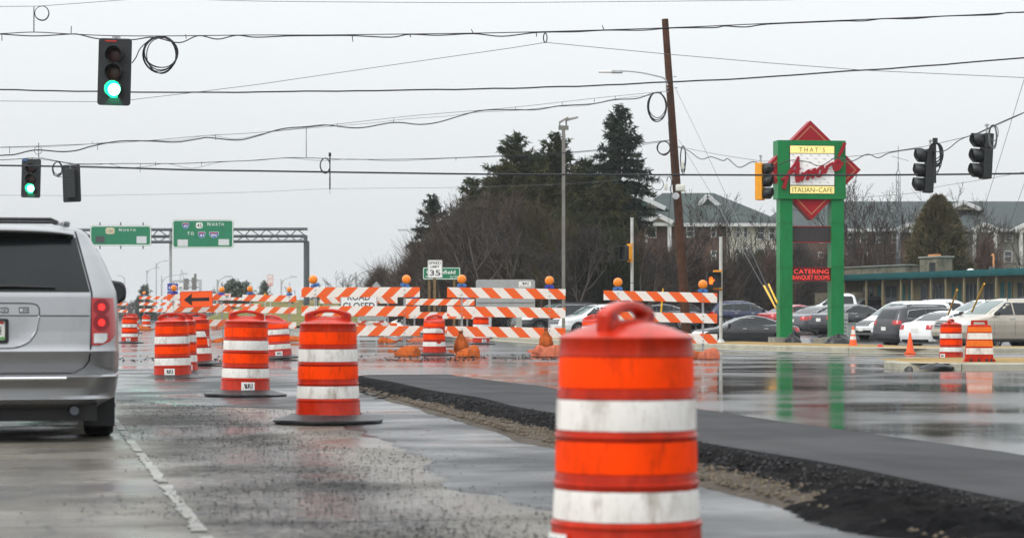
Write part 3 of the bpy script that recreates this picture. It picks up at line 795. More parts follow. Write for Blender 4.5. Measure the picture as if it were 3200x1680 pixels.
# ================================================================== striped barricades
def stripes(name, slope, period, off=0.0, duty=.5):
    m, t, b = nodes(name); N = t.nodes.new; K = t.links.new
    tc = N('ShaderNodeTexCoord'); sp = N('ShaderNodeSeparateXYZ'); K(tc.outputs['Object'], sp.inputs[0])
    a = N('ShaderNodeMath'); a.operation = 'MULTIPLY_ADD'; a.inputs[1].default_value = -slope; K(sp.outputs['Z'], a.inputs[0]); K(sp.outputs['X'], a.inputs[2])
    s = N('ShaderNodeMath'); s.operation = 'MULTIPLY_ADD'; s.inputs[1].default_value = 1 / period; s.inputs[2].default_value = off; K(a.outputs[0], s.inputs[0])
    fr = N('ShaderNodeMath'); fr.operation = 'FRACT'; K(s.outputs[0], fr.inputs[0])
    gt = N('ShaderNodeMath'); gt.operation = 'GREATER_THAN'; gt.inputs[1].default_value = duty; K(fr.outputs[0], gt.inputs[0])
    n = N('ShaderNodeTexNoise'); n.inputs['Scale'].default_value = 5.0; n.inputs['Detail'].default_value = 8.0; n.inputs['Roughness'].default_value = .7
    K(tc.outputs['Object'], n.inputs['Vector'])
    mr = N('ShaderNodeMapRange'); mr.inputs['From Min'].default_value = .55; mr.inputs['From Max'].default_value = .8; mr.inputs['To Max'].default_value = .5; K(n.outputs['Fac'], mr.inputs['Value'])
    mx = N('ShaderNodeMix'); mx.data_type = 'RGBA'; mx.inputs['A'].default_value = (.84, .77, .70, 1); mx.inputs['B'].default_value = (.87, .115, .008, 1); K(gt.outputs[0], mx.inputs['Factor'])
    m2 = N('ShaderNodeMix'); m2.data_type = 'RGBA'; m2.inputs['B'].default_value = (.34, .24, .17, 1); K(mr.outputs[0], m2.inputs['Factor']); K(mx.outputs['Result'], m2.inputs['A'])
    K(m2.outputs['Result'], b.inputs['Base Color']); b.inputs['Roughness'].default_value = .38
    return m
for q in range(3):
    stripes('stripes_rise_%d' % q, 1.0, .53, .1 + .37 * q); stripes('stripes_fall_%d' % q, -1.0, .53, .2 + .31 * q)
def make_barricade(w, post_x, zs, bh, rise, lean=(), lights=(1, 1), lamp_tilt=(0, 0), foot=.75, blue=('battery_blue', 'battery_blue'), sag=0.0, lamp_turn=(0, 0), thick=.03):
    """zs: bottom heights of the boards; x from 0 (left end) to w; rise: stripes climb to the right"""
    t = empty('road_barricade')
    for k, z in enumerate(zs):
        mb = MB(); mb.box((w / 2, 0, bh / 2), (w, thick, bh), bev=.004)
        o = mb.build('board', ('stripes_rise_%d' if rise else 'stripes_fall_%d') % ((k + int(w * 7)) % 3), t)
        o.location = (0, 0, z); o.rotation_euler = (0, sag, 0)
        bl = MB()
        for x in post_x:
            for zz in (.28, .72): bl.cyl((x, -thick / 2 - .010, bh * zz), (x, -thick / 2 - .0005, bh * zz), .018, 8)
        bl.build('bolt', 'steel', o)
    for k, x in enumerate(post_x):
        top = zs[0] + bh - sag * x + .0; mb = MB()
        mb.box((0, 0, (top - .05) / 2 + .03), (.05, .05, top - .05))
        po = mb.build('post', 'steel', t); po.location = (x, thick / 2 + .0275, 0)
        if lean: po.rotation_euler = (0, R(lean[k]), 0)
        mb = MB(); z = .16
        while z < top - .1: mb.box((0, -.0256, z), (.016, .002, .016)); z += .05
        mb.build('hole', 'ink', po)
        mb = MB(); mb.box((x, .05, .03), (.055, foot * 2, .06)); mb.build('foot', 'steel', t)
        if lights[k]:
            lm = MB(); lm.prism([(-.105, 0), (.105, 0), (.115, .045), (.085, .085), (-.085, .085), (-.115, .045)], -.05, .05)
            b = lm.build('warning_light', blue[k], t); b.location = (x, .035, top + .004); b.rotation_euler = (0, R(lamp_tilt[k]), R(lamp_turn[k]))
            bv = b.modifiers.new('b', 'BEVEL'); bv.width = .012; bv.segments = 2
            lm = MB(); prof = [(.001, -.052), (.05, -.050), (.085, -.042), (.104, -.024), (.110, 0), (.104, .024), (.085, .042), (.05, .050), (.001, .052)]
            lm.lathe(prof, 24, Matrix.Translation((0, 0, .193)) @ Matrix.Rotation(R(90), 4, 'X')); lm.build('lens', 'amber_lens', b, 60)
            lm = MB(); lm.box((0, 0, .085), (.05, .045, .03)); lm.build('lens_socket', 'battery_blue_dark', b)
            lm = MB(); lm.box((0, -.0515, .045), (.05, .004, .028)); lm.build('battery_catch', 'ink', b)
    return t
def place_barricade(pxl, d, label, px_posts=None, rot=0.0, z=0.0, group='striped barricades closing the road', **kw):
    t = make_barricade(**kw)
    t.location = ((pxl - 1600) * d / F, d, z); t.rotation_euler = (0, 0, rot)
    return tag(t, label, 'barricade', group)
def zpx(py, d): return HC + (YH - py) * d / F
def bar_px(pxl, pxr, posts, tops, bpx, d, label, **kw):
    """board tops and sizes read off the photo at distance d"""
    s = F / d
    return place_barricade(pxl, d, label, w=(pxr - pxl) / s, post_x=[(q - pxl) / s for q in posts], zs=[zpx(y + bpx, d) for y in tops], bh=bpx / s, **kw)
bar_px(942, 1312, (986, 1264), (897, 956, 1018), 31.0, 58.6, 'striped barricade behind the clean drum, stripes climbing right, left lamp tipped', rise=True, lamp_tilt=(-18, 14), foot=.62)
bar_px(1397, 1767, (1443, 1717), (897, 956, 1018.5), 32.0, 57.6, 'striped barricade in front of the grey trailer board, stripes falling right', rise=False, sag=.016, foot=.66, blue=('battery_blue', 'battery_blue_dark'))
bar_px(1886, 2241, (1931, 2197), (907, 971.5, 1035), 30.0, 56.8, 'striped barricade behind the big blurred drum, next to the lit hand signal', rise=False, sag=.024, foot=.66)
bar_px(1000, 1242, (1030, 1212), (927.5, 968, 1008), 20.5, 80.0, 'smaller striped barricade carrying the ROAD CLOSED plate', rise=False, lights=(0, 1), foot=.6)
bar_px(1268, 1483, (1295, 1460), (932.5, 974, 1018), 20.0, 81.5, 'smaller striped barricade behind the drum with the collapsed top', rise=True, sag=.010, lights=(1, 1), foot=.6)
bar_px(522, 722, (543, 697), (919, 955.5, 1000), 20.0, 79.0, 'striped barricade behind the orange arrow sign, right post leaning', rise=True, sag=-.012, lights=(1, 0), lamp_turn=(40, 0), foot=.6, blue=('battery_blue_dark', 'battery_blue_dark'), lean=(-1, -2.5))
bar_px(757, 926, (781, 904), (920, 957, 1003), 20.0, 84.0, 'striped barricade right of the crushed drum with two lamps turned aside', rise=True, sag=.018, lights=(1, 1), lamp_turn=(35, 55), foot=.6)
bar_px(604, 815, (650, 780), (928, 948, 966), 9.5, 150.0, 'distant striped barricade seen between the arrow sign and the two-lamp one', rise=True, sag=.006, lights=(0, 0), foot=.6, group='distant barricades')
bar_px(435, 560, (450, 540), (925, 944, 964), 10.0, 150.0, 'distant three-board barricade in front of the blue route signs', rise=True, lights=(1, 0), foot=.6, group='distant barricades')
bar_px(356, 400, (362, 395), (945, 967), 9.0, 165.0, 'farthest left barricade, half hidden by the minivan mirror', rise=True, lights=(0, 0), foot=.6, group='distant barricades')
# loose lamp and maker's tag on the leaning post
# ------------------------------------------------------------------ signs fixed at the barricades
def sign_plate(name, label, cat, loc, w, h, face, rz=0.0, r=.04, border=None, tilt=0.0, back='sign_back', thick=.012, bcol=None):
    t = thing(name, label, cat, loc, rz)
    if tilt: t.rotation_euler = (0, tilt, rz)
    mb = MB(); mb.prism(rrect(-w / 2, w / 2, 0, h, r), 0, thick); mb.build('plate', back, t)
    mb = MB(); mb.prism(rrect(-w / 2 + .002, w / 2 - .002, .002, h - .002, r), -.003, -.0005); pl = mb.build('face', face, t)
    if border:
        b0, b1 = border
        mb = MB(); mb.ring(rrect(-w / 2 + b0, w / 2 - b0, b0, h - b0, r * .8), rrect(-w / 2 + b1, w / 2 - b1, b1, h - b1, r * .7), -.0055, -.0035); mb.build('border', bcol or 'ink', pl)
    return t, pl
d = 78.4
t, pl = sign_plate('arrow_sign', 'orange one-way sign with a black arrow pointing left', 'road sign', P(614.5, 960, d), 1.06, .53, 'sign_orange', tilt=R(-1.6), r=.04, border=(.0, .014), bcol='ink_red')
mb = MB(); s = 1.06 / 101.0
mb.prism([(-.41, .26), (-.14, .46), (-.155, .315), (.42, .315), (.42, .205), (-.155, .205), (-.14, .06)], -.0065, -.004); mb.build('arrow', 'ink', pl)
d = 77.8
t, pl = sign_plate('maker_tag', 'small white maker plate on the leaning barricade post', 'sign plate', P(709, 936, d), .25, .17, 'label_white', tilt=R(-3), r=.01)
mb = MB(); mri_text(mb, .01, .075, .055, -.005, None, .15); add_text(mb, '800-686-2043', 0, .03, .02, -.005, width=.17); mb.build('lettering', 'ink', pl)
mb = MB(); mb.box((0, -.0045, .155), (.22, .003, .022)); mb.build('stripe', 'sign_orange', pl)
d = 79.6
t, pl = sign_plate('road_closed_sign', 'white ROAD CLOSED plate partly covered by the striped boards', 'road sign', P(1121.5, 979, d), 1.23, .80, 'sign_white', r=.03, border=(.012, .026))
mb = MB(); add_text(mb, 'ROAD', 0, .445, .21, -.005, width=.75, bold=.02); add_text(mb, 'CLOSED', 0, .13, .23, -.005, width=1.06, bold=.02); mb.build('lettering', 'ink', pl)

# lamp on the leaning post
pp = P(693, 920, 78.6)
t = thing('warning_lamp', 'amber warning lamp on a dark blue battery above the maker plate', 'warning lamp', pp)
lm = MB(); lm.prism([(-.09, -.02), (.09, -.02), (.10, .02), (.075, .06), (-.075, .06), (-.10, .02)], -.05, .05); lm.build('battery', 'battery_blue_dark', t)
lm = MB(); lm.lathe([(.001, -.05), (.06, -.045), (.09, -.028), (.098, 0), (.09, .028), (.06, .045), (.001, .05)], 20, Matrix.Translation((0, 0, .16)) @ Matrix.Rotation(R(90), 4, 'X')); lm.build('lens', 'amber_lens', t, 60)

# ------------------------------------------------------------------ sandbags
def sandbag(px, py, d, L_, W_, H_, label, rot=0.0, mat='bag', neck=1, seed=0, up=False, z=None):
    p = P(px, py, d); rg = random.Random(seed)
    t = thing('sandbag', label, 'sandbag', (p.x, p.y, max(p.z, .0) if z is None else z), rot, 'orange sandbags on the barricade feet')
    nz = lambda a, b, c: mnoise.noise(Vector((a + seed * 3.1, b, c)))
    if not up:
        def f(sgn):
            def g(u, v):
                a, b = -1 + 2 * u, -1 + 2 * v
                e = (max(0, 1 - abs(a) ** 3.2) * max(0, 1 - abs(b) ** 3.0)) ** .42
                x = a * L_ / 2 * (1 + .10 * abs(b) ** 3 * nz(a * 2, b * 2, 0)); y = b * W_ / 2 * (1 + .12 * abs(a) ** 3)
                if neck and a > .45: y *= 1 - (a - .45) * 1.15
                h = H_ * .80 * e * (1 + .30 * nz(a * .9, b * .9, 1)) * (1 - .42 * a)
                h += H_ * e * (.10 * nz(a * 2 + b * 2, b * 2, 3) - .20 * max(0, .35 - abs(nz(a * 2.6 - b * 1.2, b * 2 + a, 5)) * 3))
                x += .04 * nz(b * 3, 2, 7); y += .05 * nz(a * 3, 5, 9)
                return (x, y, .012 + h if sgn > 0 else .004)
            return g
        mb = MB(); mb.grid(f(1), 30, 24); mb.grid(f(-1), 30, 24); mb.build('sack', mat, t, 55)
        if neck:      # gathered mouth: a tie and a fan of loose cloth
            n = 20; v = []
            for i in range(n + 1):
                a = -1.25 + 2.5 * i / n; w = 1 + .25 * math.sin(i * 2.4 + seed)
                v += [(L_ / 2 - .03, .035 * math.sin(a), .05 + .03 * math.cos(a)), (L_ / 2 + .05, .05 * math.sin(a) * w, .07 + .05 * math.cos(a) * w), (L_ / 2 + .15 * w, .13 * math.sin(a) * w, .05 + .11 * math.cos(a) * w)]
            mb = MB(); mb.add(v, [(i * 3 + j, i * 3 + j + 1, i * 3 + 4 + j, i * 3 + 3 + j) for i in range(n) for j in range(2)]); mb.build('mouth', mat, t, 60)
            mb = MB(); mb.tube([(L_ / 2 - .015, .042 * math.cos(q * math.pi / 6), .06 + .042 * math.sin(q * math.pi / 6)) for q in range(13)], .007, 5); mb.build('tie', 'ink', t)
    else:             # sack hung over the post, gathered at the top
        def g(u, v):
            a = 2 * math.pi * u; pr = np.interp(v, [0, .06, .25, .55, .8, .92, 1.0], [.75, 1.0, 1.05, .78, .34, .20, .34])
            fold = 1 + (.05 + .16 * v) * math.sin(a * 6 + seed + v * 2) + .18 * nz(math.cos(a) * 1.5, math.sin(a) * 1.5, v * 3)
            return (W_ / 2 * pr * math.cos(a) * fold * .8 + .03 * nz(v * 3, 1, 1), W_ / 2 * pr * math.sin(a) * fold, .005 + L_ * v)
        mb = MB(); mb.grid(g, 36, 22, True); mb.build('sack', mat, t, 55)
        mb = MB(); mb.tube([(.045 * math.cos(q * math.pi / 6), .045 * math.sin(q * math.pi / 6), L_ * .92) for q in range(13)], .009, 5); mb.build('tie', 'ink', t)
    return t
sandbag(1270, 1114, 55.6, 0.55, 0.39, 0.28, 'orange sandbag in front of the barricade behind the clean drum', R(160), seed=1)
sandbag(1440, 1088, 57.3, 0.55, 0.34, 0.29, 'orange sandbag standing upright against the left post of the middle barricade', R(80), seed=2, up=True, z=.03)
sandbag(1462, 1116, 55.2, 0.55, 0.39, 0.26, 'orange sandbag lying in front of the upright one', R(184), seed=3)
sandbag(1706, 1100, 57.2, 0.53, 0.31, 0.29, 'tall orange sandbag hung on the right post of the middle barricade', R(90), seed=4, up=True, z=.12)
sandbag(1683, 1116, 55.3, 0.37, 0.31, 0.26, 'small pinkish sandbag with a loose cord, left in the pile of three', R(120), mat='bag_pink', seed=5, z=0)
sandbag(1722, 1117, 54.9, 0.53, 0.36, 0.27, 'large pinkish sandbag, front right in the pile of three', R(168), mat='bag_pink', seed=6, z=0)
sandbag(2178, 1128, 52.8, 0.44, 0.34, 0.21, 'orange sandbag half hidden by the big blurred drum', R(20), seed=7, z=0)
sandbag(2212, 1131, 52.0, 0.46, 0.36, 0.26, 'pinkish sandbag at the foot of the hand signal barricade', R(188), mat='bag_pink', seed=8, z=0)
sandbag(1211, 1071, 79.2, 0.63, 0.39, 0.21, 'orange sandbag under the barricade that carries the ROAD CLOSED plate', R(4), seed=9, z=.02)
sandbag(1300, 1071, 80.6, 0.58, 0.39, 0.20, 'pinkish sandbag left of the drum with the collapsed top', R(176), mat='bag_pink', seed=10, z=.02)
sandbag(1462, 1071, 80.9, 0.46, 0.34, 0.19, 'pinkish sandbag behind the upright orange one', R(10), mat='bag_pink', seed=11, z=.02)
sandbag(928, 1062, 82.6, 0.66, 0.39, 0.21, 'orange sandbag between the crushed drum and the clean drum', R(8), seed=12, z=.02)
sandbag(690, 1061, 79.0, 0.62, 0.39, 0.21, 'orange sandbag left of the drum with dirty white bands', R(170), seed=13, z=.02)
sandbag(450, 992, 142.0, 0.97, 0.52, 0.31, 'small orange sandbag below the distant three-board barricade', R(4), seed=14, z=0)
sandbag(678, 995, 150.0, 0.70, 0.52, 0.43, 'dull red sandbag far off below the arrow sign', R(20), mat='bag_pink', seed=15, z=0, neck=0)

# ================================================================== vehicles
def paint(name, col, metal=.25, rough=.32, coat=.7, dirt=.25):
    mk(name, col, rough, metal=metal, var=.03, vs=3, coat=coat, dirt=((.10, .095, .09), dirt, 1.6), drops=.10)
paint('paint_silver', (.36, .365, .375), .85, .33, coat=.45, dirt=.30)
paint('paint_black', (.012, .013, .014), .1, .25); paint('paint_navy', (.018, .026, .07), .2, .28); paint('paint_red', (.32, .025, .03), .2, .3)
paint('paint_grey', (.085, .088, .098), .35, .3); paint('paint_charcoal', (.028, .029, .034), .3, .28); paint('paint_white', (.74, .75, .75), .0, .3, dirt=.12)
paint('paint_beige', (.46, .41, .335), .3, .32, dirt=.12); paint('paint_maroon', (.16, .02, .028), .25, .3)
mk('lower_tan', (.38, .34, .28), .4, metal=.3, var=.05)
mk('glass_dark', (.010, .013, .014), .07, spec=.6, var=.15, vs=2)
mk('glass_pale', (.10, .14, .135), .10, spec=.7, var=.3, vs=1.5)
mk('glass_tint', (.012, .015, .016), .16, spec=.35, var=.2, vs=2)
mk('chrome', (.72, .73, .74), .18, metal=1.0, var=.05)
mk('tyre', (.018, .018, .019), .75, spec=.2, var=.3, vs=10, dirt=((.06, .055, .05), .6, 8))
mk('rim', (.46, .47, .48), .35, metal=.8, var=.12, dirt=((.12, .1, .09), .4, 8))
mk('trim_black', (.014, .014, .015), .55, var=.2)
mk('lamp_red', (.42, .008, .010), .15, var=.15, vs=8, coat=.6)
mk('lamp_red_lit', (.6, .01, .01), .2, var=.05, emis=((1.0, .02, .015), 1.6))
mk('lamp_clear', (.62, .63, .63), .15, var=.2, vs=14, coat=.6)
mk('lamp_amber', (.8, .3, .02), .3, var=.1, emis=((1.0, .45, .03), 1.5))
mk('plate_white', (.74, .74, .70), .45, var=.05)
mk('plate_green', (.25, .60, .22), .45, var=.1)
mk('seam', (.02, .02, .022), .7, spec=.1, var=.1)

class Shell:
    """car skin as a stack of rounded outlines; x forward, z up"""
    def __init__(s, lv):
        a = np.array(lv, float); s.z = a[:, 0]; s.a = a
    def at(s, z): return [np.interp(z, s.z, s.a[:, k]) for k in range(1, 6)]     # xr, xf, w, rr, rf
    def half(s, x, z):
        xr, xf, w, rr, rf = s.at(z)
        if x > xf - rf: q = min(1, (x - xf + rf) / rf); return w - rf * .75 + rf * .75 * math.sqrt(max(0, 1 - q * q))
        if x < xr + rr: q = min(1, (xr + rr - x) / rr); return w - rr * .75 + rr * .75 * math.sqrt(max(0, 1 - q * q))
        return w
    def rear(s, y, z):
        xr, xf, w, rr, rf = s.at(z); y = abs(y); c = .035 * (y / w) ** 2
        q = max(0, min(1, (y - (w - rr * .75)) / (rr * .75)))
        return xr + c * 0 + rr - rr * math.sqrt(max(0, 1 - q * q)) + .03 * (y / w) ** 2
    def front(s, y, z):
        xr, xf, w, rr, rf = s.at(z); y = abs(y)
        q = max(0, min(1, (y - (w - rf * .75)) / (rf * .75)))
        return xf - rf + rf * math.sqrt(max(0, 1 - q * q)) - .05 * (y / w) ** 2
    def outline(s, z, k=7):
        xr, xf, w, rr, rf = s.at(z); pts = []
        for i in range(9): y = -(w - rr * .75) + 2 * (w - rr * .75) * i / 8; pts.append((s.rear(y, z), y))
        for i in range(1, k + 1): q = math.sin(math.pi / 2 * i / k); y = (w - rr * .75) + rr * .75 * q; pts.append((xr + rr - rr * math.cos(math.pi / 2 * i / k) + .03 * (y / w) ** 2, y))
        for i in range(1, 12): x = (xr + rr + .03) + (xf - rf - .05 - xr - rr - .03) * i / 12; pts.append((x, w))
        for i in range(k, 0, -1): q = math.sin(math.pi / 2 * i / k); y = (w - rf * .75) + rf * .75 * q; pts.append((xf - rf + rf * math.cos(math.pi / 2 * i / k) - .05 * (y / w) ** 2, y))
        for i in range(9): y = (w - rf * .75) - 2 * (w - rf * .75) * i / 8; pts.append((s.front(y, z), y))
        for i in range(1, k + 1): q = math.sin(math.pi / 2 * i / k); y = -((w - rf * .75) + rf * .75 * q); pts.append((xf - rf + rf * math.cos(math.pi / 2 * i / k) - .05 * (y / w) ** 2, y))
        for i in range(1, 12): x = (xf - rf - .05) - (xf - rf - .05 - xr - rr - .03) * i / 12; pts.append((x, -w))
        for i in range(k, 0, -1): q = math.sin(math.pi / 2 * i / k); y = -((w - rr * .75) + rr * .75 * q); pts.append((xr + rr - rr * math.cos(math.pi / 2 * i / k) + .03 * (y / w) ** 2, y))
        return pts
    def body(s, parent, mat, wheels, wr, extra=34):
        zs = sorted(set(list(s.z) + [s.z[0] + (s.z[-1] - s.z[0]) * i / extra for i in range(extra + 1)]))
        zs = [q for i, q in enumerate(zs) if i == 0 or q - zs[i - 1] > .006]
        mb = MB(); rows = [s.outline(z) for z in zs]; n = len(rows[0])
        mb.add([(x, y, z) for z, row in zip(zs, rows) for x, y in row], [(j * n + i, j * n + (i + 1) % n, (j + 1) * n + (i + 1) % n, (j + 1) * n + i) for j in range(len(zs) - 1) for i in range(n)])
        mb.f += [tuple(range(n))[::-1], tuple(range((len(zs) - 1) * n, len(zs) * n))]
        me_o = mb.build('body', mat, None)
        cut = MB()
        for x in wheels:
            for sy in (-1, 1): cut.cyl((x, sy * .58, wr), (x, sy * 1.4, wr), wr * 1.15, 28)
        c = cut.build('cutter', None)
        b = me_o.modifiers.new('b', 'BOOLEAN'); b.operation = 'DIFFERENCE'; b.object = c; b.solver = 'EXACT'
        dg = bpy.context.evaluated_depsgraph_get(); dg.update()
        me = bpy.data.meshes.new_from_object(me_o.evaluated_get(dg)); me.name = 'body'
        me.materials.clear(); me.materials.append(M[mat])
        me_o.modifiers.clear(); me_o.data = me; shade(me, 32); bpy.data.objects.remove(c)
        me_o.parent = parent
        return me_o
    def side_panel(s, poly, sgn, off=.007, nsub=5):
        """glass on the flank: polygon (x, z), subdivided so that it follows the curve of the skin"""
        bm = bmesh.new(); vs_ = [bm.verts.new((x, 0, z)) for x, z in poly]; bm.faces.new(vs_)
        bmesh.ops.triangulate(bm, faces=bm.faces[:]); bmesh.ops.subdivide_edges(bm, edges=bm.edges[:], cuts=3, use_grid_fill=True)
        for v in bm.verts: v.co.y = sgn * (s.half(v.co.x, v.co.z) + off)
        mb = MB(); mb.addbm(bm); return mb
    def strip(s, pts, sgn, w=.012, off=.012):
        mb = MB(); mb.tube([(x, sgn * (s.half(x, z) + off * .5), z) for x, z in pts], w, 5); return mb
    def end_panel(s, y0, y1, z0, z1, front=True, off=.006, nu=10, nv=6, fy=None):
        """patch on nose or tail; fy(v) may narrow the row"""
        f = s.front if front else s.rear
        def g(i, j):
            z = z0 + (z1 - z0) * j; k = fy(j) if fy else (y0, y1); y = k[0] + (k[1] - k[0]) * i
            return (f(y, z) + (off if front else -off), y, z)
        mb = MB(); mb.grid(g, nu, nv); return mb
def car_wheel(parent, x, y, r, w=.21, spokes=7):
    s = 1 if y > 0 else -1
    e = bpy.data.objects.new('wheel', None)
    mb = MB(); Mx = Matrix.Translation((0, 0, 0)) @ Matrix.Rotation(R(90), 4, 'X')
    mb.lathe([(r * .62, -w / 2), (r * .9, -w / 2), (r * .985, -w * .38), (r, -w * .2), (r, w * .2), (r * .985, w * .38), (r * .9, w / 2), (r * .62, w / 2), (r * .62, -w / 2)], 28, Mx)
    o = mb.build('wheel', 'tyre', parent, 40); o.location = (x, y, r)
    mb = MB(); q = -s * w * .40
    ang = [2 * math.pi * k / spokes for k in range(spokes)]
    Mr = Matrix.Rotation(R(90), 4, 'X')
    mb.lathe([(r * .66, s * -w * .46), (r * .58, s * -w * .46), (r * .56, s * -w * .30), (r * .60, s * -w * .2), (r * .66, s * -w * .46)], 28, Mr)
    for a in ang: mb.bar((0, s * w * .40, 0), (math.cos(a) * r * .6, s * w * .42, math.sin(a) * r * .6), r * .10, r * .20, up=(0, 1, 0))
    mb.cyl((0, s * w * .34, 0), (0, s * w * .45, 0), r * .15, 14)
    mb.build('rim', 'rim', o, 40)
    mb = MB(); mb.cyl((0, s * w * .05, 0), (0, s * w * .15, 0), r * .6, 20); mb.build('brake_disc', 'trim_black', o)
    return o
CARS = {}
def car_type(kind):
    """one prototype of each kind, nose along +x, standing on z = 0"""
    root = empty('proto_' + kind)
    if kind == 'sedan':
        lv = [(.20, -2.20, 2.20, .78, .35, .5), (.30, -2.36, 2.38, .88, .35, .55), (.50, -2.40, 2.42, .91, .35, .6), (.70, -2.38, 2.36, .92, .35, .65), (.80, -2.36, 2.18, .91, .35, .7),
              (.87, -2.34, 1.75, .89, .35, .6), (.95, -2.30, 1.20, .86, .35, .45), (1.00, -2.15, 1.05, .84, .35, .4), (1.03, -1.80, .98, .80, .3, .35), (1.20, -1.38, .62, .73, .28, .3), (1.34, -.98, .25, .67, .25, .28), (1.42, -.62, -.08, .59, .22, .22), (1.45, -.42, -.25, .42, .05, .05)]
        wx, wr, roof = (1.42, -1.40), .33, 1.38
        wins = [[(.90, 1.00), (.00, 1.00), (.00, 1.345), (.22, 1.335), (.60, 1.18)], [(-.05, 1.00), (-.95, 1.01), (-.95, 1.31), (-.70, 1.345), (-.05, 1.345)], [(-1.0, 1.01), (-1.52, 1.05), (-1.30, 1.18), (-1.0, 1.29)]]
        ws, rw = (1.03, 1.40), (1.06, 1.39); lz, tz = (.60, .76), (.74, .92)
    elif kind in ('suv', 'crossover', 'van'):
        lv = {'suv': [(.26, -2.30, 2.30, .80, .35, .5), (.38, -2.44, 2.46, .92, .35, .5), (.60, -2.46, 2.50, .95, .32, .5), (.85, -2.44, 2.46, .96, .32, .55), (1.00, -2.42, 2.34, .95, .32, .6), (1.08, -2.40, 1.95, .93, .32, .55), (1.16, -2.37, 1.35, .91, .32, .45), (1.20, -2.35, 1.18, .89, .32, .4), (1.42, -2.24, .78, .81, .3, .32), (1.62, -2.10, .35, .73, .26, .28), (1.72, -1.85, .10, .66, .22, .2), (1.77, -1.5, -.25, .48, .05, .05)],
              'crossover': [(.24, -2.15, 2.15, .78, .35, .5), (.36, -2.28, 2.30, .89, .35, .55), (.58, -2.30, 2.33, .92, .35, .6), (.82, -2.28, 2.26, .93, .35, .65), (.93, -2.26, 2.02, .92, .35, .6), (1.02, -2.24, 1.45, .90, .35, .5), (1.08, -2.22, 1.12, .88, .33, .4), (1.28, -2.05, .74, .80, .3, .32), (1.48, -1.82, .35, .72, .26, .28), (1.60, -1.50, .02, .64, .2, .2), (1.65, -1.15, -.3, .46, .05, .05)],
              'van': [(.22, -2.35, 2.30, .80, .35, .6), (.34, -2.48, 2.46, .92, .35, .7), (.55, -2.50, 2.50, .95, .32, .8), (.72, -2.48, 2.40, .96, .32, .9), (.84, -2.47, 2.05, .95, .32, .8), (.95, -2.46, 1.65, .94, .32, .6), (1.05, -2.44, 1.42, .92, .32, .5), (1.30, -2.36, .98, .85, .3, .4), (1.55, -2.22, .55, .77, .26, .3), (1.68, -2.05, .22, .69, .22, .25), (1.73, -1.7, -.2, .5, .05, .05)]}[kind]
        z0 = {'suv': 1.19, 'crossover': 1.07, 'van': 1.05}[kind]; z1 = {'suv': 1.62, 'crossover': 1.49, 'van': 1.58}[kind]; xs = {'suv': 1.02, 'crossover': .96, 'van': 1.28}[kind]
        xe = {'suv': -2.02, 'crossover': -1.82, 'van': -2.1}[kind]
        wx = {'suv': (1.52, -1.48), 'crossover': (1.38, -1.36), 'van': (1.58, -1.45)}[kind]; wr = {'suv': .39, 'crossover': .36, 'van': .34}[kind]
        wins = [[(xs, z0), (.12, z0), (.12, z1), (.30, z1), (xs - .32, z0 + .2)], [(.06, z0), (-.88, z0), (-.88, z1), (.06, z1)], [(-.94, z0), (xe + .12, z0 + .04), (xe + .25, z1 - .08), (-.94, z1)]]
        ws, rw = (z0 + .03, z1 + .06), (z0 + .02, z1 + .04)
        lz, tz = (z0 - .34, z0 - .18), (z0 - .22, z0 - .04)
    else:  # pickup: cab here, bed added below
        lv = [(.38, .2, 2.75, .82, .1, .5), (.50, -.75, 2.90, .96, .1, .5), (.80, -.75, 2.92, .98, .1, .5), (1.02, -.75, 2.88, .98, .1, .5), (1.14, -.75, 2.70, .96, .1, .5), (1.20, -.75, 1.75, .95, .1, .45), (1.26, -.74, 1.42, .93, .1, .4), (1.50, -.70, 1.02, .85, .12, .34), (1.76, -.62, .62, .76, .14, .28), (1.86, -.50, .35, .68, .14, .2), (1.90, -.3, .1, .5, .05, .05)]
        wx, wr = (1.95, -1.75), .40
        wins = [[(1.28, 1.27), (.50, 1.27), (.50, 1.76), (.62, 1.76), (1.00, 1.50)], [(.44, 1.27), (-.52, 1.27), (-.48, 1.70), (-.40, 1.76), (.44, 1.76)]]
        ws, rw = (1.30, 1.80), (1.32, 1.74); lz, tz = (.92, 1.10), (.78, 1.10)
    s = Shell(lv)
    b = s.body(root, 'paint_white', wx, wr)
    zl, zh = lz
    top_y = lambda a, c: (lambda j: (-(a + (c - a) * j), a + (c - a) * j))
    w0 = s.at(ws[0])[2]; w1 = s.at(ws[1])[2]
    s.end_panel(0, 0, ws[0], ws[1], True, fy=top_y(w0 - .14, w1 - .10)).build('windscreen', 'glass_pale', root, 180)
    w0 = s.at(rw[0])[2]; w1 = s.at(rw[1])[2]
    s.end_panel(0, 0, rw[0], rw[1], False, fy=top_y(w0 - .14, w1 - .12)).build('rear_window', 'glass_dark', root, 180)
    for sg in (-1, 1):
        for k, poly in enumerate(wins):
            s.side_panel(poly, sg).build('side_window', 'glass_dark', root, 180)
        if kind in ('sedan', 'suv', 'crossover'):
            allp = [wins[0][0]] + [wins[0][4], wins[0][3], wins[1][-1], wins[2][-1] if kind == 'sedan' else wins[2][3], wins[2][2], wins[2][1], wins[2][0], wins[0][0]]
            s.strip(allp, sg, .011).build('window_trim', 'chrome', root, 180)
        wl = s.at((zl + zh) / 2)[2]
        s.end_panel(sg * wl * .58, sg * wl * .985, zl, zh, True, off=.008).build('headlight', 'lamp_clear', root, 180)
        if kind != 'pickup':
            wl = s.at((tz[0] + tz[1]) / 2)[2]
            s.end_panel(sg * wl * .60, sg * wl * .985, tz[0], tz[1], False, off=.008).build('taillight', 'lamp_red', root, 180)
        # mirror, handles, sill
        mx = wins[0][0][0] - .12; mz = wins[0][0][1]; my = s.half(mx, mz)
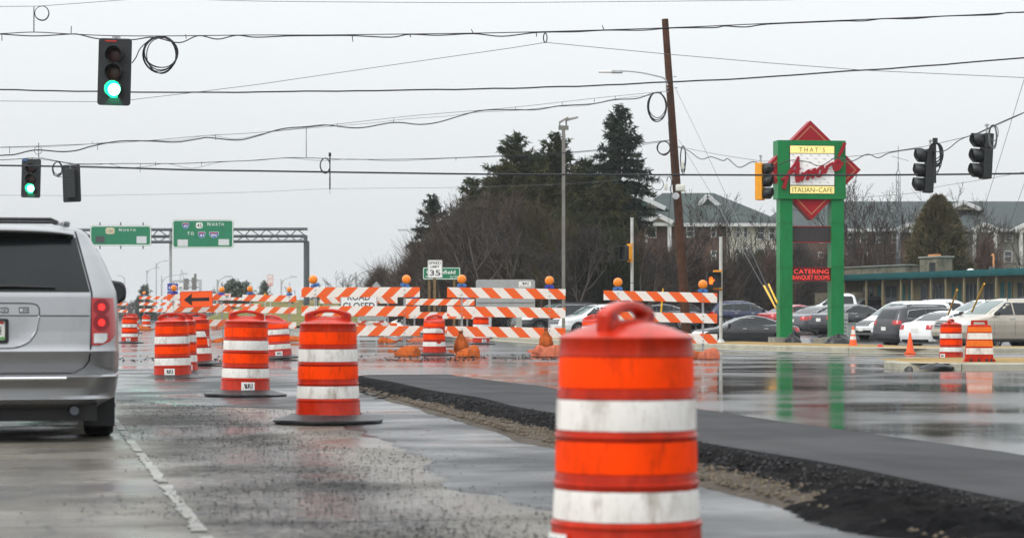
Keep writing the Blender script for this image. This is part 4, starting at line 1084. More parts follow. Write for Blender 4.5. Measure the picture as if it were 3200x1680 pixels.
        mb = MB(); mb.box((mx, sg * (my + .12), mz + .05), (.10, .20, .14), bev=.03); mb.build('mirror', 'trim_black', root, 60)
        mb = MB()
        for hx in ((wins[0][1][0] + .10, wins[1][1][0] + .12) if kind != 'pickup' else (.58, -.40)):
            hz = mz - .13; mb2 = MB(); mb2.box((hx, sg * (s.half(hx, hz) + .012), hz), (.20, .03, .035), bev=.008); mb2.build('door_handle', 'chrome', root)
        zb = s.z[0] + .06
        mb = MB(); mb.box(((wx[0] + wx[1]) / 2, sg * (s.half(0, zb) - .04), zb), (wx[0] - wx[1] - 2.5 * wr, .10, .10)); mb.build('sill', 'trim_black', root)
        for x in wx: car_wheel(root, x, sg * (s.half(x, .6) - .115), wr)
        # door gaps
        for dx in ((wins[0][1][0] - .025, wins[0][0][0] - .02) if kind != 'pickup' else (.47, 1.30)):
            zz = [s.z[0] + .2 + (mz - s.z[0] - .2) * i / 6 for i in range(7)]
            mb = MB()
            for za, zc in zip(zz, zz[1:]): mb.add([(dx - .005, sg * (s.half(dx, za) + .0025), za), (dx + .005, sg * (s.half(dx, za) + .0025), za), (dx + .005, sg * (s.half(dx, zc) + .0025), zc), (dx - .005, sg * (s.half(dx, zc) + .0025), zc)], [(0, 1, 2, 3)])
            mb.build('door_gap', 'seam', root)
    mb = MB()
    wl = s.at(zl)[2]
    s.end_panel(-wl * .50, wl * .50, zl - .10, zh - .02, True, off=.010).build('grille', 'trim_black', root, 180)
    for k in range(3):
        z = zl - .08 + k * (zh - zl + .08) / 3
        s.end_panel(-wl * .48, wl * .48, z, z + .016, True, off=.018, nv=1).build('grille_bar', 'chrome', root, 180)
    s.end_panel(-wl * .62, wl * .62, s.z[1] - .02, s.z[1] + .09, True, off=.007).build('bumper_inlet', 'trim_black', root, 180)
    mb = MB(); mb.box((s.front(0, .45) + .012, 0, .47), (.012, .31, .15)); mb.build('number_plate', 'plate_white', root)
    if kind != 'pickup':
        pz = tz[0] - (.02 if kind == 'sedan' else .16)
        mb = MB(); mb.box((s.rear(0, pz) - .012, 0, pz), (.012, .31, .15)); mb.build('number_plate', 'plate_white', root)
        s.end_panel(-.8, .8, s.z[1] - .04, s.z[1] + .07, False, off=.007).build('bumper_trim', 'trim_black', root, 180)
    if kind in ('suv', 'crossover'):
        for sg in (-1, 1):
            zr = s.z[-2]; y = s.at(zr)[2] - .06
            mb = MB(); mb.tube(smoothpath([(.15, sg * y, zr - .03), (0, sg * y, zr + .05), (-1.5, sg * y, zr + .05), (-1.75, sg * y, zr - .03)], 4), .018, 6); mb.build('roof_rail', 'trim_black', root, 60)
    if kind == 'pickup':
        mb = MB()
        x0, x1 = -2.92, -.80
        out = [(x0, -.97), (x1, -.97), (x1, .97), (x0, .97)]
        for sg in (-1, 1): mb.box(((x0 + x1) / 2, sg * .93, .88), (x1 - x0, .09, .62), bev=.02)
        mb.box((x0 + .04, 0, .88), (.07, 1.78, .62), bev=.02); mb.box((x1 - .04, 0, .88), (.07, 1.78, .62)); mb.box(((x0 + x1) / 2, 0, .62), (x1 - x0, 1.8, .08))
        o = mb.build('cargo_bed', 'paint_white', root)
        cut = MB()
        for sg in (-1, 1): cut.cyl((wx[1], sg * .6, wr), (wx[1], sg * 1.3, wr), wr * 1.17, 28)
        c = cut.build('cutter', None); bo = o.modifiers.new('b', 'BOOLEAN'); bo.operation = 'DIFFERENCE'; bo.object = c; bo.solver = 'EXACT'
        dg = bpy.context.evaluated_depsgraph_get(); dg.update(); me = bpy.data.meshes.new_from_object(o.evaluated_get(dg)); o.modifiers.clear(); o.data = me; bpy.data.objects.remove(c)
        mb = MB(); mb.box((x0 - .06, 0, .55), (.14, 1.8, .18), bev=.03); mb.build('rear_bumper', 'chrome', root)
        for sg in (-1, 1):
            mb = MB(); mb.box((x0 + .02, sg * .90, .98), (.10, .15, .34), bev=.02); mb.build('taillight', 'lamp_red', root)
        mb = MB(); mb.box((-1.0, 0, .52), (3.6, 1.2, .16)); mb.build('chassis', 'trim_black', root)
    mb = MB(); mb.box(((wx[0] + wx[1]) / 2, 0, wr * 1.05 + .05), (wx[0] - wx[1] + 1.2, 1.12, .36)); mb.build('underbody', 'trim_black', root)
    CARS[kind] = root
    return root
LOTPTS = []
used_car = set()
def car(kind, px, d, zg, head, mat, label, cat='car', scale=1.0, glass=None, name='parked_car', group='cars in the motel parking lot'):
    if kind not in CARS: car_type(kind)
    src = CARS[kind]
    if kind in used_car: t = copy_tree(src)
    else: t = src; used_car.add(kind)
    t.name = name
    x = (px - 1600) * d / F
    t.location = (x, d, zg); t.rotation_euler = (0, 0, R(head)); t.scale = (scale,) * 3
    LOTPTS.append((x, d, zg))
    for c in t.children:
        n = c.name.split('.')[0]
        if n in ('body', 'cargo_bed'):
            c.material_slots[0].link = 'OBJECT'; c.material_slots[0].material = M[mat]
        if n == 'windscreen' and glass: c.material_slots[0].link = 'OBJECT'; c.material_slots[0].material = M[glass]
    tag(t, label, cat, group)
    return t
# heading 0 = nose to the right, 180 = nose to the left, 90 = nose away from the camera
car('sedan', 2322, 104, -.52, 186, 'paint_black', 'shiny black sedan behind the hand signal post, nose to the left')
car('crossover', 2330, 138, .10, 8, 'paint_navy', 'dark navy crossover behind the black sedan, nose to the right', 'SUV')
car('crossover', 2135, 141, .08, 14, 'paint_charcoal', 'dark crossover whose red tail light shows left of the hand signal post', 'SUV')
car('sedan', 2050, 133, .12, 176, 'paint_grey', 'grey sedan with only its roof between pole and barricade boards')
car('sedan', 2500, 128, .04, 28, 'paint_red', 'red sedan mostly hidden by the left green sign post')
car('sedan', 2580, 121, -.06, 38, 'paint_grey', 'grey sedan between the two green sign posts, tail to the left')
car('sedan', 2680, 112, .00, 33, 'paint_charcoal', 'charcoal sedan passing behind the right green sign post, tail to the left')
car('pickup', 2632, 134, .22, 180, 'paint_white', 'white pickup truck with its cargo bed to the right', 'pickup', name='pickup_truck')
car('van', 2822, 108, -.16, 212, 'paint_white', 'old white minivan with nose to the left beside the banded cone', 'minivan', name='parked_minivan')
car('suv', 2915, 99, -.42, 26, 'paint_charcoal', 'charcoal SUV with chrome window trim, tail beside the old minivan', 'SUV')
car('sedan', 2985, 92, -.34, 40, 'paint_white', 'white sedan with red tail light left of the beige SUV')
car('suv', 3125, 84, -.24, 207, 'paint_beige', 'beige SUV behind the two short drums, nose to the left', 'SUV', glass='glass_pale')
car('crossover', 2895, 127, .12, 192, 'paint_white', 'white crossover with roof rails behind the charcoal SUV', 'SUV')
car('crossover', 2950, 140, .22, 10, 'paint_maroon', 'maroon crossover in the back row near the motel', 'SUV')
car('crossover', 3080, 140, .25, 12, 'paint_white', 'white crossover in the back row, tail to the left', 'SUV')
car('suv', 3065, 113, -.10, 205, 'paint_white', 'white SUV with pale windscreen right behind the beige SUV', 'SUV')
car('van', 3215, 122, .18, 196, 'paint_grey', 'grey minivan cut off by the right edge of the picture', 'minivan', name='parked_minivan')
car('suv', 2705, 145, .25, 186, 'paint_charcoal', 'dark SUV whose roof shows above the pickup bed', 'SUV')
car('pickup', 1690, 138, .10, 4, 'paint_charcoal', 'dark pickup truck behind the grey trailer board, nose to the right', 'pickup', name='pickup_truck')
car('suv', 1745, 127, -.16, 205, 'paint_charcoal', 'dark SUV with a chrome grille low behind the middle barricade', 'SUV')
car('crossover', 1858, 121, -.16, 206, 'paint_white', 'white crossover left of the big blurred drum, nose to the left', 'SUV')
car('pickup', 1420, 150, -.05, 183, 'paint_red', 'red pickup truck behind the small barricades near the speed limit sign', 'pickup', name='pickup_truck', scale=.92)

# the sunken parking lot follows the ground under the cars
LP = np.array(LOTPTS + [(-6, 140, -.02), (-2, 165, .0), (20, 165, .3), (40, 150, .4), (40, 100, 0), (30, 76, 0), (19, 69, -.05), (14, 70, -.10), (12, 72, -.15), (9, 80, -.25), (5, 100, -.25), (2, 120, -.15)])
def lot_z(x, y):
    dd = (LP[:, 0] - x) ** 2 + (LP[:, 1] - y) ** 2 * .6 + .8
    w = 1 / dd ** 1.6
    return float((w * LP[:, 2]).sum() / w.sum())
lotedge = [p for p in offs(KR, 3.35) if p.y < 170]
def lot_left(y):
    ys = [p.y for p in lotedge[12:]]; xs = [p.x for p in lotedge[12:]]
    return float(np.interp(y, ys, xs))
mb = MB()
def lotf(u, v):
    y = 60 + 110 * v
    kx = [p.x for p in lotedge if p.y <= y]
    if y < 62.9: xl = 12 + (62.9 - y)
    else: xl = lot_left(y)
    x = xl + (75 - xl) * u ** 1.4
    return (x, y, min(lot_z(x, y), .09) if u < .02 else lot_z(x, y))
mb.grid(lotf, 60, 80)
mb2 = MB(); mb2.grid(lambda u, v: (-10 + 130 * u, 169.5 + 150 * v, .22 + .15 * mnoise.noise(Vector((u * 9, v * 9, 0)))), 30, 20); tag(mb2.build('lawn', 'grass', smooth=180), kind='structure')
tag(mb.build('parking_lot', 'lot', smooth=180), kind='structure')

# ------------------------------------------------------------------ silver minivan in the next lane
def silver_van():
    d = F / 420.0
    t = thing('minivan', 'silver minivan seen from behind at the left edge of the picture', 'minivan')
    p = P(-49, 981, d)
    lv = [(.26, -2.40, 2.30, .84, .38, .6), (.30, -2.50, 2.44, .90, .38, .65), (.335, -2.545, 2.48, .965, .38, .7), (.36, -2.520, 2.48, .972, .38, .7), (.42, -2.525, 2.5, .985, .36, .7), (.475, -2.56, 2.5, .99, .36, .7), (.50, -2.58, 2.5, .995, .36, .75), (.515, -2.555, 2.5, .995, .36, .75), (.522, -2.435, 2.5, .995, .34, .75), (.56, -2.44, 2.49, 1.0, .32, .8), (.66, -2.475, 2.45, 1.0, .32, .85), (.69, -2.49, 2.42, 1.0, .32, .85), (.72, -2.475, 2.4, 1.0, .32, .85), (.84, -2.462, 2.1, .998, .30, .8), (.95, -2.455, 1.75, .995, .30, .6),
          (1.05, -2.445, 1.45, .99, .30, .5), (1.10, -2.44, 1.35, .985, .30, .5), (1.14, -2.425, 1.28, .98, .30, .45), (1.30, -2.365, 1.0, .925, .28, .4), (1.45, -2.30, .72, .865, .26, .3), (1.58, -2.235, .45, .800, .25, .28), (1.64, -2.21, .3, .765, .24, .25), (1.685, -2.19, .15, .72, .22, .25), (1.715, -2.12, .0, .65, .2, .2), (1.73, -1.9, -.2, .5, .1, .1)]
    s = Shell(lv)
    s.body(t, 'paint_silver', (1.58, -1.42), .345, extra=60)
    nrm = lambda a, c: (lambda j: (-(a + (c - a) * j), a + (c - a) * j))
    s.end_panel(0, 0, 1.135, 1.605, False, off=.004, nu=20, nv=12, fy=nrm(.775, .672)).build('rear_window', 'glass_tint', t, 180)
    for sg in (-1, 1):    # body-coloured corner pillar edge seam
        zz = [.52 + (1.66 - .52) * i / 24 for i in range(25)]
        def ys(z): return np.interp(z, [.50, .56, .62, .72, 1.10, 1.14, 1.60, 1.66], [.60, .72, .765, .775, .785, .782, .680, .665])
        mb = MB()
        for a, b in zip(zz, zz[1:]):
            mb.add([(s.rear(ys(a), a) - .0035, sg * (ys(a)), a), (s.rear(ys(a) + .012, a) - .0035, sg * (ys(a) + .012), a), (s.rear(ys(b) + .012, b) - .0035, sg * (ys(b) + .012), b), (s.rear(ys(b), b) - .0035, sg * ys(b), b)], [(0, 1, 2, 3)])
        mb.build('tailgate_gap', 'seam', t)
        # tail light: red body with two lit rings and a clear foot
        def fy(j):
            z = .735 + .355 * j; lo = .787; hi = np.interp(z, [.735, .76, .80, .85, 1.09], [.86, .925, .965, .975, .955]); return (sg * lo, sg * hi)
        tl = s.end_panel(0, 0, .735, 1.09, False, off=.010, nu=14, nv=14, fy=fy).build('taillight', 'lamp_red', t, 180)
        for zc in (1.022, .905):
            mb = MB()
            yc = .862; 
            def disc(r0, r1, off, name, mt):
                mb = MB(); n = 22; v = []
                for k in range(n):
                    a = 2 * math.pi * k / n
                    for r in (r0, r1):
                        y = yc + r * math.cos(a); z = zc + r * math.sin(a); v.append((s.rear(y, z) - off, sg * y, z))
                mb.add(v, [(2 * k, 2 * k + 1, 2 * ((k + 1) % n) + 1, 2 * ((k + 1) % n)) for k in range(n)]); mb.build(name, mt, tl, 180)
            disc(.001, .026, .0135, 'lit_bulb', 'lamp_red_lit'); disc(.028, .062, .0120, 'reflector_ring', 'crimson_dark')
        def fy2(j):
            z = .752 + .072 * j; return (sg * .803, sg * np.interp(z, [.752, .775, .824], [.875, .905, .905]))
        s.end_panel(0, 0, .752, .824, False, off=.0135, nu=8, nv=5, fy=fy2).build('reversing_light', 'lamp_clear', tl, 180)
        # side glass, mirror
        for k, poly in enumerate(([(1.10, 1.12), (.40, 1.12), (.40, 1.58), (.48, 1.56), (.85, 1.36)], [(.34, 1.12), (-.72, 1.12), (-.72, 1.58), (.34, 1.60)], [(-.80, 1.12), (-2.02, 1.15), (-1.92, 1.52), (-.80, 1.58)])):
            s.side_panel(poly, sg, .006).build('side_window', 'glass_tint', t, 180)
        mx = 1.05
        mb = MB(); mb.prism([(sg * .93, 1.09), (sg * 1.02, 1.04), (sg * 1.11, 1.06), (sg * 1.175, 1.10), (sg * 1.18, 1.20), (sg * 1.15, 1.255), (sg * 1.06, 1.27), (sg * .95, 1.26)][::sg], 0, .13)
        mb.v = [(y + mx, x, z) for x, y, z in mb.v]
        m_ = mb.build('mirror', 'trim_black', t); bv = m_.modifiers.new('b', 'BEVEL'); bv.width = .03; bv.segments = 3
        mb = MB(); mb.prism([(sg * .985, 1.10), (sg * 1.10, 1.085), (sg * 1.15, 1.12), (sg * 1.15, 1.205), (sg * 1.12, 1.24), (sg * .985, 1.24)][::sg], -.004, 0); mb.v = [(y + mx - .002, x, z) for x, y, z in mb.v]; mb.build('mirror_glass', 'glass_dark', m_)
        for x in (1.58, -1.42): car_wheel(t, x, sg * .865, .345, .225)
        # headlights
        s.end_panel(sg * .55, sg * .93, .68, .86, True, off=.008).build('headlight', 'lamp_clear', t, 180)
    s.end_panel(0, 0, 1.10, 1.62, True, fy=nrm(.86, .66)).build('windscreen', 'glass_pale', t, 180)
    # roof spoiler with its dark under-shadow face and brake lamp
    def sp(u, v):
        y = (-1 + 2 * u) * .66
        q = [(-2.02, 1.722), (-2.16, 1.712), (-2.30, 1.690), (-2.335, 1.668), (-2.325, 1.648), (-2.22, 1.625)]
        k = v * (len(q) - 1); i = min(int(k), len(q) - 2); f = k - i
        x = q[i][0] + (q[i + 1][0] - q[i][0]) * f; z = q[i][1] + (q[i + 1][1] - q[i][1]) * f
        e = abs(y / .66) ** 6
        return (x + .06 * e + .05 * (y / .66) ** 2, y, z - .02 * e - .018 * (y / .66) ** 2)
    mb = MB(); mb.grid(sp, 30, 14); mb.build('spoiler', 'paint_silver', t, 60)
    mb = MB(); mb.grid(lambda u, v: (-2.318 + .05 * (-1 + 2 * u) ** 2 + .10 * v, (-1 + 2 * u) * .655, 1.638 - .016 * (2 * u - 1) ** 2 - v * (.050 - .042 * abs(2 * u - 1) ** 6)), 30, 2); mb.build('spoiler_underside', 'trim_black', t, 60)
    mb = MB(); mb.box((-2.336, 0, 1.663), (.012, .20, .024)); mb.build('brake_light', 'lamp_red', t)
    # wiper
    mb = MB(); mb.tube([(s.rear(y, z) - .02, y, z) for y, z in ((.42, 1.178), (.1, 1.184), (-.2, 1.182), (-.52, 1.172))], [.016, .018, .014, .008], 6); mb.build('wiper', 'trim_black', t)
    # tailgate lines: lower edge gap, handle panel, plate recess
    mb = MB()
    mb.grid(lambda i, j: (s.rear((-1 + 2 * i) * .64, .512 + .016 * j) - .004, (-1 + 2 * i) * .64, .505 + .022 * j), 24, 1); mb.build('tailgate_gap', 'seam', t)
    mb = MB(); mb.grid(lambda i, j: (s.rear((-1 + 2 * i) * .60, .496) - .010 - .008 * math.sin(math.pi * j), (-1 + 2 * i) * .60, .478 + .024 * j), 24, 3); mb.build('bumper_trim', 'chrome', t, 180)
    def seam(pts, name='panel_line', w=.004):
        mb = MB(); pts = smoothpath([(y, 0, z) for y, z in pts], 5)
        for a, b in zip(pts, pts[1:]):
            dx, dz = b.x - a.x, b.z - a.z; l = math.hypot(dx, dz) or 1; nx, nz = -dz / l * w, dx / l * w
            q = [(a.x + nx, a.z + nz), (a.x - nx, a.z - nz), (b.x - nx, b.z - nz), (b.x + nx, b.z + nz)]
            mb.add([(s.rear(y, z) - .0045, y, z) for y, z in q], [(0, 1, 2, 3)])
        mb.build(name, 'seam', t)
    seam([(-.77, .955), (0, .957), (.77, .955)])
    seam([(-.40, .956), (-.40, 1.01), (-.36, 1.045), (-.2, 1.05), (.2, 1.05), (.36, 1.045), (.40, 1.01), (.40, .956)])
    # plate recess: a shallow bowl set into the gate
    def rec(u, v):
        z = .955 - .235 * v; hw = np.interp(v, [0, .5, .8, .93, 1.0], [.40, .375, .33, .27, .20]); y = (-1 + 2 * u) * hw
        e = min(1 - abs(2 * u - 1), 1 - v) * 4; e = min(1, max(0, e)); top = 1 - v
        return (s.rear(y, z) - .003 - .012 * (1 - e) * v, y, z)
    mb = MB(); mb.grid(rec, 30, 16); mb.build('plate_recess', 'paint_silver', t, 180)
    pts = [(np.interp(v, [0, .5, .8, .93, 1.0], [.40, .375, .33, .27, .20]), .955 - .235 * v) for v in (0, .25, .5, .7, .82, .92, 1.0)]
    lip = [(y, z) for y, z in pts] + [(0, .718)] + [(-y, z) for y, z in pts[::-1]]
    mb = MB(); mb.tube([(s.rear(q.x, q.z) - .002, q.x, q.z) for q in smoothpath([(y, 0, z) for y, z in lip], 4)], .010, 6); mb.build('recess_lip', 'paint_silver', t, 180)
    xx = s.rear(0, .85) - .012
    mb = MB(); mb.ring(rrect(-.178, .178, .755, .935, .02), rrect(-.150, .150, .775, .920, .012), 0, .02); mb.v = [(xx - y, x, z) for x, y, z in mb.v]; pf = mb.build('plate_frame', 'trim_black', t)
    mb = MB(); mb.prism(rrect(-.152, .152, .773, .922, .01), 0, .006); mb.v = [(xx - y, x, z) for x, y, z in mb.v]; pl = mb.build('number_plate', 'plate_white', t)
    def onplate(x, y, z): return (xx - .0075, -x * -1, z)
    def ptext(txt, cx, z0, h, mat, wd, nm='lettering'):
        mb = MB(); add_text(mb, txt, 0, z0, h, 0, width=wd, bold=.0); mb.v = [(xx - .0085, -(x + cx), z) for x, y, z in mb.v]; mb.build(nm, mat, pl)
    ptext('H', .105, .812, .068, 'ink', .036)
    mb = MB(); mb.prism(rrect(.070, .148, .776, .800, .004), .0065, .0078); mb.v = [(xx - y, -x, z) for x, y, z in mb.v]; st = mb.build('sticker', 'plate_green', pl)
    mb = MB(); add_text(mb, '19', 0, .780, .015, 0, width=.026, bold=.03); mb.v = [(xx - .0092, -(x + .125), z) for x, y, z in mb.v]; mb.build('lettering', 'ink', pl)
    mb = MB(); mb.box((xx - .0085, -.11, .905), (.002, .06, .018)); mb.build('plate_print', 'ink_red', pl)
    # badge letters
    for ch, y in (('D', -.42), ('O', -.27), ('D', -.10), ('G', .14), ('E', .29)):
        mb = MB(); add_text(mb, ch, 0, .980, .036, 0, width=.074, bold=.10); xr = s.rear(y, 1.0); mb.v = [(xr - .004, -(x + y), z) for x, _, z in mb.v]; mb.build('badge_shadow', 'seam', t)  # larger dark letters: shade painted in behind the chrome ones
    for ch, y in (('D', -.42), ('O', -.27), ('D', -.10), ('G', .14), ('E', .29)):
        mb = MB(); add_text(mb, ch, 0, .985, .026, 0, width=.062, bold=.02); n = len(mb.v)
        vv = mb.v; xr = s.rear(y, 1.0)
        mb.v = [(xr - .014, -(x + y), z) for x, _, z in vv] + [(xr - .001, -(x + y), z) for x, _, z in vv]
        f0 = list(mb.f); mb.f = f0 + [tuple(i + n for i in f)[::-1] for f in f0]
        ed = {}
        for f in f0:
            for a, b in zip(f, f[1:] + f[:1]): ed[(a, b)] = 1
        mb.f += [(a, b, b + n, a + n) for (a, b) in ed if (b, a) not in ed]
        mb.build('badge_letter', 'chrome', t)
    # roof rack
    for sg in (-1, 1):
        mb = MB(); mb.tube(smoothpath([(-1.98, sg * .60, 1.715), (-1.90, sg * .60, 1.745), (-.2, sg * .60, 1.775), (.25, sg * .60, 1.74)], 5), [.03] * 16, 8); mb.build('roof_rail', 'paint_silver', t, 60)
        mb = MB(); mb.box((-1.93, sg * .59, 1.735), (.22, .09, .05), bev=.02); mb.build('rail_foot', 'paint_silver', t, 60)
    for x, zt in ((-1.75, 1.755), (-.45, 1.84)):
        mb = MB(); mb.tube([(x, -.58, zt - .04), (x, -.50, zt), (x, .50, zt), (x, .58, zt - .04)], .016, 6); mb.build('cross_bar', 'trim_black', t, 60)
    # underside
    mb = MB(); mb.box((0, 0, .295), (4.7, 1.66, .26)); mb.build('underbody', 'trim_black', t)
    mb = MB(); mb.box((-1.42, 0, .27), (.12, 1.3, .10)); mb.build('rear_axle', 'trim_black', t)
    mb = MB(); mb.cyl((-2.25, -.52, .25), (-1.75, -.52, .26), .10, 14); mb.build('silencer', 'dark_steel', t, 40)
    mb = MB(); mb.cyl((-2.46, -.66, .245), (-2.2, -.64, .25), .033, 12); mb.build('exhaust_pipe', 'dark_steel', t, 40)
    for sg in (-1, 1):
        mb = MB(); mb.box((-1.80, sg * .86, .22), (.02, .24, .24)); mb.build('mud_flap', 'trim_black', t)
    # low roof: everything above the waist line is 12 per cent lower
    for c in t.children_recursive:
        if c.type == 'MESH' and not c.name.startswith(('wheel', 'rim', 'brake_disc', 'mirror')):
            for q in c.data.vertices:
                if q.co.z > 1.14: q.co.z = 1.14 + (q.co.z - 1.14) * .88
            c.data.update()
    # tail plane at distance d; nose along the road
    ang = math.atan2(RU.y, RU.x)
    t.rotation_euler = (0, 0, ang)
    t.location = Vector((p.x, d, .012)) + RU * 2.47
    return t
silver_van()

# ================================================================== signals, poles and overhead wires
def signal_head(name, label, px, py, d, plate=True, rz=0.0, roll=0.0, lit=2, body='signal_black', H=1.31, W=.65, loc=None, visor='signal_black', pitch=0.0):
    """three-lens signal hung by its top; px, py is the middle of the head; rz = 0 faces the camera"""
    p = P(px, py, d) if loc is None else loc
    t = thing(name, label, 'traffic signal', p); t.rotation_euler = (R(pitch), R(roll), R(rz))
    if plate:
        mb = MB(); mb.prism(rrect(-W / 2, W / 2, -H / 2, H / 2, .06), 0, .012); mb.build('backplate', 'signal_black', t)
    zs = [.33, -.015, -.345]
    for k, z in enumerate(zs):
        mb = MB(); mb.box((0, .12, z), (.34, .20, .345), bev=.02); sec = mb.build('housing', body, t)
        mb = MB(); n = 18; v = []
        for k2 in range(n + 1):
            a = R(-60) + R(300) * k2 / n
            for (r, y) in ((.165, -.004), (.165, -.24 + .10 * max(0, -math.sin(a)))): v.append((r * math.cos(a), y, z + r * math.sin(a)))
        mb.add(v, [(2 * i, 2 * i + 1, 2 * i + 3, 2 * i + 2) for i in range(n)])
        vz = mb.build('visor', visor, t, 60); so = vz.modifiers.new('s', 'SOLIDIFY'); so.thickness = .006
        mb = MB(); mb.lathe([(.001, -.035), (.08, -.028), (.112, -.010), (.122, .0)] if k == lit else [(.001, -.035), (.08, -.028), (.125, -.010), (.14, .0)], 24, Matrix.Translation((0, -.010, z)) @ Matrix.Rotation(R(-90), 4, 'X'))
        mb.v = [(x, -.004 - abs(y + .010) * .6, zz) for x, y, zz in mb.v]
        mb.build('lens', ('lens_red_dark', 'lens_amber_dark', 'lens_green_dark')[k] if k != lit else 'green_lit', t, 180)
        if k == lit:
            ld = bpy.data.lights.new('signal_glow', 'POINT'); ld.color = (.02, 1.0, .45); ld.energy = 20.0; ld.shadow_soft_size = .05
            lo = bpy.data.objects.new('signal_glow', ld); link(lo); lo.parent = t; lo.location = (0, -.13, z)
            mb = MB(); mb.lathe([(.124, 0), (.163, .001)], 24, Matrix.Translation((0, -.012, z)) @ Matrix.Rotation(R(-90), 4, 'X')); mb.build('lens_rim', 'green_halo', t)  # glowing ring added for the green spill round the lit lens
    mb = MB(); mb.cyl((0, .1, .52), (0, .1, .72), .025, 8); mb.box((0, .1, .69), (.16, .05, .03)); mb.build('hanger', 'steel', t)
    return t
t1 = signal_head('traffic_signal', 'large traffic signal with black backplate and lit green lens, top left', 358, 225, 47.0, roll=1.5)
mb = MB(); mb.box((-.085, -.006, .61), (.22, .006, .05)); mb.build('sticker', 'drum_plastic_faded', t1)
t2 = signal_head('traffic_signal', 'smaller lit green traffic signal above the minivan roof', 97, 557, 81.0, roll=1.5)
mb = MB(); mb.box((-.22, -.006, .61), (.15, .006, .05)); mb.build('sticker', 'battery_blue', t2)
signal_head('traffic_signal', 'black traffic signal seen from behind, right of the smaller green one', 224, 573, 84.0, rz=172, roll=2.0, lit=None)
signal_head('traffic_signal', 'yellow traffic signal seen from the side, left of the green cafe sign', 2388, 566, 66.0, plate=False, rz=68, roll=0, lit=None, body='signal_yellow')
signal_head('traffic_signal', 'dark tilted traffic signal with three hoods above the round evergreen', 2888, 532, 56.0, plate=False, rz=-88, roll=0, pitch=-4, lit=None)
signal_head('traffic_signal', 'dark traffic signal nearest the right edge of the picture', 3066, 486, 54.0, plate=False, rz=-80, roll=0, pitch=-3, lit=None)

def wire(name, label, pts, d0, d1, r, mat='cable', k=5, group='overhead cables', cat='cable', smooth=True, wob=0.0):
    x0, x1 = pts[0][0], pts[-1][0]; out = []
    for q in pts:
        dd = q[2] if len(q) > 2 else d0 + (d1 - d0) * ((q[0] - x0) / (x1 - x0) if x1 != x0 else 0)
        out.append(P(q[0], q[1], dd))
    path = smoothpath(out, k) if smooth else out
    if wob: path = [p + Vector((0, 0, wob * mnoise.noise(p * 1.3))) for p in path]
    o = MB().tube(path, r * .85, 5).build(name, mat, None, 180)
    return tag(o, label, cat, group)
E = -120; X_ = 3330
wire('overhead_wire', 'thin wire cutting the top left corner of the sky', [(E, 24), (0, 21), (108, 20), (160, 17), (390, 0), (560, -14)], 70, 70, .010, 'wire_grey')
wire('overhead_wire', 'thin wire running along the very top edge of the picture', [(560, -3), (800, 4), (1100, 7), (1500, 9), (1900, 6), (2400, 1), (2700, -5)], 110, 110, .016, 'wire_grey')
wire('signal_cable', 'straight upper strand of the cable that carries the large green signal', [(E, 108), (0, 106), (105, 101), (222, 107), (345, 112), (500, 113), (620, 112), (800, 110), (1000, 110), (1270, 107), (1500, 104), (1760, 98), (2100, 87), (2400, 74), (2640, 64), (2900, 53), (3060, 46), (3200, 38), (X_, 31)], 47.2, 42, .011)
wire('signal_cable', 'loosely twisted lower strand of the cable that carries the large green signal', [(E, 100), (0, 107), (110, 113), (222, 107), (250, 109), (310, 122), (410, 125), (480, 117), (560, 134), (620, 112), (680, 123), (740, 111), (800, 117), (900, 113), (1000, 112), (1100, 112), (1220, 117), (1280, 108), (1370, 111), (1480, 106), (1570, 114), (1680, 102), (1800, 100), (1890, 95), (2010, 95), (2100, 88), (2230, 87), (2265, 82), (2330, 85), (2400, 76), (2560, 69), (2640, 66), (2700, 66), (2760, 59), (2850, 59), (2950, 51), (3100, 47), (3150, 40), (3200, 39), (X_, 30)], 47.4, 42.2, .014)
wire('power_cable', 'heavy dark cable level with the foot of the large green signal', [(E, 279), (0, 281), (300, 286), (620, 289), (800, 288), (1000, 285), (1300, 282), (1600, 276), (1850, 268), (2080, 257), (2240, 251), (2400, 240), (2550, 231), (2700, 220), (2900, 206), (3140, 186), (X_, 172)], 60, 56, .022, wob=.02)
wire('guy_wire', 'thin wire rising from the large signal to the small loop in the upper cable', [(E, 315), (0, 316), (305, 318), (410, 312), (600, 290), (800, 265), (1200, 207), (1600, 150), (1705, 133)], 58, 49, .008, 'wire_grey', smooth=False)
wire('guy_wire', 'thin wire falling right from the small loop across the wooden pole', [(1705, 133), (1900, 152), (2080, 169), (2400, 197), (2700, 220), (3200, 243), (X_, 249)], 49, 48, .008, 'wire_grey', smooth=False)
wire('span_wire', 'thin straight messenger wire rising to the coil on the wooden pole', [(E, 463), (0, 460), (125, 456), (400, 444), (640, 424), (820, 413), (1100, 383), (1300, 361), (1600, 336), (1880, 305), (2086, 285)], 70, 88, .010, 'wire_grey')
wire('communication_cable', 'thick wavy cable slung below the messenger wire', [(E, 500), (0, 486), (45, 483), (110, 469), (190, 474), (240, 470), (290, 456), (375, 441), (470, 441), (550, 444), (620, 434), (650, 430), (740, 438), (800, 426), (880, 403), (960, 396), (1020, 391), (1120, 400), (1230, 383), (1310, 389), (1370, 382), (1445, 360), (1510, 345), (1600, 343), (1675, 343), (1750, 331), (1850, 325), (1920, 312), (1990, 308), (2040, 292), (2068, 290)], 70, 88, .023)
wire('communication_cable', 'slack thin strand that crosses the thick wavy cable', [(0, 461), (130, 459), (260, 452), (400, 440), (560, 438), (650, 423), (740, 434), (850, 412), (950, 402), (1050, 394), (1160, 385), (1270, 372), (1400, 363), (1480, 352), (1620, 345), (1740, 333), (1830, 330), (1920, 310), (2040, 297)], 70.3, 88, .008, 'wire_grey')
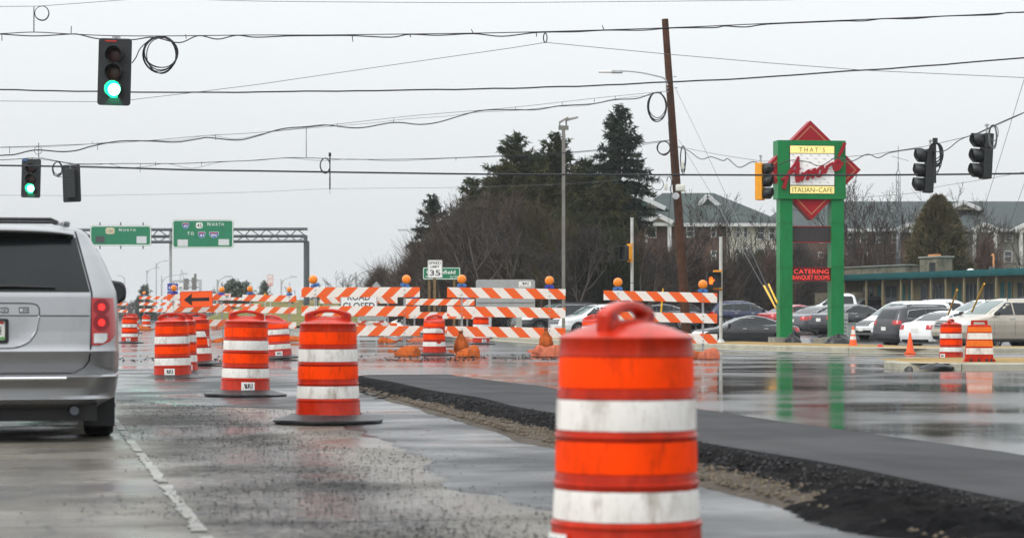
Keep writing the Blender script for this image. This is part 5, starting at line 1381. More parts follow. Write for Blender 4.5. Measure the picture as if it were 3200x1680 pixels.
wire('signal_cable', 'cable that carries the two smaller signals above the minivan', [(E, 503), (0, 500), (70, 496), (110, 494), (200, 508), (225, 512), (330, 512), (400, 511), (560, 511), (700, 505), (800, 501), (900, 493), (1010, 495), (1080, 498), (1240, 498), (1400, 494), (1560, 487), (1750, 478), (1900, 465), (2010, 448), (2092, 438)], 81.5, 88, .015)
wire('signal_cable', 'thin drooping strand below the cable of the two smaller signals', [(120, 490), (180, 503), (250, 514), (300, 516), (340, 512), (390, 524), (460, 520), (520, 511), (600, 526), (680, 508), (760, 503), (900, 494), (1000, 502), (1100, 497), (1230, 503), (1400, 495), (1700, 484), (1850, 473), (1960, 463), (2030, 449), (2092, 441)], 81.7, 88, .008)
wire('power_cable', 'thickest black cable crossing the whole picture below the signals', [(E, 514), (0, 517), (70, 518), (330, 523), (600, 531), (800, 534), (1200, 540), (1600, 545), (2000, 546), (2400, 547), (2700, 547), (3050, 544), (X_, 540)], 62, 58, .027)
wire('overhead_wire', 'faint wire between the black signal back and the tall evergreens', [(E, 610), (0, 610), (260, 611), (500, 607), (800, 600), (1030, 590), (1450, 585), (1800, 573), (2000, 556), (2100, 553)], 100, 95, .008, 'wire_grey')
wire('span_wire', 'straight messenger wire from the wooden pole to the yellow signal and beyond', [(2118, 458), (2250, 484), (2382, 504), (2520, 499), (2720, 484), (2893, 457), (3050, 421), (3180, 362), (X_, 290)], 88, 47, .010, 'wire_grey', smooth=False)
wire('signal_cable', 'wavy black cable between the wooden pole and the yellow signal', [(2118, 459), (2150, 470), (2190, 497), (2222, 490), (2260, 502), (2275, 496), (2310, 523), (2350, 506), (2380, 512)], 88, 66.5, .018)
wire('signal_cable', 'wavy black cable crossing the face of the green cafe sign', [(2392, 512), (2410, 522), (2435, 515), (2470, 501), (2520, 505), (2565, 518), (2615, 492), (2660, 504), (2710, 482), (2745, 493), (2782, 477), (2870, 464), (2885, 468)], 66, 52.3, .014)
wire('signal_cable', 'wavy grey cable linking the two dark signals on the right', [(2890, 470), (2950, 472), (3000, 437), (3060, 414), (3120, 386), (3200, 352), (X_, 300)], 52, 48, .012)
wire('overhead_wire', 'thin line rising from the round evergreen to the right edge', [(2600, 622), (2740, 613), (2880, 600), (2930, 584), (3100, 556), (X_, 512)], 100, 80, .010, 'wire_grey')
wire('guy_wire', 'upper guy wire from the wooden pole down to a yellow guard', [(2112, 278, 89), (2181, 420, 84), (2206, 474, 82), (2283, 640, 76), (2426, 962, 67.5)], 89, 67, .010, 'wire_grey', smooth=False)
wire('guy_wire', 'lower guy wire from the wooden pole down to a yellow guard', [(2122, 438, 89), (2222, 604, 82), (2276, 700, 78), (2424, 965, 68.0)], 89, 68, .010, 'wire_grey', smooth=False)
wire('guy_wire', 'guy wire rising right from the yellow guard above the white sedan', [(2962, 985, 76), (3036, 773, 68), (3117, 520, 60), (3200, 250, 52), (3300, -80, 46)], 76, 50, .007, 'wire_grey', smooth=False)
wire('guy_wire', 'guy wire rising right from the yellow guard on the beige SUV bonnet', [(3036, 976, 76), (3137, 753, 69), (3196, 587, 63), (3300, 290, 54)], 76, 50, .007, 'wire_grey', smooth=False)
def guard(label, a, b, d):
    o = MB().tube([P(*a, d[0]), P(*b, d[1])], .028, 10).build('guy_guard', 'guard_yellow', None, 60); tag(o, label, 'guy wire guard', 'yellow guy wire guards')
guard('yellow guy wire guard, lower of the two by the left green sign post', (2388, 893), (2425, 962), (69.6, 67.6))
guard('yellow guy wire guard, upper of the two by the left green sign post', (2402, 888), (2428, 945), (70.5, 68.6))
guard('yellow guy wire guard slanting over the white sedan roof', (2991, 905), (2963, 983), (72.4, 75.4))
guard('yellow guy wire guard slanting over the beige SUV bonnet', (3076, 886), (3037, 974), (72.8, 75.6))
guard('yellow guy wire guard between the wooden pole and the big blurred drum', (2072, 901), (2066, 975), (84, 84))
# small ties on the cables
random.seed(9)
TIES = [((223, 82), (222, 107), 47.2), ((6, 106), (6, 128), 47.2), ((580, 108), (582, 122), 47.2), ((1100, 108), (1103, 131), 46.6), ((1279, 106), (1284, 117), 46.2), ((1478, 103), (1473, 92), 45.6), ((1882, 80), (1888, 95), 44.6), ((1676, 103), (1677, 115), 45), ((288, 449), (288, 443), 74), ((30, 458), (30, 480), 70.5), ((305, 445), (305, 468), 74), ((674, 420), (674, 438), 78), ((1054, 386), (1054, 397), 80), ((1230, 371), (1230, 385), 82), ((1611, 334), (1611, 344), 85), ((1757, 319), (1757, 331), 86), ((1923, 300), (1923, 314), 87), ((1858, 307), (1858, 320), 87), ((630, 505), (630, 518), 83), ((1425, 492), (1425, 502), 85), ((438, 510), (438, 538), 82), ((486, 505), (486, 519), 82)]
for k, (a, b, d) in enumerate(TIES):
    o = MB().tube([P(*a, d), P(*b, d)], .008, 4).build('cable_tie', 'cable'); tag(o, 'short loose cable tie end sticking out of an overhead cable', 'cable tie', 'cable tie ends')

def coil(label, cx, cy, rx, ry, d, loops, r, seed, name='cable_coil', mat='cable', spread=.12, tail=None):
    rnd = random.Random(seed); mb = MB(); s = d / F
    for k in range(loops):
        pts = []; ax = rx * (1 - rnd.random() * spread); ay = ry * (1 - rnd.random() * spread); ox = rnd.uniform(-1, 1) * rx * spread * .4; ph = rnd.random() * 6.28
        top = cy - ry + rnd.uniform(0, .04) * ry
        for i in range(25):
            a = 2 * math.pi * i / 24
            pts.append(P(cx + ox + ax * math.sin(a), top + ay - ay * math.cos(a) * (1 + .03 * math.sin(a * 3 + ph)), d + rnd.uniform(-.01, .01) + .06 * math.sin(a + ph) * (rx * s)))
        mb.tube(pts, r, 5)
    if tail:
        mb.tube(smoothpath([P(x, y, d) for x, y in tail], 5), r, 5)
    return tag(mb.build(name, mat, None, 180), label, 'cable coil', 'coils of spare cable')
coil('large coil of spare cable right of the large green signal', 502, 171, 54, 56, 47, 6, .011, 1, spread=.16, tail=[(412, 198), (425, 180), (440, 150), (475, 119)])
coil('small double coil hanging from the top left wire', 131, 42, 23, 23, 68, 2, .011, 2, spread=.06)
coil('tall coil of black cable at the upper left of the wooden pole', 2054, 335, 32, 47, 88.5, 6, .016, 3, spread=.18)
coil('small round coil left of the wooden pole, level with its messenger', 2074, 463, 21, 22, 88.5, 5, .014, 4, spread=.14)
coil('single loop of wire left of the boxes on the wooden pole', 2055, 576, 19, 19, 88.5, 2, .011, 5, spread=.05, mat='wire_grey')
coil('dense coil on the right side of the wooden pole', 2134, 500, 10, 44, 88.5, 5, .014, 6, spread=.3)
coil('small coil around the hanging sensor pole', 1016, 518, 16, 24, 82.5, 5, .014, 7, spread=.10)
coil('thick bundle of cable beside the sensor pole above the round evergreen', 2926, 494, 22, 48, 51.8, 12, .011, 8, spread=.5)
coil('grey coil at the top of the signal nearest the right edge', 3103, 430, 15, 40, 49, 6, .010, 9, spread=.4, mat='wire_grey')
coil('tiny loop hanging from the upper cable above the thin wires', 1704, 119, 6, 15, 46.5, 3, .010, 10, spread=.1)
coil('faint ring of wire on the messenger above the smaller green signal', 119, 470, 12, 13, 71, 2, .008, 11, spread=.05, mat='wire_grey')
coil('dark loop between the two smaller signals', 180, 530, 16, 24, 82.5, 5, .012, 12, spread=.25, tail=[(165, 545), (180, 552), (193, 553)])
# hanging sensors / antenna rods
def hanging_rod(name, label, px, y0, y1, d, box=(0, 0), r=.03, cat='sensor', beads=0, tip=0):
    p = P(px, y0, d); q = P(px, y1, d); t = thing(name, label, cat, (p.x, p.y, q.z)); L_ = p.z - q.z
    mb = MB(); mb.cyl((0, 0, tip), (0, 0, L_), r, 8); mb.build('rod', 'cable', t, 60)
    if tip: mb = MB(); mb.cyl((0, 0, 0), (0, 0, tip), r * .35, 6); mb.build('tip', 'wire_grey', t)
    if box[0]: mb = MB(); mb.box((0, 0, L_), (box[0], box[0], box[1]), bev=.01); mb.build('camera_box', 'black_plastic', t)
    for k in range(beads):
        mb = MB(); mb.cyl((0, 0, tip + .05 + k * .10), (0, 0, tip + .10 + k * .10), r * 1.25, 8); mb.build('collar', 'black_plastic', t)
    return t
hanging_rod('traffic_sensor', 'black sensor rod hanging below the cable in mid sky', 1031, 483, 606, 82.5, (.085, .13), .022, beads=4, tip=.16)
hanging_rod('traffic_sensor', 'sensor pole with a small camera above the round evergreen', 2922, 440, 572, 51.8, (.10, .12), .026)
hanging_rod('insulator_rod', 'thin beaded rod hanging between the two upper left wires', 106, 22, 101, 60, r=.012, cat='insulator', beads=4)
hanging_rod('insulator_rod', 'thin beaded rod hanging below the wavy cable in mid sky', 957, 400, 491, 78, r=.010, cat='insulator', beads=5)
hanging_rod('insulator_rod', 'thin beaded rod just above the smaller green signal', 121, 446, 494, 74, r=.010, cat='insulator', beads=3)

# ------------------------------------------------------------------ leaning wooden utility pole
d = 89.0
b0, b1 = P(2148, 1063, d), P(2078, 60, d)
t = thing('utility_pole', 'tall brown wooden utility pole leaning to the left with street lamp arm', 'utility pole', (b0.x, b0.y, 0))
org = Vector((b0.x, b0.y, 0))
mb = MB(); mb.tube([b0 - org + Vector((.02, 0, -.6)), b0.lerp(b1, .3) - org, b0.lerp(b1, .65) - org, b1 - org], [.185, .168, .145, .122], 18); mb.build('pole', 'wood_pole', t, 60)
def LP_(px, py, dd=88.7): return P(px, py, dd) - org
mb = MB(); mb.tube(smoothpath([LP_(2086, 268), LP_(2080, 250), LP_(2066, 241), LP_(2010, 228), LP_(1962, 222), LP_(1942, 223)], 5), [.030] * 26, 8); arm = mb.build('lamp_arm', 'galvanised', t, 60)
mb = MB(); mb.box(LP_(1928, 224), (.42, .26, .12), bev=.03); mb.build('lamp_head', 'galvanised', arm)
mb = MB(); mb.box(LP_(1892, 224.5), (.52, .24, .07), bev=.025); mb.build('lamp_lens', 'sign_white', arm)
mb = MB(); mb.tube([LP_(2088, 275), LP_(2094, 300), LP_(2092, 380), LP_(2108, 520), LP_(2110, 700)], .02, 6); mb.build('conduit', 'cable', t, 60)
mb = MB(); mb.tube(smoothpath([LP_(2088, 380), LP_(2098, 560), LP_(2090, 700), LP_(2100, 800), LP_(2110, 900)], 5), .008, 5); mb.build('drop_wire', 'cable', t)
mb = MB(); mb.box(LP_(2126, 587, 88.5), (.34, .22, .26), bev=.05); mb.build('junction_box', 'box_cream', t, 60)
mb = MB(); mb.box(LP_(2081, 583, 88.5), (.11, .14, .25), bev=.02); mb.build('junction_box', 'box_cream', t, 60)
mb = MB(); mb.box(LP_(2133, 517, 88.5), (.10, .12, .30), bev=.02); mb.build('junction_box', 'box_cream', t, 60)
mb = MB(); mb.tube(smoothpath([LP_(2084, 568), LP_(2086, 556), LP_(2094, 553), LP_(2100, 572), LP_(2094, 590), LP_(2100, 605)], 5), .016, 6); mb.build('drop_wire', 'cable', t)
mb = MB(); mb.lathe([(.001, -.08), (.09, -.05), (.13, .02), (.001, .03)], 14, Matrix.Translation(LP_(2112, 612, 88.3)) @ Matrix.Rotation(R(90), 4, 'X')); mb.build('flood_light', 'galvanised', t, 60)
for (px, py) in ((2109, 240), (2112, 275), (2084, 286), (2084, 276)):
    mb = MB(); mb.box(LP_(px, py), (.12, .05, .03)); mb.build('bolt', 'steel', t)

# ------------------------------------------------------------------ parking lot lamp and signal posts
d = 90.0
p = P(1761, 1040, d); t = thing('parking_lamp', 'tall square grey lamp post with two flat heads before the evergreens', 'lamp post', (p.x, d, -.2))
top = P(1762, 402, d).z + .2
mb = MB(); mb.box((0, 0, top / 2), (.125, .125, top)); mb.build('post', 'pole_grey', t)
mb = MB(); mb.box((0, 0, top + .03), (.38, .14, .16)); hd = mb.build('cross_arm', 'pole_grey', t)
for (x0, x1, z0, z1) in ((-.14, .18, .17, .42), (.10, .55, .27, .42)):
    mb = MB(); mb.tube([(x0, 0, top + .1), (x0, 0, top + z0)], .03, 6); mb.add([(x0 - .03, -.13, top + z0), (x0 - .03, .13, top + z0), (x1, .13, top + z1 - .02), (x1, -.13, top + z1 - .02), (x0 - .03, -.11, top + z0 + .09), (x0 - .03, .11, top + z0 + .09), (x1, .11, top + z1 + .03), (x1, -.11, top + z1 + .03)], [(0, 1, 2, 3), (4, 7, 6, 5), (0, 3, 7, 4), (1, 5, 6, 2), (0, 4, 5, 1), (2, 6, 7, 3)]); mb.build('lamp_head', 'pole_grey', t)
mb = MB(); mb.box((0, 0, .3), (.40, .40, .6)); mb.build('footing', 'concrete_base', t)
def ped_post(label, px, ytop, d, zg):
    p = P(px, ytop, d); t = thing('signal_post', label, 'post', (p.x, d, zg)); h = p.z - zg
    mb = MB(); mb.cyl((0, 0, 0), (0, 0, h), .05, 14); mb.build('pole', 'pole_pale', t, 60)
    mb = MB(); mb.cyl((0, 0, h), (0, 0, h + .025), .058, 14); mb.build('cap', 'pole_pale', t, 60)
    mb = MB(); mb.lathe([(.14, 0), (.14, .03), (.075, .10), (.06, .13)], 16); mb.build('base', 'pole_pale', t, 50)
    for z in (h * .25, h * .5): mb = MB(); mb.cyl((0, 0, z), (0, 0, z + .02), .053, 14); mb.build('band', 'ink', t)
    return t
ped_post('pale signal post behind the right barricade, its signal facing away', 1975, 682, 76, -.1)
ped_post('pale signal post carrying the lit red hand', 2252.5, 742, 70.5, .12)
def ped_signal(label, px, py, d, rz, lit):
    p = P(px, py, d); t = thing('pedestrian_signal', label, 'pedestrian signal', p, R(rz))
    mb = MB(); mb.box((0, .07, 0), (.40, .16, .44), bev=.03); mb.build('housing', 'signal_yellow', t, 60)
    mb = MB(); mb.ring(rrect(-.21, .21, -.23, .23, .05), rrect(-.185, .185, -.205, .205, .04), -.13, -.005); mb.build('visor', 'signal_black', t, 60)
    mb = MB(); mb.prism(rrect(-.19, .19, -.21, .21, .03), -.02, -.012); mb.build('screen', 'signal_black', t)
    for z in (.26, -.26): mb = MB(); mb.box((.12, .10, z), (.26, .08, .05)); mb.build('bracket', 'signal_yellow', t)
    if lit:   # the open hand
        c = (-.085, -.02)
        mb = MB(); y0, y1 = -.030, -.0205
        mb.prism([(c[0] - .045, c[1] - .11), (c[0] + .035, c[1] - .11), (c[0] + .055, c[1] - .04), (c[0] + .05, c[1] + .02), (c[0] - .055, c[1] + .02), (c[0] - .06, c[1] - .04)], y0, y1)
        for k, (x, h) in enumerate(((-.047, .075), (-.017, .105), (.013, .11), (.041, .085))): mb.prism([(c[0] + x - .011, c[1] + .021), (c[0] + x + .011, c[1] + .021), (c[0] + x + .010, c[1] + h), (c[0] + x - .010, c[1] + h)], y0, y1)
        mb.prism([(c[0] + .056, c[1] - .045), (c[0] + .095, c[1] + .005), (c[0] + .105, c[1] + .03), (c[0] + .085, c[1] + .03), (c[0] + .055, c[1] - .005)], y0, y1)
        mb.build('hand_symbol', 'hand_lit', t)
    return t
ped_signal('pedestrian signal showing a lit orange hand', 2231, 874, 70.3, 0, True)
ped_signal('yellow pedestrian signal turned left with a black hood', 1955, 790, 75.8, -62, False)

# ------------------------------------------------------------------ overhead highway signs on a truss
d = 205.0; s = F / d
def gz(py): return zpx(py, d)
def gx(px): return (px - 1600) / s
t = thing('sign_gantry', 'grey steel truss gantry spanning the highway on the left', 'sign gantry', (0, d, 0))
for k, (yl, yr, dy) in enumerate(((718, 715, 0), (738, 736, 1.0), (757, 753, 0))):
    mb = MB(); mb.cyl((gx(225), dy, gz(yl)), (gx(961 if k == 0 else 952), dy, gz(yr)), .135, 10); mb.build('chord', 'dark_steel', t, 60)
random.seed(2)
n = 30
for (a0, a1, b0_, b1_, da, db) in ((718, 715, 738, 736, 0, 1.0), (757, 753, 738, 736, 0, 1.0)):
    for i in range(n):
        f0, f1 = i / n, (i + 1) / n
        q = lambda f, l, r, dy: (gx(230 + 722 * f), dy, gz(l + (r - l) * f))
        A, B = (q(f0, a0, a1, da), q(f1, b0_, b1_, db)) if i % 2 else (q(f0, b0_, b1_, db), q(f1, a0, a1, da))
        mb = MB(); mb.cyl(A, B, .045, 5); mb.build('diagonal', 'dark_steel', t)
mb = MB(); mb.cyl((gx(531), .4, 0), (gx(531), .4, gz(720)), .12, 10); mb.build('post', 'galvanised', t, 60)
for px, y, w in ((954, 735, .34), (957, 752, .40)):
    mb = MB(); mb.cyl((gx(px), .3 + (px - 954) * .2, 0), (gx(px), .3 + (px - 954) * .2, gz(y)), w / 2, 12); mb.build('post', 'dark_steel', t, 60)
def shield(mb, cx, cz, w, h, y0, y1):
    o = [(-.5, .35), (-.42, .5), (-.2, .44), (0, .5), (.2, .44), (.42, .5), (.5, .35), (.48, -.05), (.3, -.32), (0, -.5), (-.3, -.32), (-.48, -.05)][::-1]
    mb.prism([(cx + a * w, cz + b * h) for a, b in o], y0, y1)
def us_shield(mb, cx, cz, w, h, y0, y1):
    mb.prism(rrect(cx - w / 2, cx + w / 2, cz - h / 2, cz + h / 2, h * .33), y0, y1)
def green_sign(label, x0, x1, y0, y1, dd):
    sc_ = F / dd; w = (x1 - x0) / sc_; h = (y1 - y0) / sc_
    t, pl = sign_plate('highway_sign', label, 'highway sign', P((x0 + x1) / 2, y1, dd), w, h, 'sign_green', r=.22, border=(.03, .10), bcol='sign_white', thick=.08)
    X = lambda px: (px - (x0 + x1) / 2) / sc_
    Z = lambda py: (y1 - py) / sc_
    return t, pl, X, Z, sc_
t, pl, X, Z, s2 = green_sign('green highway sign reading 100 NORTH just right of the minivan roof', 281, 473, 704, 768, 203.5)
mb = MB(); us_shield(mb, X(344), Z(721), 28 / s2, 19 / s2, -.012, -.006); sh = mb.build('route_shield', 'sign_cream', pl)
mb = MB(); add_text(mb, '100', X(344), Z(727), 11 / s2, -.016, width=21 / s2, bold=.0); mb.build('lettering', 'ink', sh)
mb = MB(); add_text(mb, 'N', X(376), Z(722.5), 9.5 / s2, -.012, width=8 / s2, bold=.01); mb.build('lettering', 'sign_white', pl); mb = MB(); add_text(mb, 'O R T H', X(404), Z(722.5), 7.6 / s2, -.012, width=38 / s2, bold=.01); mb.build('lettering', 'sign_white', pl)
mb = MB(); mb.prism([(X(299), Z(758)), (X(327), Z(758)), (X(327), Z(738)), (X(299), Z(738))], -.014, -.006); mb.build('patch', 'patch_dark', pl)
mb = MB(); mb.prism([(X(427), Z(760)), (X(458), Z(760)), (X(458), Z(738)), (X(427), Z(738))], -.014, -.006); mb.build('patch', 'patch_grey', pl)
for px in (312, 377, 447):
    for py in (699, 773): mb = MB(); mb.box((X(px), .06, Z(py)), (.10, .08, .26)); mb.build('bracket', 'dark_steel', t)
t, pl, X, Z, s2 = green_sign('large green highway sign with four route shields, TO between them', 538, 730, 686, 775, 203.0)
for num, cx, cy, w, h, kind in (('43', 580, 705.5, 20, 19, 'i'), ('45', 623, 704, 21, 18, 'u'), ('41', 630.5, 734, 21, 20, 'i'), ('894', 668.5, 734, 27, 20, 'i')):
    if kind == 'i':
        mb = MB(); shield(mb, X(cx), Z(cy), w / s2 * 1.06, h / s2 * 1.06, -.008, -.0045); rim = mb.build('route_shield', 'sign_white', pl)
        mb = MB(); shield(mb, X(cx), Z(cy + .3), w / s2 * .98, h / s2 * .98, -.012, -.0085); mb.build('shield_face', 'sign_blue', rim)
        mb = MB(); mb.prism([(X(cx - w * .43), Z(cy - h * .24)), (X(cx + w * .43), Z(cy - h * .24)), (X(cx + w * .40), Z(cy - h * .40)), (X(cx - w * .40), Z(cy - h * .40))], -.016, -.0125); mb.build('shield_band', 'sign_red', rim)
        mb = MB(); add_text(mb, num, X(cx), Z(cy + h * .26), h * .42 / s2, -.018, width=w * .62 / s2, bold=.02); mb.build('lettering', 'sign_white', rim)
    else:
        mb = MB(); us_shield(mb, X(cx), Z(cy), w / s2, h / s2, -.012, -.0045); rim = mb.build('route_shield', 'sign_white', pl)
        mb = MB(); add_text(mb, num, X(cx), Z(cy + h * .32), h * .60 / s2, -.016, width=w * .74 / s2, bold=.02); mb.build('lettering', 'ink', rim)
mb = MB(); add_text(mb, 'N', X(653), Z(705), 10.5 / s2, -.010, width=9 / s2, bold=.01); mb.build('lettering', 'sign_white', pl); mb = MB(); add_text(mb, 'O R T H', X(681), Z(705), 8.6 / s2, -.010, width=37 / s2, bold=.01); mb.build('lettering', 'sign_white', pl)
mb = MB(); add_text(mb, 'T O', X(595.5), Z(734), 9.5 / s2, -.010, width=20 / s2, bold=.01); mb.build('lettering', 'sign_white', pl)
for (a, b, c, e) in ((555, 587, 748, 769), (683, 716, 747, 766)):
    mb = MB(); mb.prism([(X(a), Z(e)), (X(b), Z(e)), (X(b), Z(c)), (X(a), Z(c))], -.014, -.006); mb.build('patch', 'patch_grey', pl)

# ------------------------------------------------------------------ road signs in the middle distance
d = 112.0; s2 = F / d
t, pl = sign_plate('speed_limit_sign', 'white SPEED LIMIT 35 sign in front of the green town sign', 'road sign', P(1359.5, 868, d), 46 / s2, 56 / s2, 'sign_white', r=.05, border=(.015, .028))
mb = MB(); add_text(mb, 'SPEED', 0, 43 / s2, 7.4 / s2, -.006, width=37 / s2, bold=.02); mb.build('lettering', 'ink', pl); mb = MB(); add_text(mb, 'LIMIT', 0, 31.5 / s2, 7.6 / s2, -.006, width=28 / s2, bold=.02); mb.build('lettering', 'ink', pl); mb = MB(); add_text(mb, '35', 0, 7.5 / s2, 17 / s2, -.006, width=34 / s2, bold=.02); mb.build('lettering', 'ink', pl)
mb = MB(); z0 = t.location.z; mb.box((-.02, .07, (56 / s2 - z0) / 2 - .12), (.125, .09, 56 / s2 + z0 - .2)); mb.build('post', 'wood_post', t)
d = 114.0; s2 = F / d
t, pl = sign_plate('town_sign', 'green town sign with white border partly hidden by the speed limit sign', 'road sign', P(1380, 873, d), 117 / s2, 38 / s2, 'sign_green', r=.06, border=(.018, .045), bcol='sign_white')
mb = MB(); add_text(mb, 'Greenfield', -2 / s2, 17.5 / s2, 11.5 / s2, -.008, width=90 / s2, bold=.015); mb.build('lettering', 'sign_white', pl); mb = MB(); add_text(mb, 'POPULATION', -23 / s2, 6 / s2, 5.8 / s2, -.008, width=52 / s2); mb.build('lettering', 'sign_white', pl); mb = MB(); add_text(mb, '36,720', 38 / s2, 6 / s2, 5.8 / s2, -.008, width=24 / s2); mb.build('lettering', 'sign_white', pl)
for px in (1341, 1419): mb = MB(); z0 = t.location.z; mb.box(((px - 1380) / s2, .07, (38 / s2 - z0) / 2 - .1), (.11, .09, 38 / s2 + z0 - .15)); mb.build('post', 'wood_post', t)
# grey board of a trailer seen from behind
d = 92.0; s2 = F / d
t = thing('trailer_board', 'grey back of a trailer sign board with a white maker plate', 'sign trailer', (gx(0) * 0 + (1580 - 1600) * d / F, d, -.1))
X = lambda px: (px - 1580) / s2
Z = lambda py: zpx(py, d) + .1
mb = MB(); mb.prism(rrect(X(1487), X(1672), Z(984), Z(873), .10), 0, .06); bd = mb.build('panel', 'sign_back', t)
for q in (905, 945): mb = MB(); mb.box((0, -.012, Z(q)), (2.2, .02, .015)); mb.build('seam', 'dark_steel', bd)
mb = MB(); mb.prism(rrect(X(1621), X(1659), Z(897), Z(879), .02), -.006, -.0005); lb = mb.build('maker_plate', 'label_white', bd)
mb = MB(); mri_text(mb, X(1641), Z(889), 7.5 / s2, -.008, None, 25 / s2); add_text(mb, '800-686-2043', X(1640), Z(895.5), 3.4 / s2, -.008, width=32 / s2, bold=.01); mb.build('lettering', 'ink', lb)
for px in (1530, 1622): mb = MB(); mb.box((X(px), .10, Z(984) / 2), (.14, .14, Z(984))); mb.build('mast', 'galvanised', t)
mb = MB(); mb.box((0, .12, .45), (2.0, .9, .14)); mb.build('chassis', 'box_grey', t)
for px in (1518, 1640):
    mb = MB(); mb.tube([(X(px) - .09, .12, .30), (X(px) + .09, .12, .30)], .30, 20); mb.build('wheel', 'tyre', t, 40)
mb = MB(); mb.box((X(1622), -.02, Z(1005)), (.22, .12, .42)); mb.build('control_box', 'box_grey', t)
# distant arrow-board trailer under the ROAD CLOSED plate
d = 118.0; s2 = F / d
t = thing('arrow_trailer', 'small grey trailer with a red and white tail board behind ROAD CLOSED', 'trailer', ((1165 - 1600) * d / F, d, 0))
mb = MB(); mb.prism([(-.62, 0.68), (.62, .68), (.78, .98), (-.72, .98)], 0, .5); mb.build('body', 'box_grey', t)
mb = MB(); mb.box((.02, -.02, .58), (1.35, .04, .13)); tb = mb.build('tail_board', 'sheet_white', t)
for x in (-.46, .40): mb = MB(); mb.prism([(x - .16, .52), (x + .08, .52), (x + .18, .64), (x - .06, .64)], -.046, -.0405); mb.build('stripe', 'sign_red', tb)
for x in (-.70, .60): mb = MB(); mb.box((x, .05, .42), (.09, .09, .84)); mb.build('stand', 'galvanised', t)
for x in (-.6, .6): mb = MB(); mb.tube([(x - .08, .3, .28), (x + .08, .3, .28)], .28, 16); mb.build('wheel', 'tyre', t, 40)

# ------------------------------------------------------------------ far left: route markers, lamps, trusses
d = 172.0; s2 = F / d
t = thing('route_marker', 'cluster of blue and white route markers left of the arrow sign', 'road sign', ((547 - 1600) * d / F, d, 0))
X = lambda px: (px - 547) / s2
for (x0, x1, y0, y1, fm, txt, tm) in ((523, 540, 885, 907, 'sign_blue', '41', 'sign_white'), (541, 556, 885, 907, 'sign_blue', '43', 'sign_white'), (557, 572, 885, 907, 'sign_white', '45', 'ink'), (523, 540, 909, 928, 'sign_blue', '894', 'sign_white'), (541, 556, 909, 928, 'sign_blue', '', 'sign_white'), (557, 571, 905, 916, 'sign_white', '', 'ink'), (557, 571, 917, 930, 'patch_dark', '', 'ink')):
    mb = MB(); mb.prism(rrect(X(x0), X(x1), zpx(y1, d), zpx(y0, d), .04), 0, .02); pl = mb.build('marker', fm, t)
    if txt:
        if fm == 'sign_blue':
            mb = MB(); mb.box(((X(x0) + X(x1)) / 2, -.004, zpx(y0 + (y1 - y0) * .36, d)), (X(x1) - X(x0) - .08, .004, .035)); mb.build('band', 'sign_red', pl)
        mb = MB(); add_text(mb, txt, (X(x0) + X(x1)) / 2, zpx(y1 - 5, d), 7 / s2, -.006, width=(x1 - x0) * .7 / s2, bold=.02); mb.build('lettering', tm, pl)
for px in (540, 564): mb = MB(); mb.box((X(px), .05, .9), (.07, .06, 1.8)); mb.build('post', 'galvanised', t)
def lamp_post(label, px, ytop, d, arm, h=None, two=False):
    p = P(px, ytop, d); t = thing('street_lamp', label, 'street lamp', (p.x, d, 0)); H = p.z
    mb = MB(); mb.tube([(0, 0, 0), (0, 0, H)], [.14, .08], 8); mb.build('pole', 'galvanised', t, 60)
    for a in ([arm, -arm] if two else [arm]):
        mb = MB(); mb.tube(smoothpath([(0, 0, H - .9), (a * .25, 0, H - .1), (a, 0, H + .25)], 5), .06, 6); ar = mb.build('arm', 'galvanised', t, 60)
        mb = MB(); mb.box((a + .3 * (1 if a > 0 else -1), 0, H + .27), (.75, .3, .14)); mb.build('lamp_head', 'galvanised', ar)
    return t
lamp_post('faint lamp post just above the minivan mirror', 389, 866, 420, -.6)
lamp_post('pale lamp post, left of the pair above the distant barricade', 459, 842, 360, 1.2)
lamp_post('tall pale lamp post, right of the pair above the distant barricade', 488, 820, 380, 1.2)
lamp_post('lamp post with a long curved arm left of the gantry post', 505, 862, 300, 2.6)
lamp_post('curved lamp post between arrow sign and small round tree', 679, 872, 240, .8)
lamp_post('thin lamp post left of the gantry leg', 879, 872, 260, 1.0)
lamp_post('lamp post in front of the bare trees right of the gantry', 1112, 850, 210, 1.6)
lamp_post('lamp post with its head showing left of the evergreens', 1302, 729, 190, -.8)
t = thing('cantilever_gantry', 'distant grey gantry with backs of two sign panels', 'sign gantry', ((585 - 1600) * 330 / F, 330, 0)); s2 = F / 330; X = lambda px: (px - 585) / s2; Z = lambda py: zpx(py, 330)
for py in (878, 900): mb = MB(); mb.bar((X(540), 0, Z(py)), (X(627), 0, Z(py - 3)), .22); mb.build('chord', 'galvanised', t)
for i in range(9): mb = MB(); mb.bar((X(542 + i * 9.3), 0, Z(879)), (X(551 + i * 9.3), 0, Z(898)), .09); mb.build('diagonal', 'galvanised', t)
for px, y in ((541, 878), (626, 873)): mb = MB(); mb.box((X(px), 0, Z(y) / 2), (.35, .35, Z(y))); mb.build('post', 'galvanised', t)
for (a, b, c, e) in ((575, 590, 870, 906), (600, 608, 867, 906), (607, 615, 855, 906)): mb = MB(); mb.box(((X(a) + X(b)) / 2, -.25, (Z(c) + Z(e)) / 2), (X(b) - X(a), .08, Z(c) - Z(e))); mb.build('sign_panel', 'pole_grey', t)
t = thing('lattice_tower', 'very faint lattice tower above the distant gantry', 'tower', ((568 - 1600) * 520 / F, 520, 0)); s2 = F / 520
for sx in (-5.5, 5.5): mb = MB(); mb.bar((sx / s2, 0, 0), (sx / s2 * .8, 0, zpx(862, 520)), .16); mb.bar((sx / s2 * .8, 0, zpx(862, 520)), (0, 0, zpx(842, 520)), .14); mb.build('leg', 'galvanised', t)
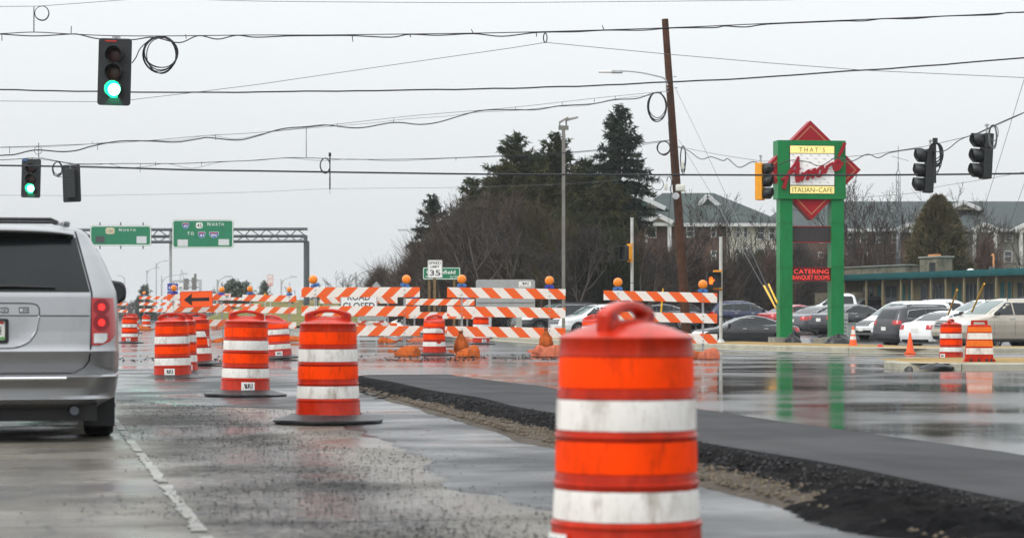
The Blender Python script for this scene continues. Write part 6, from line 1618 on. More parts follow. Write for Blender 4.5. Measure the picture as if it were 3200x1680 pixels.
for k in range(9): z = zpx(862 + 12 * k, 520); mb = MB(); mb.bar((-5 / s2, 0, z), (5 / s2, 0, z - .8 * (1 if k % 2 else -1)), .10); mb.build('brace', 'galvanised', t)
d = 190.0; s2 = F / d
t, pl = sign_plate('no_turn_sign', 'pale pink lettered sign on a post left of the gantry leg', 'road sign', P(845, 893, d), 17 / s2, 35 / s2, 'sign_white', r=.05, border=(.0, .04), bcol='sign_red')
mb = MB()
for k, (y, w) in enumerate(((27, 7), (21, 11), (14, 7), (8, 10), (4, 12))): mb.box((0, -.007, y / s2), (w / s2, .004, 2.2 / s2))
mb.build('print', 'sign_red', pl)
mb = MB(); mb.box((0, .04, -t.location.z / 2), (.08, .06, t.location.z + .4)); mb.build('post', 'galvanised', t)
d = 165.0
t = thing('warning_diamond', 'small yellow diamond sign above the two-lamp barricade', 'road sign', P(828, 930, d)); s2 = F / d
mb = MB(); mb.prism([(0, -9 / s2), (9.5 / s2, 0.0), (0, 18 / s2 * .9 - 8 / s2 + .2), (-9.5 / s2, 0)], 0, .02); pl = mb.build('face', 'sign_yellow', t)
mb = MB(); mb.box((0, .04, -t.location.z / 2), (.06, .05, t.location.z)); mb.build('post', 'galvanised', t)
t = thing('diamond_sign', 'grey back of a diamond sign above the left barricade', 'road sign', P(1176, 893, 130)); s2 = F / 130
mb = MB(); mb.prism([(0, -.22), (.24, 0), (0, .24), (-.24, 0)], 0, .02); mb.build('face', 'sign_back', t)
mb = MB(); mb.box((0, .03, -t.location.z / 2), (.06, .05, t.location.z)); mb.build('post', 'galvanised', t)

# ================================================================== cafe sign
d = 70.0; S = F / d
t = thing('cafe_sign', 'tall green sign on two posts with red diamond and script lettering', 'shop sign', ((2529 - 1600) / S, d, 0), R(7.5))
def X(px): return (px - 2529) / S
def Z(py): return zpx(py, d)
def quadz(x0, x1, y0, y1): return [(X(x0), Z(y1)), (X(x1), Z(y1)), (X(x1), Z(y0)), (X(x0), Z(y0))]
mb = MB(); mb.prism(quadz(2421, 2637, 441, 623), -.30, .30); cab = mb.build('cabinet', 'green_paint', t)
mb = MB(); mb.prism([(X(2530), Z(688)), (X(2688), Z(531)), (X(2527), Z(379)), (X(2378), Z(531))], -.22, .22); dia = mb.build('diamond', 'crimson', t)
a = [(2530, 672), (2673, 531), (2527, 394), (2392, 531)]; b = [(2530, 668), (2669, 531), (2527, 398), (2396, 531)]
mb = MB(); mb.ring([(X(x), Z(y)) for x, y in a], [(X(x), Z(y)) for x, y in b], -.226, -.2205); mb.build('gold_line', 'gold_line', dia)
for x0, x1 in ((2429, 2469), (2593, 2633)):
    mb = MB(); mb.prism([(X(x0), .30), (X(x1), .30), (X(x1), Z(623.2)), (X(x0), Z(623.2))], -.24, .20); mb.build('post', 'green_paint', t)
for x0, x1 in ((2429, 2469), (2593, 2633)):
    for py in (700, 838, 960):
        mb = MB(); mb.ring([(X(x0) - .003, Z(py) - .012), (X(x1) + .003, Z(py) - .012), (X(x1) + .003, Z(py) + .004), (X(x0) - .003, Z(py) + .004)], [(X(x0) + .05, Z(py) - .009), (X(x1) - .05, Z(py) - .009), (X(x1) - .05, Z(py)), (X(x0) + .05, Z(py))], -.243, .203); mb.build('post_seam', 'vent_green_', t)
        for k in range(5):
            mb = MB(); mb.cyl((X(x0 + 5 + k * 7.4), -.249, Z(py) + .05), (X(x0 + 5 + k * 7.4), -.2405, Z(py) + .05), .012, 8); mb.build('rivet', 'vent_green_', t)
mb = MB(); mb.prism(quadz(2457, 2602, 456, 608), -.306, -.3005); fr = mb.build('panel_frame', 'ink', cab)
for nm, q, mt in (('upper_panel', (2459.5, 2600, 458, 481), 'panel_yellow'), ('middle_panel', (2459.5, 2600, 483, 580), 'panel_white'), ('lower_panel', (2459.5, 2600, 583, 606), 'panel_yellow')):
    mb = MB(); mb.prism(quadz(*q), -.314, -.3065); mb.build(nm, mt, cab)
random.seed(4)
mb = MB()
for r in range(9):
    for c in range(5):
        x = 2466 + c * 28 + (r % 2) * 13 + random.uniform(-3, 3); y = 487 + r * 10.6
        if x < 2592: mb.prism([(X(x), Z(y)), (X(x + 4), Z(y + .6)), (X(x + 8), Z(y + 3)), (X(x + 8), Z(y + 1.8)), (X(x + 4), Z(y - .6)), (X(x), Z(y - 1))], -.3165, -.3145)
mb.build('brush_marks', 'ink', cab)
def serif(txt, cx, base, h, width, bold=-.01):
    mb = MB(); add_text(mb, txt, X(cx), Z(base), h / S, -.317, width=width / S, bold=bold); return mb.build('lettering', 'ink', cab)
serif("T H A T ' S", 2529, 477, 13.5, 82); serif('ITALIAN~CAFE', 2531, 602.5, 15, 128)
# brush script: each stroke a raised ribbon
def stroke(pts, ws, y0=-.40, y1=-.318):
    pts = smoothpath([(2380 + a / 4.66, 0, 370 + b / 4.66) for a, b in pts], 5); n = len(pts); Lf = []; Rt = []
    for i, p in enumerate(pts):
        q = pts[min(i + 1, n - 1)] - pts[max(i - 1, 0)]; q.normalize(); f = i / (n - 1) * (len(ws) - 1); k = min(int(f), len(ws) - 2); w = (ws[k] + (ws[k + 1] - ws[k]) * (f - k)) / 2 / 4.66
        nx, nz = -q.z * w, q.x * w
        Lf.append((X(p.x + nx), Z(p.z + nz))); Rt.append((X(p.x - nx), Z(p.z - nz)))
    v = [(x, y0, z) for x, z in Lf] + [(x, y0, z) for x, z in Rt] + [(x, y1, z) for x, z in Lf] + [(x, y1, z) for x, z in Rt]
    f = []
    for i in range(n - 1):
        f += [(i, i + 1, n + i + 1, n + i), (2 * n + i, 3 * n + i, 3 * n + i + 1, 2 * n + i + 1), (i, 2 * n + i, 2 * n + i + 1, i + 1), (n + i, n + i + 1, 3 * n + i + 1, 3 * n + i)]
    f += [(0, n, 3 * n, 2 * n), (n - 1, 3 * n - 1, 4 * n - 1, 2 * n - 1)]
    return v, f
def letter(strokes):
    mb = MB()
    for k, (p, w) in enumerate(strokes): mb.add(*stroke(p, w, -.40 - .002 * k))
    mb.build('script_letter', 'crimson', cab)
letter([([(488, 568), (440, 672), (352, 800), (305, 905), (268, 1038)], [20, 36, 44, 44, 50]), ([(236, 905), (290, 872), (345, 828), (430, 775), (516, 738)], [34, 30, 34, 40, 30]), ([(486, 570), (478, 690), (468, 820), (476, 940)], [22, 48, 60, 58])])
letter([([(480, 935), (520, 850), (560, 800)], [40, 38, 30]), ([(560, 800), (548, 860), (532, 922)], [34, 40, 42]), ([(538, 905), (590, 810), (648, 768), (636, 840), (612, 905)], [34, 36, 34, 40, 42]), ([(622, 890), (680, 790), (732, 748), (715, 820), (692, 880)], [34, 36, 34, 40, 40])])
letter([([(835, 712), (775, 760), (765, 830), (800, 845), (845, 790), (848, 722), (830, 706)], [36, 40, 44, 42, 42, 38, 34])])
letter([([(922, 692), (900, 750), (878, 808)], [40, 44, 40]), ([(895, 755), (930, 700), (1002, 656)], [30, 40, 34])])
letter([([(1030, 720), (1085, 680), (1098, 630), (1060, 620), (1022, 690), (1032, 750), (1085, 735), (1155, 640)], [38, 40, 40, 42, 46, 50, 44, 24])])
letter([([(1082, 568), (1130, 478), (1180, 362)], [26, 46, 40])])
for (q, mt) in (((2468, 2595, 707, 758), 'led_dark'), ((2468, 2595, 836, 877), 'led_board')):
    mb = MB(); mb.prism(quadz(*q), -.16, .10); bx = mb.build('message_board', mt, t)
    x0, x1, y0, y1 = q
    mb = MB(); mb.ring([(X(x0), Z(y1)), (X(x1), Z(y1)), (X(x1), Z(y0)), (X(x0), Z(y0))], [(X(x0 + 2.2), Z(y1 - 2.2)), (X(x1 - 2.2), Z(y1 - 2.2)), (X(x1 - 2.2), Z(y0 + 2.2)), (X(x0 + 2.2), Z(y0 + 2.2))], -.175, -.1605); mb.build('board_frame', 'crimson', bx)
mb = MB(); add_text(mb, 'CATERING', X(2531), Z(855), 13.5 / S, -.164, width=112 / S, bold=.0); add_text(mb, 'BANQUET ROOMS', X(2531), Z(873), 13 / S, -.164, width=118 / S, bold=.0); mb.build('lit_lettering', 'led_text', bx)
for x0, x1 in ((2405, 2470), (2575, 2655)):
    mb = MB(); mb.prism([(X(x0), .02), (X(x1), .02), (X(x1 - 2), .31), (X(x0 + 2), .31)], -.42, .36); mb.build('footing', 'concrete_base', t)
def lump(name, label, px, py, d, a, b, h, mat, seed, cat, rz=0.0, z=None):
    p = P(px, py, d)
    def f(u, v):
        ang = 2 * math.pi * u; q = math.cos(v * math.pi / 2) ** .7
        n = 1 + .28 * mnoise.noise(Vector((math.cos(ang) * 1.3 + seed, math.sin(ang) * 1.3, v * 2)))
        return (a * q * math.cos(ang) * n, b * q * math.sin(ang) * n, h * v ** .8 * (1 + .3 * mnoise.noise(Vector((math.cos(ang) * 2, math.sin(ang) * 2, seed)))))
    mb = MB(); mb.grid(f, 26, 10, True); o = mb.build(name, mat, None, 60); o.location = (p.x, p.y, p.z if z is None else z); o.rotation_euler = (0, 0, rz)
    return tag(o, label, cat)
lump('tarpaulin', 'black sheet wrapped round the foot of the left green post', 2478, 1074, 69.3, .24, .30, .30, 'tarp', 1, 'tarpaulin', z=.10)
lump('tarpaulin', 'black sheet wrapped round the foot of the right green post', 2620, 1075, 69.2, .42, .30, .28, 'tarp', 2, 'tarpaulin', z=.10)
lump('plastic_sheet', 'black crumpled plastic sheet at the left tip of the island kerb', 2862, 1155, 42.2, .26, .16, .11, 'tarp', 3, 'plastic sheet', z=.0)
lump('plastic_sheet', 'flat black plastic sheet over the rounded end of the island kerb', 2925, 1150, 41.6, .30, .16, .10, 'tarp', 4, 'plastic sheet', z=.03)
lump('red_debris', 'small red scrap lying on the kerb between the two cones', 2751, 1096, 61.0, .09, .07, .10, 'ink_red', 5, 'debris', z=.12)
lump('snow_heap', 'small white heap of old snow under the small barricades', 1255, 1004, 150, 1.0, .6, .62, 'sign_white', 6, 'snow heap', z=.0)
lump('snow_heap', 'low white heap of old snow left of the collapsed drum', 1300, 1010, 140, .9, .6, .26, 'sign_white', 7, 'snow heap', z=.02)
t = thing('utility_cabinet', 'small pale metal cabinet behind the banded cone', 'utility cabinet', (*P(2660, 1066, 73).xy, -.1))
mb = MB(); mb.box((0, 0, .40), (.26, .22, .80), bev=.02); mb.build('body', 'box_grey', t); mb = MB(); mb.box((0, 0, .81), (.30, .26, .03)); mb.build('lid', 'box_grey', t)
t = thing('utility_cabinet', 'grey louvred cabinet just right of the right green post', 'utility cabinet', (*P(2641, 1040, 76).xy, -.1))
mb = MB(); mb.box((0, 0, .55), (.16, .3, 1.1), bev=.02); mb.build('body', 'box_grey', t)
for k in range(6): mb = MB(); mb.box((0, -.155, .3 + k * .12), (.12, .012, .03)); mb.build('louvre', 'dark_steel', t)
t = thing('concrete_block', 'low concrete block left of the right green post', 'concrete block', (*P(2556, 1076, 68.6).xy, .10))
mb = MB(); mb.box((0, 0, .09), (.24, .2, .22), bev=.02); mb.build('body', 'concrete_base', t)

# ================================================================== buildings
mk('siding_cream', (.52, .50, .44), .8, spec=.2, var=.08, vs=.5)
mk('brick_far', (.135, .082, .068), .85, spec=.15, var=.22, vs=1.2)
mk('siding_grey', (.22, .215, .195), .8, spec=.2, var=.1, vs=.5)
mk('roof_green', (.052, .066, .063), .8, spec=.2, var=.16, vs=.6, bump=.3, bs=3)
mk('roof_dark', (.060, .072, .072), .8, spec=.2, var=.16, vs=.6, bump=.3, bs=3)
mk('trim_white', (.52, .53, .53), .6, var=.05)
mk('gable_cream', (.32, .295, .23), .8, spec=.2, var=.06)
mk('vent_green', (.045, .10, .075), .7, var=.1)
mk('window_far', (.07, .085, .095), .12, spec=.6, var=.3, vs=.6)
mk('teal', (.020, .145, .155), .5, var=.14, vs=1.5, dirt=((.03, .09, .10), .5, 1.2))
mk('motel_wall', (.29, .245, .155), .85, spec=.15, var=.18, vs=1.5, dirt=((.15, .12, .08), .5, 1))
mk('stone_wall', (.155, .138, .105), .9, spec=.1, var=.45, vs=2.5, bump=.6, bs=5)
mk('motel_shadow', (.10, .085, .06), .9, spec=.1, var=.2)
mk('clay', (.50, .22, .09), .8, var=.15)

def apartment(name, label, px0, px1, d, zg, ridge, eave, ridge_in, walls, wins, gables, roofm, depth=14.0):
    s_ = F / d; cx = (px0 + px1) / 2
    t = thing(name, label, 'building', ((cx - 1600) / s_, d, zg))
    X = lambda px: (px - cx) / s_
    Z = lambda py: zpx(py, d) - zg
    ze = Z(eave)
    for (a, b, mt) in walls:
        mb = MB(); mb.box(((X(a) + X(b)) / 2, depth / 2, ze / 2), (X(b) - X(a) - .01, depth, ze)); mb.build('wall', mt, t)
    dr = d + depth / 2; rz = HC + (YH - ridge) * dr / F - zg
    x0, x1 = X(px0) - .5, X(px1) + .5; r0, r1 = (ridge_in[0] - 1600) * dr / F - (cx - 1600) / s_, (ridge_in[1] - 1600) * dr / F - (cx - 1600) / s_
    yb = depth + .6
    mb = MB(); mb.add([(x0, -.6, ze), (x1, -.6, ze), (x1, yb, ze), (x0, yb, ze), (r0, depth / 2, rz), (r1, depth / 2, rz)], [(0, 1, 5, 4), (1, 2, 5), (2, 3, 4, 5), (3, 0, 4)]); rf = mb.build('roof', roofm, t)
    mb = MB(); mb.box(((x0 + x1) / 2, -.62, ze - .10), (x1 - x0, .10, .26)); mb.build('eaves_board', 'trim_white', rf)
    mb = MB(); mb.box(((x0 + x1) / 2, depth / 2, ze - .05), (x1 - x0 - .3, depth + .6, .08)); mb.build('soffit', 'trim_white', rf)
    for (a, b, c, e) in wins:
        mb = MB(); mb.ring([(X(a) - .10, Z(e) - .10), (X(b) + .10, Z(e) - .10), (X(b) + .10, Z(c) + .10), (X(a) - .10, Z(c) + .10)], [(X(a), Z(e)), (X(b), Z(e)), (X(b), Z(c)), (X(a), Z(c))], -.09, .0); w = mb.build('window', 'trim_white', t)
        mb = MB(); mb.prism([(X(a), Z(e)), (X(b), Z(e)), (X(b), Z(c)), (X(a), Z(c))], -.04, -.005); mb.build('pane', 'window_far', w)
        mb = MB(); mb.box(((X(a) + X(b)) / 2, -.05, (Z(c) + Z(e)) / 2), (X(b) - X(a), .03, .07)); mb.build('glazing_bar', 'trim_white', w)
    for (xa, xl, xr, ya, yb_, y_off, vent, cols) in gables:
        zt, zb = Z(ya), Z(yb_); y0 = y_off
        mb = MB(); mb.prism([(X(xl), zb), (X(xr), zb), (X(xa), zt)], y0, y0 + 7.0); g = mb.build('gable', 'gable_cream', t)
        mb = MB(); w = .32
        for (p, q) in ((xl, xa), (xr, xa)):
            A = Vector((X(p), y0 - .10, zb)); B = Vector((X(q), y0 - .10, zt)); mb.bar(A, B, .34, .42, up=(0, 1, 0))
        mb.build('gable_trim', 'trim_white', g)
        mb = MB()
        for sx, p in ((1, xl), (-1, xr)):
            A = [(X(p) - sx * .35, y0 - .2, zb - .2), (X(xa), y0 - .2, zt + .17), (X(xa), y0 + 7, zt + .17), (X(p) - sx * .35, y0 + 7, zb - .2)]; mb.add(A, [(0, 1, 2, 3)])
        mb.build('gable_roof', roofm, g)
        if vent:
            mb = MB(); r = vent / s_; zc = zb + (zt - zb) * .42; mb.prism([(X(xa) + r * math.cos(k * .4488), zc + r * math.sin(k * .4488)) for k in range(14)], y0 - .12, y0 - .02); mb.build('vent', 'vent_green', g)
        if cols:
            for px in cols: mb = MB(); mb.box((X(px), y0 + .1, zb / 2), (.28, .28, zb)); mb.build('column', 'trim_white', t)
            mb = MB(); mb.box(((X(xl) + X(xr)) / 2, y0 + .05, zb - .12), (X(xr) - X(xl), .3, .25)); mb.build('porch_beam', 'trim_white', t)
    return t
apartment('apartment_building', 'apartment block with green roof behind the leaning wooden pole', 1960, 2440, 186, .2, 603, 699, (2070, 2230),
          [(1965, 2268, 'brick_far'), (2268, 2436, 'siding_cream')],
          [(2148, 2166, 706, 738), (2224, 2235, 712, 738), (2302, 2310, 710, 741), (2325, 2334, 710, 741), (2368, 2386, 710, 746), (2302, 2310, 780, 806), (2325, 2334, 780, 806), (2368, 2386, 780, 810), (2405, 2420, 712, 745), (2405, 2420, 780, 808), (2224, 2235, 786, 812), (2148, 2166, 786, 812), (2030, 2048, 712, 740)],
          [(2010, 1960, 2086, 612, 647, 2.6, 18, None), (2224, 2194, 2262, 603, 636, 4.2, 8, None), (2053, 2008, 2098, 676, 698, -1.6, 0, (2014, 2088))], 'roof_green')
apartment('apartment_building', 'long apartment block with grey roof behind the motel', 2400, 3420, 214, .3, 629, 716, (2470, 3360),
          [(2405, 2960, 'brick_far'), (2960, 3415, 'siding_grey')],
          [(a, a + 18, b, b + 28) for a in (2480, 2560, 2650, 2690, 2740, 2790, 2850) for b in (728, 790)] + [(3142, 3162, 738, 752), (3140, 3160, 786, 815), (3150 + 60, 3235, 738, 760), (3100, 3118, 735, 760), (3100, 3118, 788, 814), (3010, 3024, 735, 760)],
          [(3030, 2972, 3084, 627, 650, 3.0, 0, None), (3066, 3030, 3106, 702, 719, -1.5, 0, (3036, 3100)), (3196, 3160, 3240, 702, 719, -1.5, 0, (3180, 3236)), (2832, 2796, 2870, 702, 719, -1.5, 0, (2800, 2866))], 'roof_dark')

# motel with a teal fascia, running away to the left
A = P(2630, YH, 150.0); B = P(3215, YH, 127.0); A.z = B.z = .1
fdir = (B - A).normalized(); th = math.atan2(fdir.y, fdir.x); LM = (B - A).length + 26
t = thing('motel', 'low motel with teal fascia and teal doors behind the parked cars', 'building', A, th)
def along(px):                 # distance along the front where the photo column px meets it
    k = (px - 1600) / F        # x = k y
    return (k * A.y - A.x) / (fdir.x - k * fdir.y)
eh = zpx(877, 150.0) - .1; fh = zpx(861, 150.0) - .1
mb = MB(); mb.box((LM / 2, 4.0, eh / 2), (LM, 8.0, eh)); mb.build('wall', 'motel_wall', t)
mb = MB(); mb.add([(-.6, -1.3, eh - .04), (LM, -1.3, eh - .04), (LM, -1.42, fh), (-.6, -1.42, fh), (-.6, 8.5, eh - .04), (LM, 8.5, eh - .04), (LM, 8.5, fh), (-.6, 8.5, fh)], [(0, 1, 2, 3), (0, 4, 5, 1), (3, 2, 6, 7), (0, 3, 7, 4), (1, 5, 6, 2)]); rf = mb.build('roof', 'teal', t)
for z in (eh + .08, eh + .17): mb = MB(); mb.box((LM / 2, -1.42, z), (LM + .4, .03, .02)); mb.build('fascia_rib', 'teal', rf)
def opening(nm, a, b, z0, z1, mt, bars=1, frame='trim_white'):
    x0, x1 = along(a), along(b)
    mb = MB(); mb.ring([(x0 - .07, z0 - .07), (x1 + .07, z0 - .07), (x1 + .07, z1 + .07), (x0 - .07, z1 + .07)], [(x0, z0), (x1, z0), (x1, z1), (x0, z1)], -.05, 0); w = mb.build(nm, frame, t)
    mb = MB(); mb.prism([(x0, z0), (x1, z0), (x1, z1), (x0, z1)], -.03, -.004); mb.build('pane' if nm == 'window' else 'leaf', mt, w)
    for k in range(1, bars + 1): x = x0 + (x1 - x0) * k / (bars + 1); mb = MB(); mb.box((x, -.035, (z0 + z1) / 2), (.06, .03, z1 - z0)); mb.build('glazing_bar', frame, w)
for a, b, n in ((2698, 2730, 1), (2770, 2803, 1), (2880, 2899, 0), (2914, 2936, 1), (2939, 2957, 1), (3020, 3042, 1), (3045, 3065, 1), (3078, 3108, 1), (3182, 3215, 1), (3260, 3300, 1)): opening('window', a, b, 1.25, eh - .42, 'window_far', n, 'siding_grey')
for a, b in ((2743, 2755), (2821, 2831), (2841, 2848), (2975, 2986), (2995, 3006), (3128, 3141), (3151, 3163), (3225, 3240)): opening('door', a, b, .15, eh - .35, 'teal', 0, 'motel_wall')
for px in (2690, 2760, 2812, 2870, 2905, 2965, 3012, 3070, 3115, 3172): mb = MB(); mb.box((along(px), -1.1, eh / 2), (.10, .10, eh)); mb.build('porch_post', 'motel_wall', t)
mb = MB(); mb.box((along(2668), -.8, 1.1), (6.0, 1.0, 2.2)); mb.build('stone_front', 'stone_wall', t)
# roof things
x = along(2660); mb = MB(); mb.box((x, 2.5, fh + .26), (9.0, 2.0, .56)); pr = mb.build('stone_parapet', 'stone_wall', t); mb = MB(); mb.box((x, 2.5, fh + .57), (9.2, 2.2, .07)); mb.build('parapet_cap', 'concrete_base', pr)
x = along(2852); mb = MB(); mb.box((x, 1.5, fh + .42), (2.3, 1.0, .95), bev=.05); ch = mb.build('chimney', 'stone_wall', t)
mb = MB(); mb.box((x, 1.5, fh + .93), (2.5, 1.15, .10), bev=.03); mb.build('chimney_cap', 'concrete_base', ch); mb = MB(); mb.box((x - .2, 1.5, fh + 1.04), (.9, .4, .14)); mb.build('chimney_pot', 'clay', ch)
mb = MB(); mb.box((x + .55, .99, fh + .30), (.75, .03, .6)); mb.build('flue_door', 'ink', ch)
x = along(3023); mb = MB(); mb.lathe([(.24, 0), (.22, .06), (.12, .12), (.001, .14)], 16, Matrix.Translation((x, .2, fh))); mb.build('roof_vent', 'sign_white', t, 60)
x = along(3105); mb = MB(); mb.tube([(x, .0, fh - .1), (x, 0, fh + .75), (x - .10, 0, fh + .85), (x - .22, 0, fh + .78)], .055, 8); mb.build('vent_pipe', 'clay', t, 60); mb = MB(); mb.box((x, -.1, fh + .05), (.34, .2, .26), bev=.03); mb.build('roof_lamp', 'dark_steel', t)
# radio mast behind the motel
d = 152.0; s_ = F / d
t = thing('radio_mast', 'thin lattice radio mast with aerial between the sign and the signals', 'mast', ((2807 - 1600) / s_, d, 0)); H = zpx(545, d); r = .14
for k in range(3): a = k * 2.094 + .4; mb = MB(); mb.cyl((r * math.cos(a), r * math.sin(a), 0), (r * math.cos(a), r * math.sin(a), H), .02, 5); mb.build('leg', 'dark_steel', t)
for k in range(int(H / .45)):
    mb = MB()
    for j in range(3): a, b = j * 2.094 + .4, (j + 1) * 2.094 + .4; mb.cyl((r * math.cos(a), r * math.sin(a), k * .45), (r * math.cos(b), r * math.sin(b), k * .45 + .45), .011, 4)
    mb.build('brace', 'dark_steel', t)
mb = MB(); mb.tube([(r, 0, H), (0, 0, H + .35)], .02, 5); mb.tube([(-r, 0, H), (0, 0, H + .35), (0, 0, zpx(506, d))], .03, 6); mb.cyl((0, 0, zpx(510, d)), (0, 0, zpx(455, d)), .018, 5); mb.build('aerial', 'dark_steel', t)
mb = MB(); mb.tube([(-.42, 0, zpx(488, d)), (.68, 0, zpx(503, d))], .012, 4)
for k in range(6): x = -.4 + k * .2; mb.tube([(x, -.2, zpx(488 + (x + .42) * 13.6, d)), (x, .2, zpx(488 + (x + .42) * 13.6, d))], .008, 4)
mb.build('yagi_aerial', 'dark_steel', t)

# ================================================================== trees
def leafmat(name, c1, c2, rough=.8, sub=.0):
    m, t, b = nodes(name); N = t.nodes.new; K = t.links.new
    g = N('ShaderNodeNewGeometry'); mx = N('ShaderNodeMix'); mx.data_type = 'RGBA'; mx.inputs['A'].default_value = (*c1, 1); mx.inputs['B'].default_value = (*c2, 1)
    K(g.outputs['Random Per Island'], mx.inputs['Factor'])
    K(mx.outputs['Result'], b.inputs['Base Color']); b.inputs['Roughness'].default_value = rough; b.inputs['Specular IOR Level'].default_value = .1
    return m
leafmat('needles', (.016, .024, .010), (.046, .056, .020)); leafmat('needles_blue', (.016, .026, .018), (.042, .055, .036)); leafmat('twig_dark', (.022, .020, .017), (.060, .052, .044)); leafmat('needles_brown', (.050, .042, .022), (.095, .080, .040))
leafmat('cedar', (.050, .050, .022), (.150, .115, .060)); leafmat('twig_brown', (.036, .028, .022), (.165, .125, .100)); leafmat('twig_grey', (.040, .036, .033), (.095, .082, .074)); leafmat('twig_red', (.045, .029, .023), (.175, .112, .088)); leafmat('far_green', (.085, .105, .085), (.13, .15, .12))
mk('bark', (.055, .042, .034), .9, spec=.1, var=.35, vs=3, bump=.6, bs=8); mk('bark_grey', (.085, .072, .062), .9, spec=.1, var=.3, vs=3)

def ribbons(P0, D, L_, W_, rg, bend=0.0):
    """flat tapering blades: start points, unit directions, lengths, widths -> verts, quad faces"""
    n = len(P0); side = np.cross(D, rg.normal(size=(n, 3))); side /= np.linalg.norm(side, axis=1)[:, None] + 1e-9
    e = P0 + D * L_[:, None]
    if bend: e[:, 2] -= bend * L_
    w = side * (W_ / 2)[:, None]
    V = np.stack([P0 - w, P0 + w, e + w * .35, e - w * .35], 1).reshape(-1, 3)
    return V, np.arange(4 * n, dtype=np.int32).reshape(-1, 4)
def fit_tree(px, ytop, d, zg=0.0): return P(px, ytop, d).z - zg, (px - 1600) * d / F
def conifer(label, px, ytop, hw_px, d, seed, mat='needles', zg=.1, droop=.25, sparse=0.0, n_lv=None, bare_to=0.08, name='conifer_tree', group='evergreen trees behind the road works', power=0.34, trunk=True, lean=0.0):
    rg = np.random.default_rng(seed); H, x0 = fit_tree(px, ytop, d, zg); Rm = hw_px * d / F
    t = thing(name, label, 'tree', (x0, d, zg))
    mb = MB(); mb.tube([(0, 0, -.3), (lean * .3, 0, H * .4), (lean, 0, H * .985)], [H * .017 + .05, H * .011 + .03, .012], 8); mb.build('trunk', 'bark', t, 60)
    n_lv = n_lv or int(H * 3.6); P0 = []; D = []; Ls = []; br = MB()
    for k in range(n_lv):
        f = bare_to + (1 - bare_to) * ((k + rg.random() * .8) / n_lv); z = H * f
        rad = Rm * min(1.0, (1 - f) / power) ** .85 * (.78 + .34 * rg.random()) + .12
        nb = int(rg.integers(6, 10)) if f < .97 else 4
        for _ in range(nb):
            if rg.random() < sparse * (1 - f): continue
            a = rg.random() * 6.283; Lb = rad * (.6 + .5 * rg.random()); ca, sa = math.cos(a), math.sin(a)
            ns = max(3, int(Lb / .15)); s = np.linspace(.12, 1, ns)
            dz = (.30 * s * (f > .8) - droop * Lb * .9 * s ** 1.6 * (1.1 - f) + .10 * s ** 3)
            r = s * Lb; pts = np.stack([r * ca + lean * f, r * sa, z + dz], 1); pts += rg.normal(size=pts.shape) * .035
            if Lb > .5 and trunk: br.tube([(lean * f, 0, z), tuple(pts[ns // 2]), tuple(pts[-1])], [.022, .014, .005], 3, cap=False)
            m = 14
            q = np.repeat(pts, m, 0); dirs = rg.normal(size=q.shape) * .62 + np.array([ca * .7, sa * .7, -.20]); dirs /= np.linalg.norm(dirs, axis=1)[:, None]
            P0.append(q + rg.normal(size=q.shape) * .05); D.append(dirs); Ls.append((.13 + .17 * rg.random(len(q))) * (.7 + .3 * min(1, Lb)))
    P0 = np.concatenate(P0); D = np.concatenate(D); Ls = np.concatenate(Ls)
    V, Fc = ribbons(P0, D, Ls * 1.25, .045 + .05 * rg.random(len(Ls)), rg)
    raw_mesh('crown', V, Fc, mat, t)
    if br.v: br.build('branches', 'bark', t)
    return tag(t, group=group)
def thicket(label, px, ytop, hw_px, d, seed, mat='twig_brown', zg=.1, n=6500, name='bare_shrub', group='leafless shrubs and small trees', dep=1.6, stems=9, wid=.022, cat='shrub'):
    """leafless bush: many upright fanning shoots filling a domed crown"""
    rg = np.random.default_rng(seed); H, x0 = fit_tree(px, ytop, d, zg); Rm = hw_px * d / F
    t = thing(name, label, cat, (x0, d, zg))
    u = rg.random(n) ** .75; a = rg.random(n) * 6.283; rr = np.sqrt(rg.random(n))
    lump = 1 + .20 * np.sin(a * 3 + seed) + .12 * np.sin(a * 7 + seed * 2)
    env = np.sin(np.clip(.16 + .84 * u, 0, 1) * math.pi * .93) ** .6
    x = rr * np.cos(a) * Rm * env * lump; y = rr * np.sin(a) * Rm * env * lump * min(1.0, dep / Rm)
    z = u * H * .93 * (1 - .16 * rr ** 2)
    P0 = np.stack([x, y, z], 1)
    D = np.stack([x / Rm * .75, y / Rm * .75, np.full(n, .75)], 1) + rg.normal(size=(n, 3)) * .42; D /= np.linalg.norm(D, axis=1)[:, None]
    Ls = .25 + .75 * rg.random(n) ** 1.5; Ls = np.where(rg.random(n) < .10, Ls + .5 + .9 * rg.random(n), Ls)
    P0[:, 2] *= 1 + .07 * np.sin(a * 4 + x * 2.5 + seed)
    V, Fc = ribbons(P0, D, Ls, wid * (.5 + rg.random(n)), rg)
    raw_mesh('twigs', V, Fc, mat, t)
    st = MB()
    for k in range(stems):
        a = rg.random() * 6.283; r = Rm * .55 * rg.random(); h = H * (.55 + .35 * rg.random())
        st.tube([(r * .25 * math.cos(a), r * .25 * math.sin(a), -.2), (r * .6 * math.cos(a), r * .6 * math.sin(a), h * .5), (r * 1.2 * math.cos(a), r * 1.2 * math.sin(a), h)], [.07, .045, .012], 5)
    st.build('stems', 'bark_grey', t, 60)
    return tag(t, group=group)
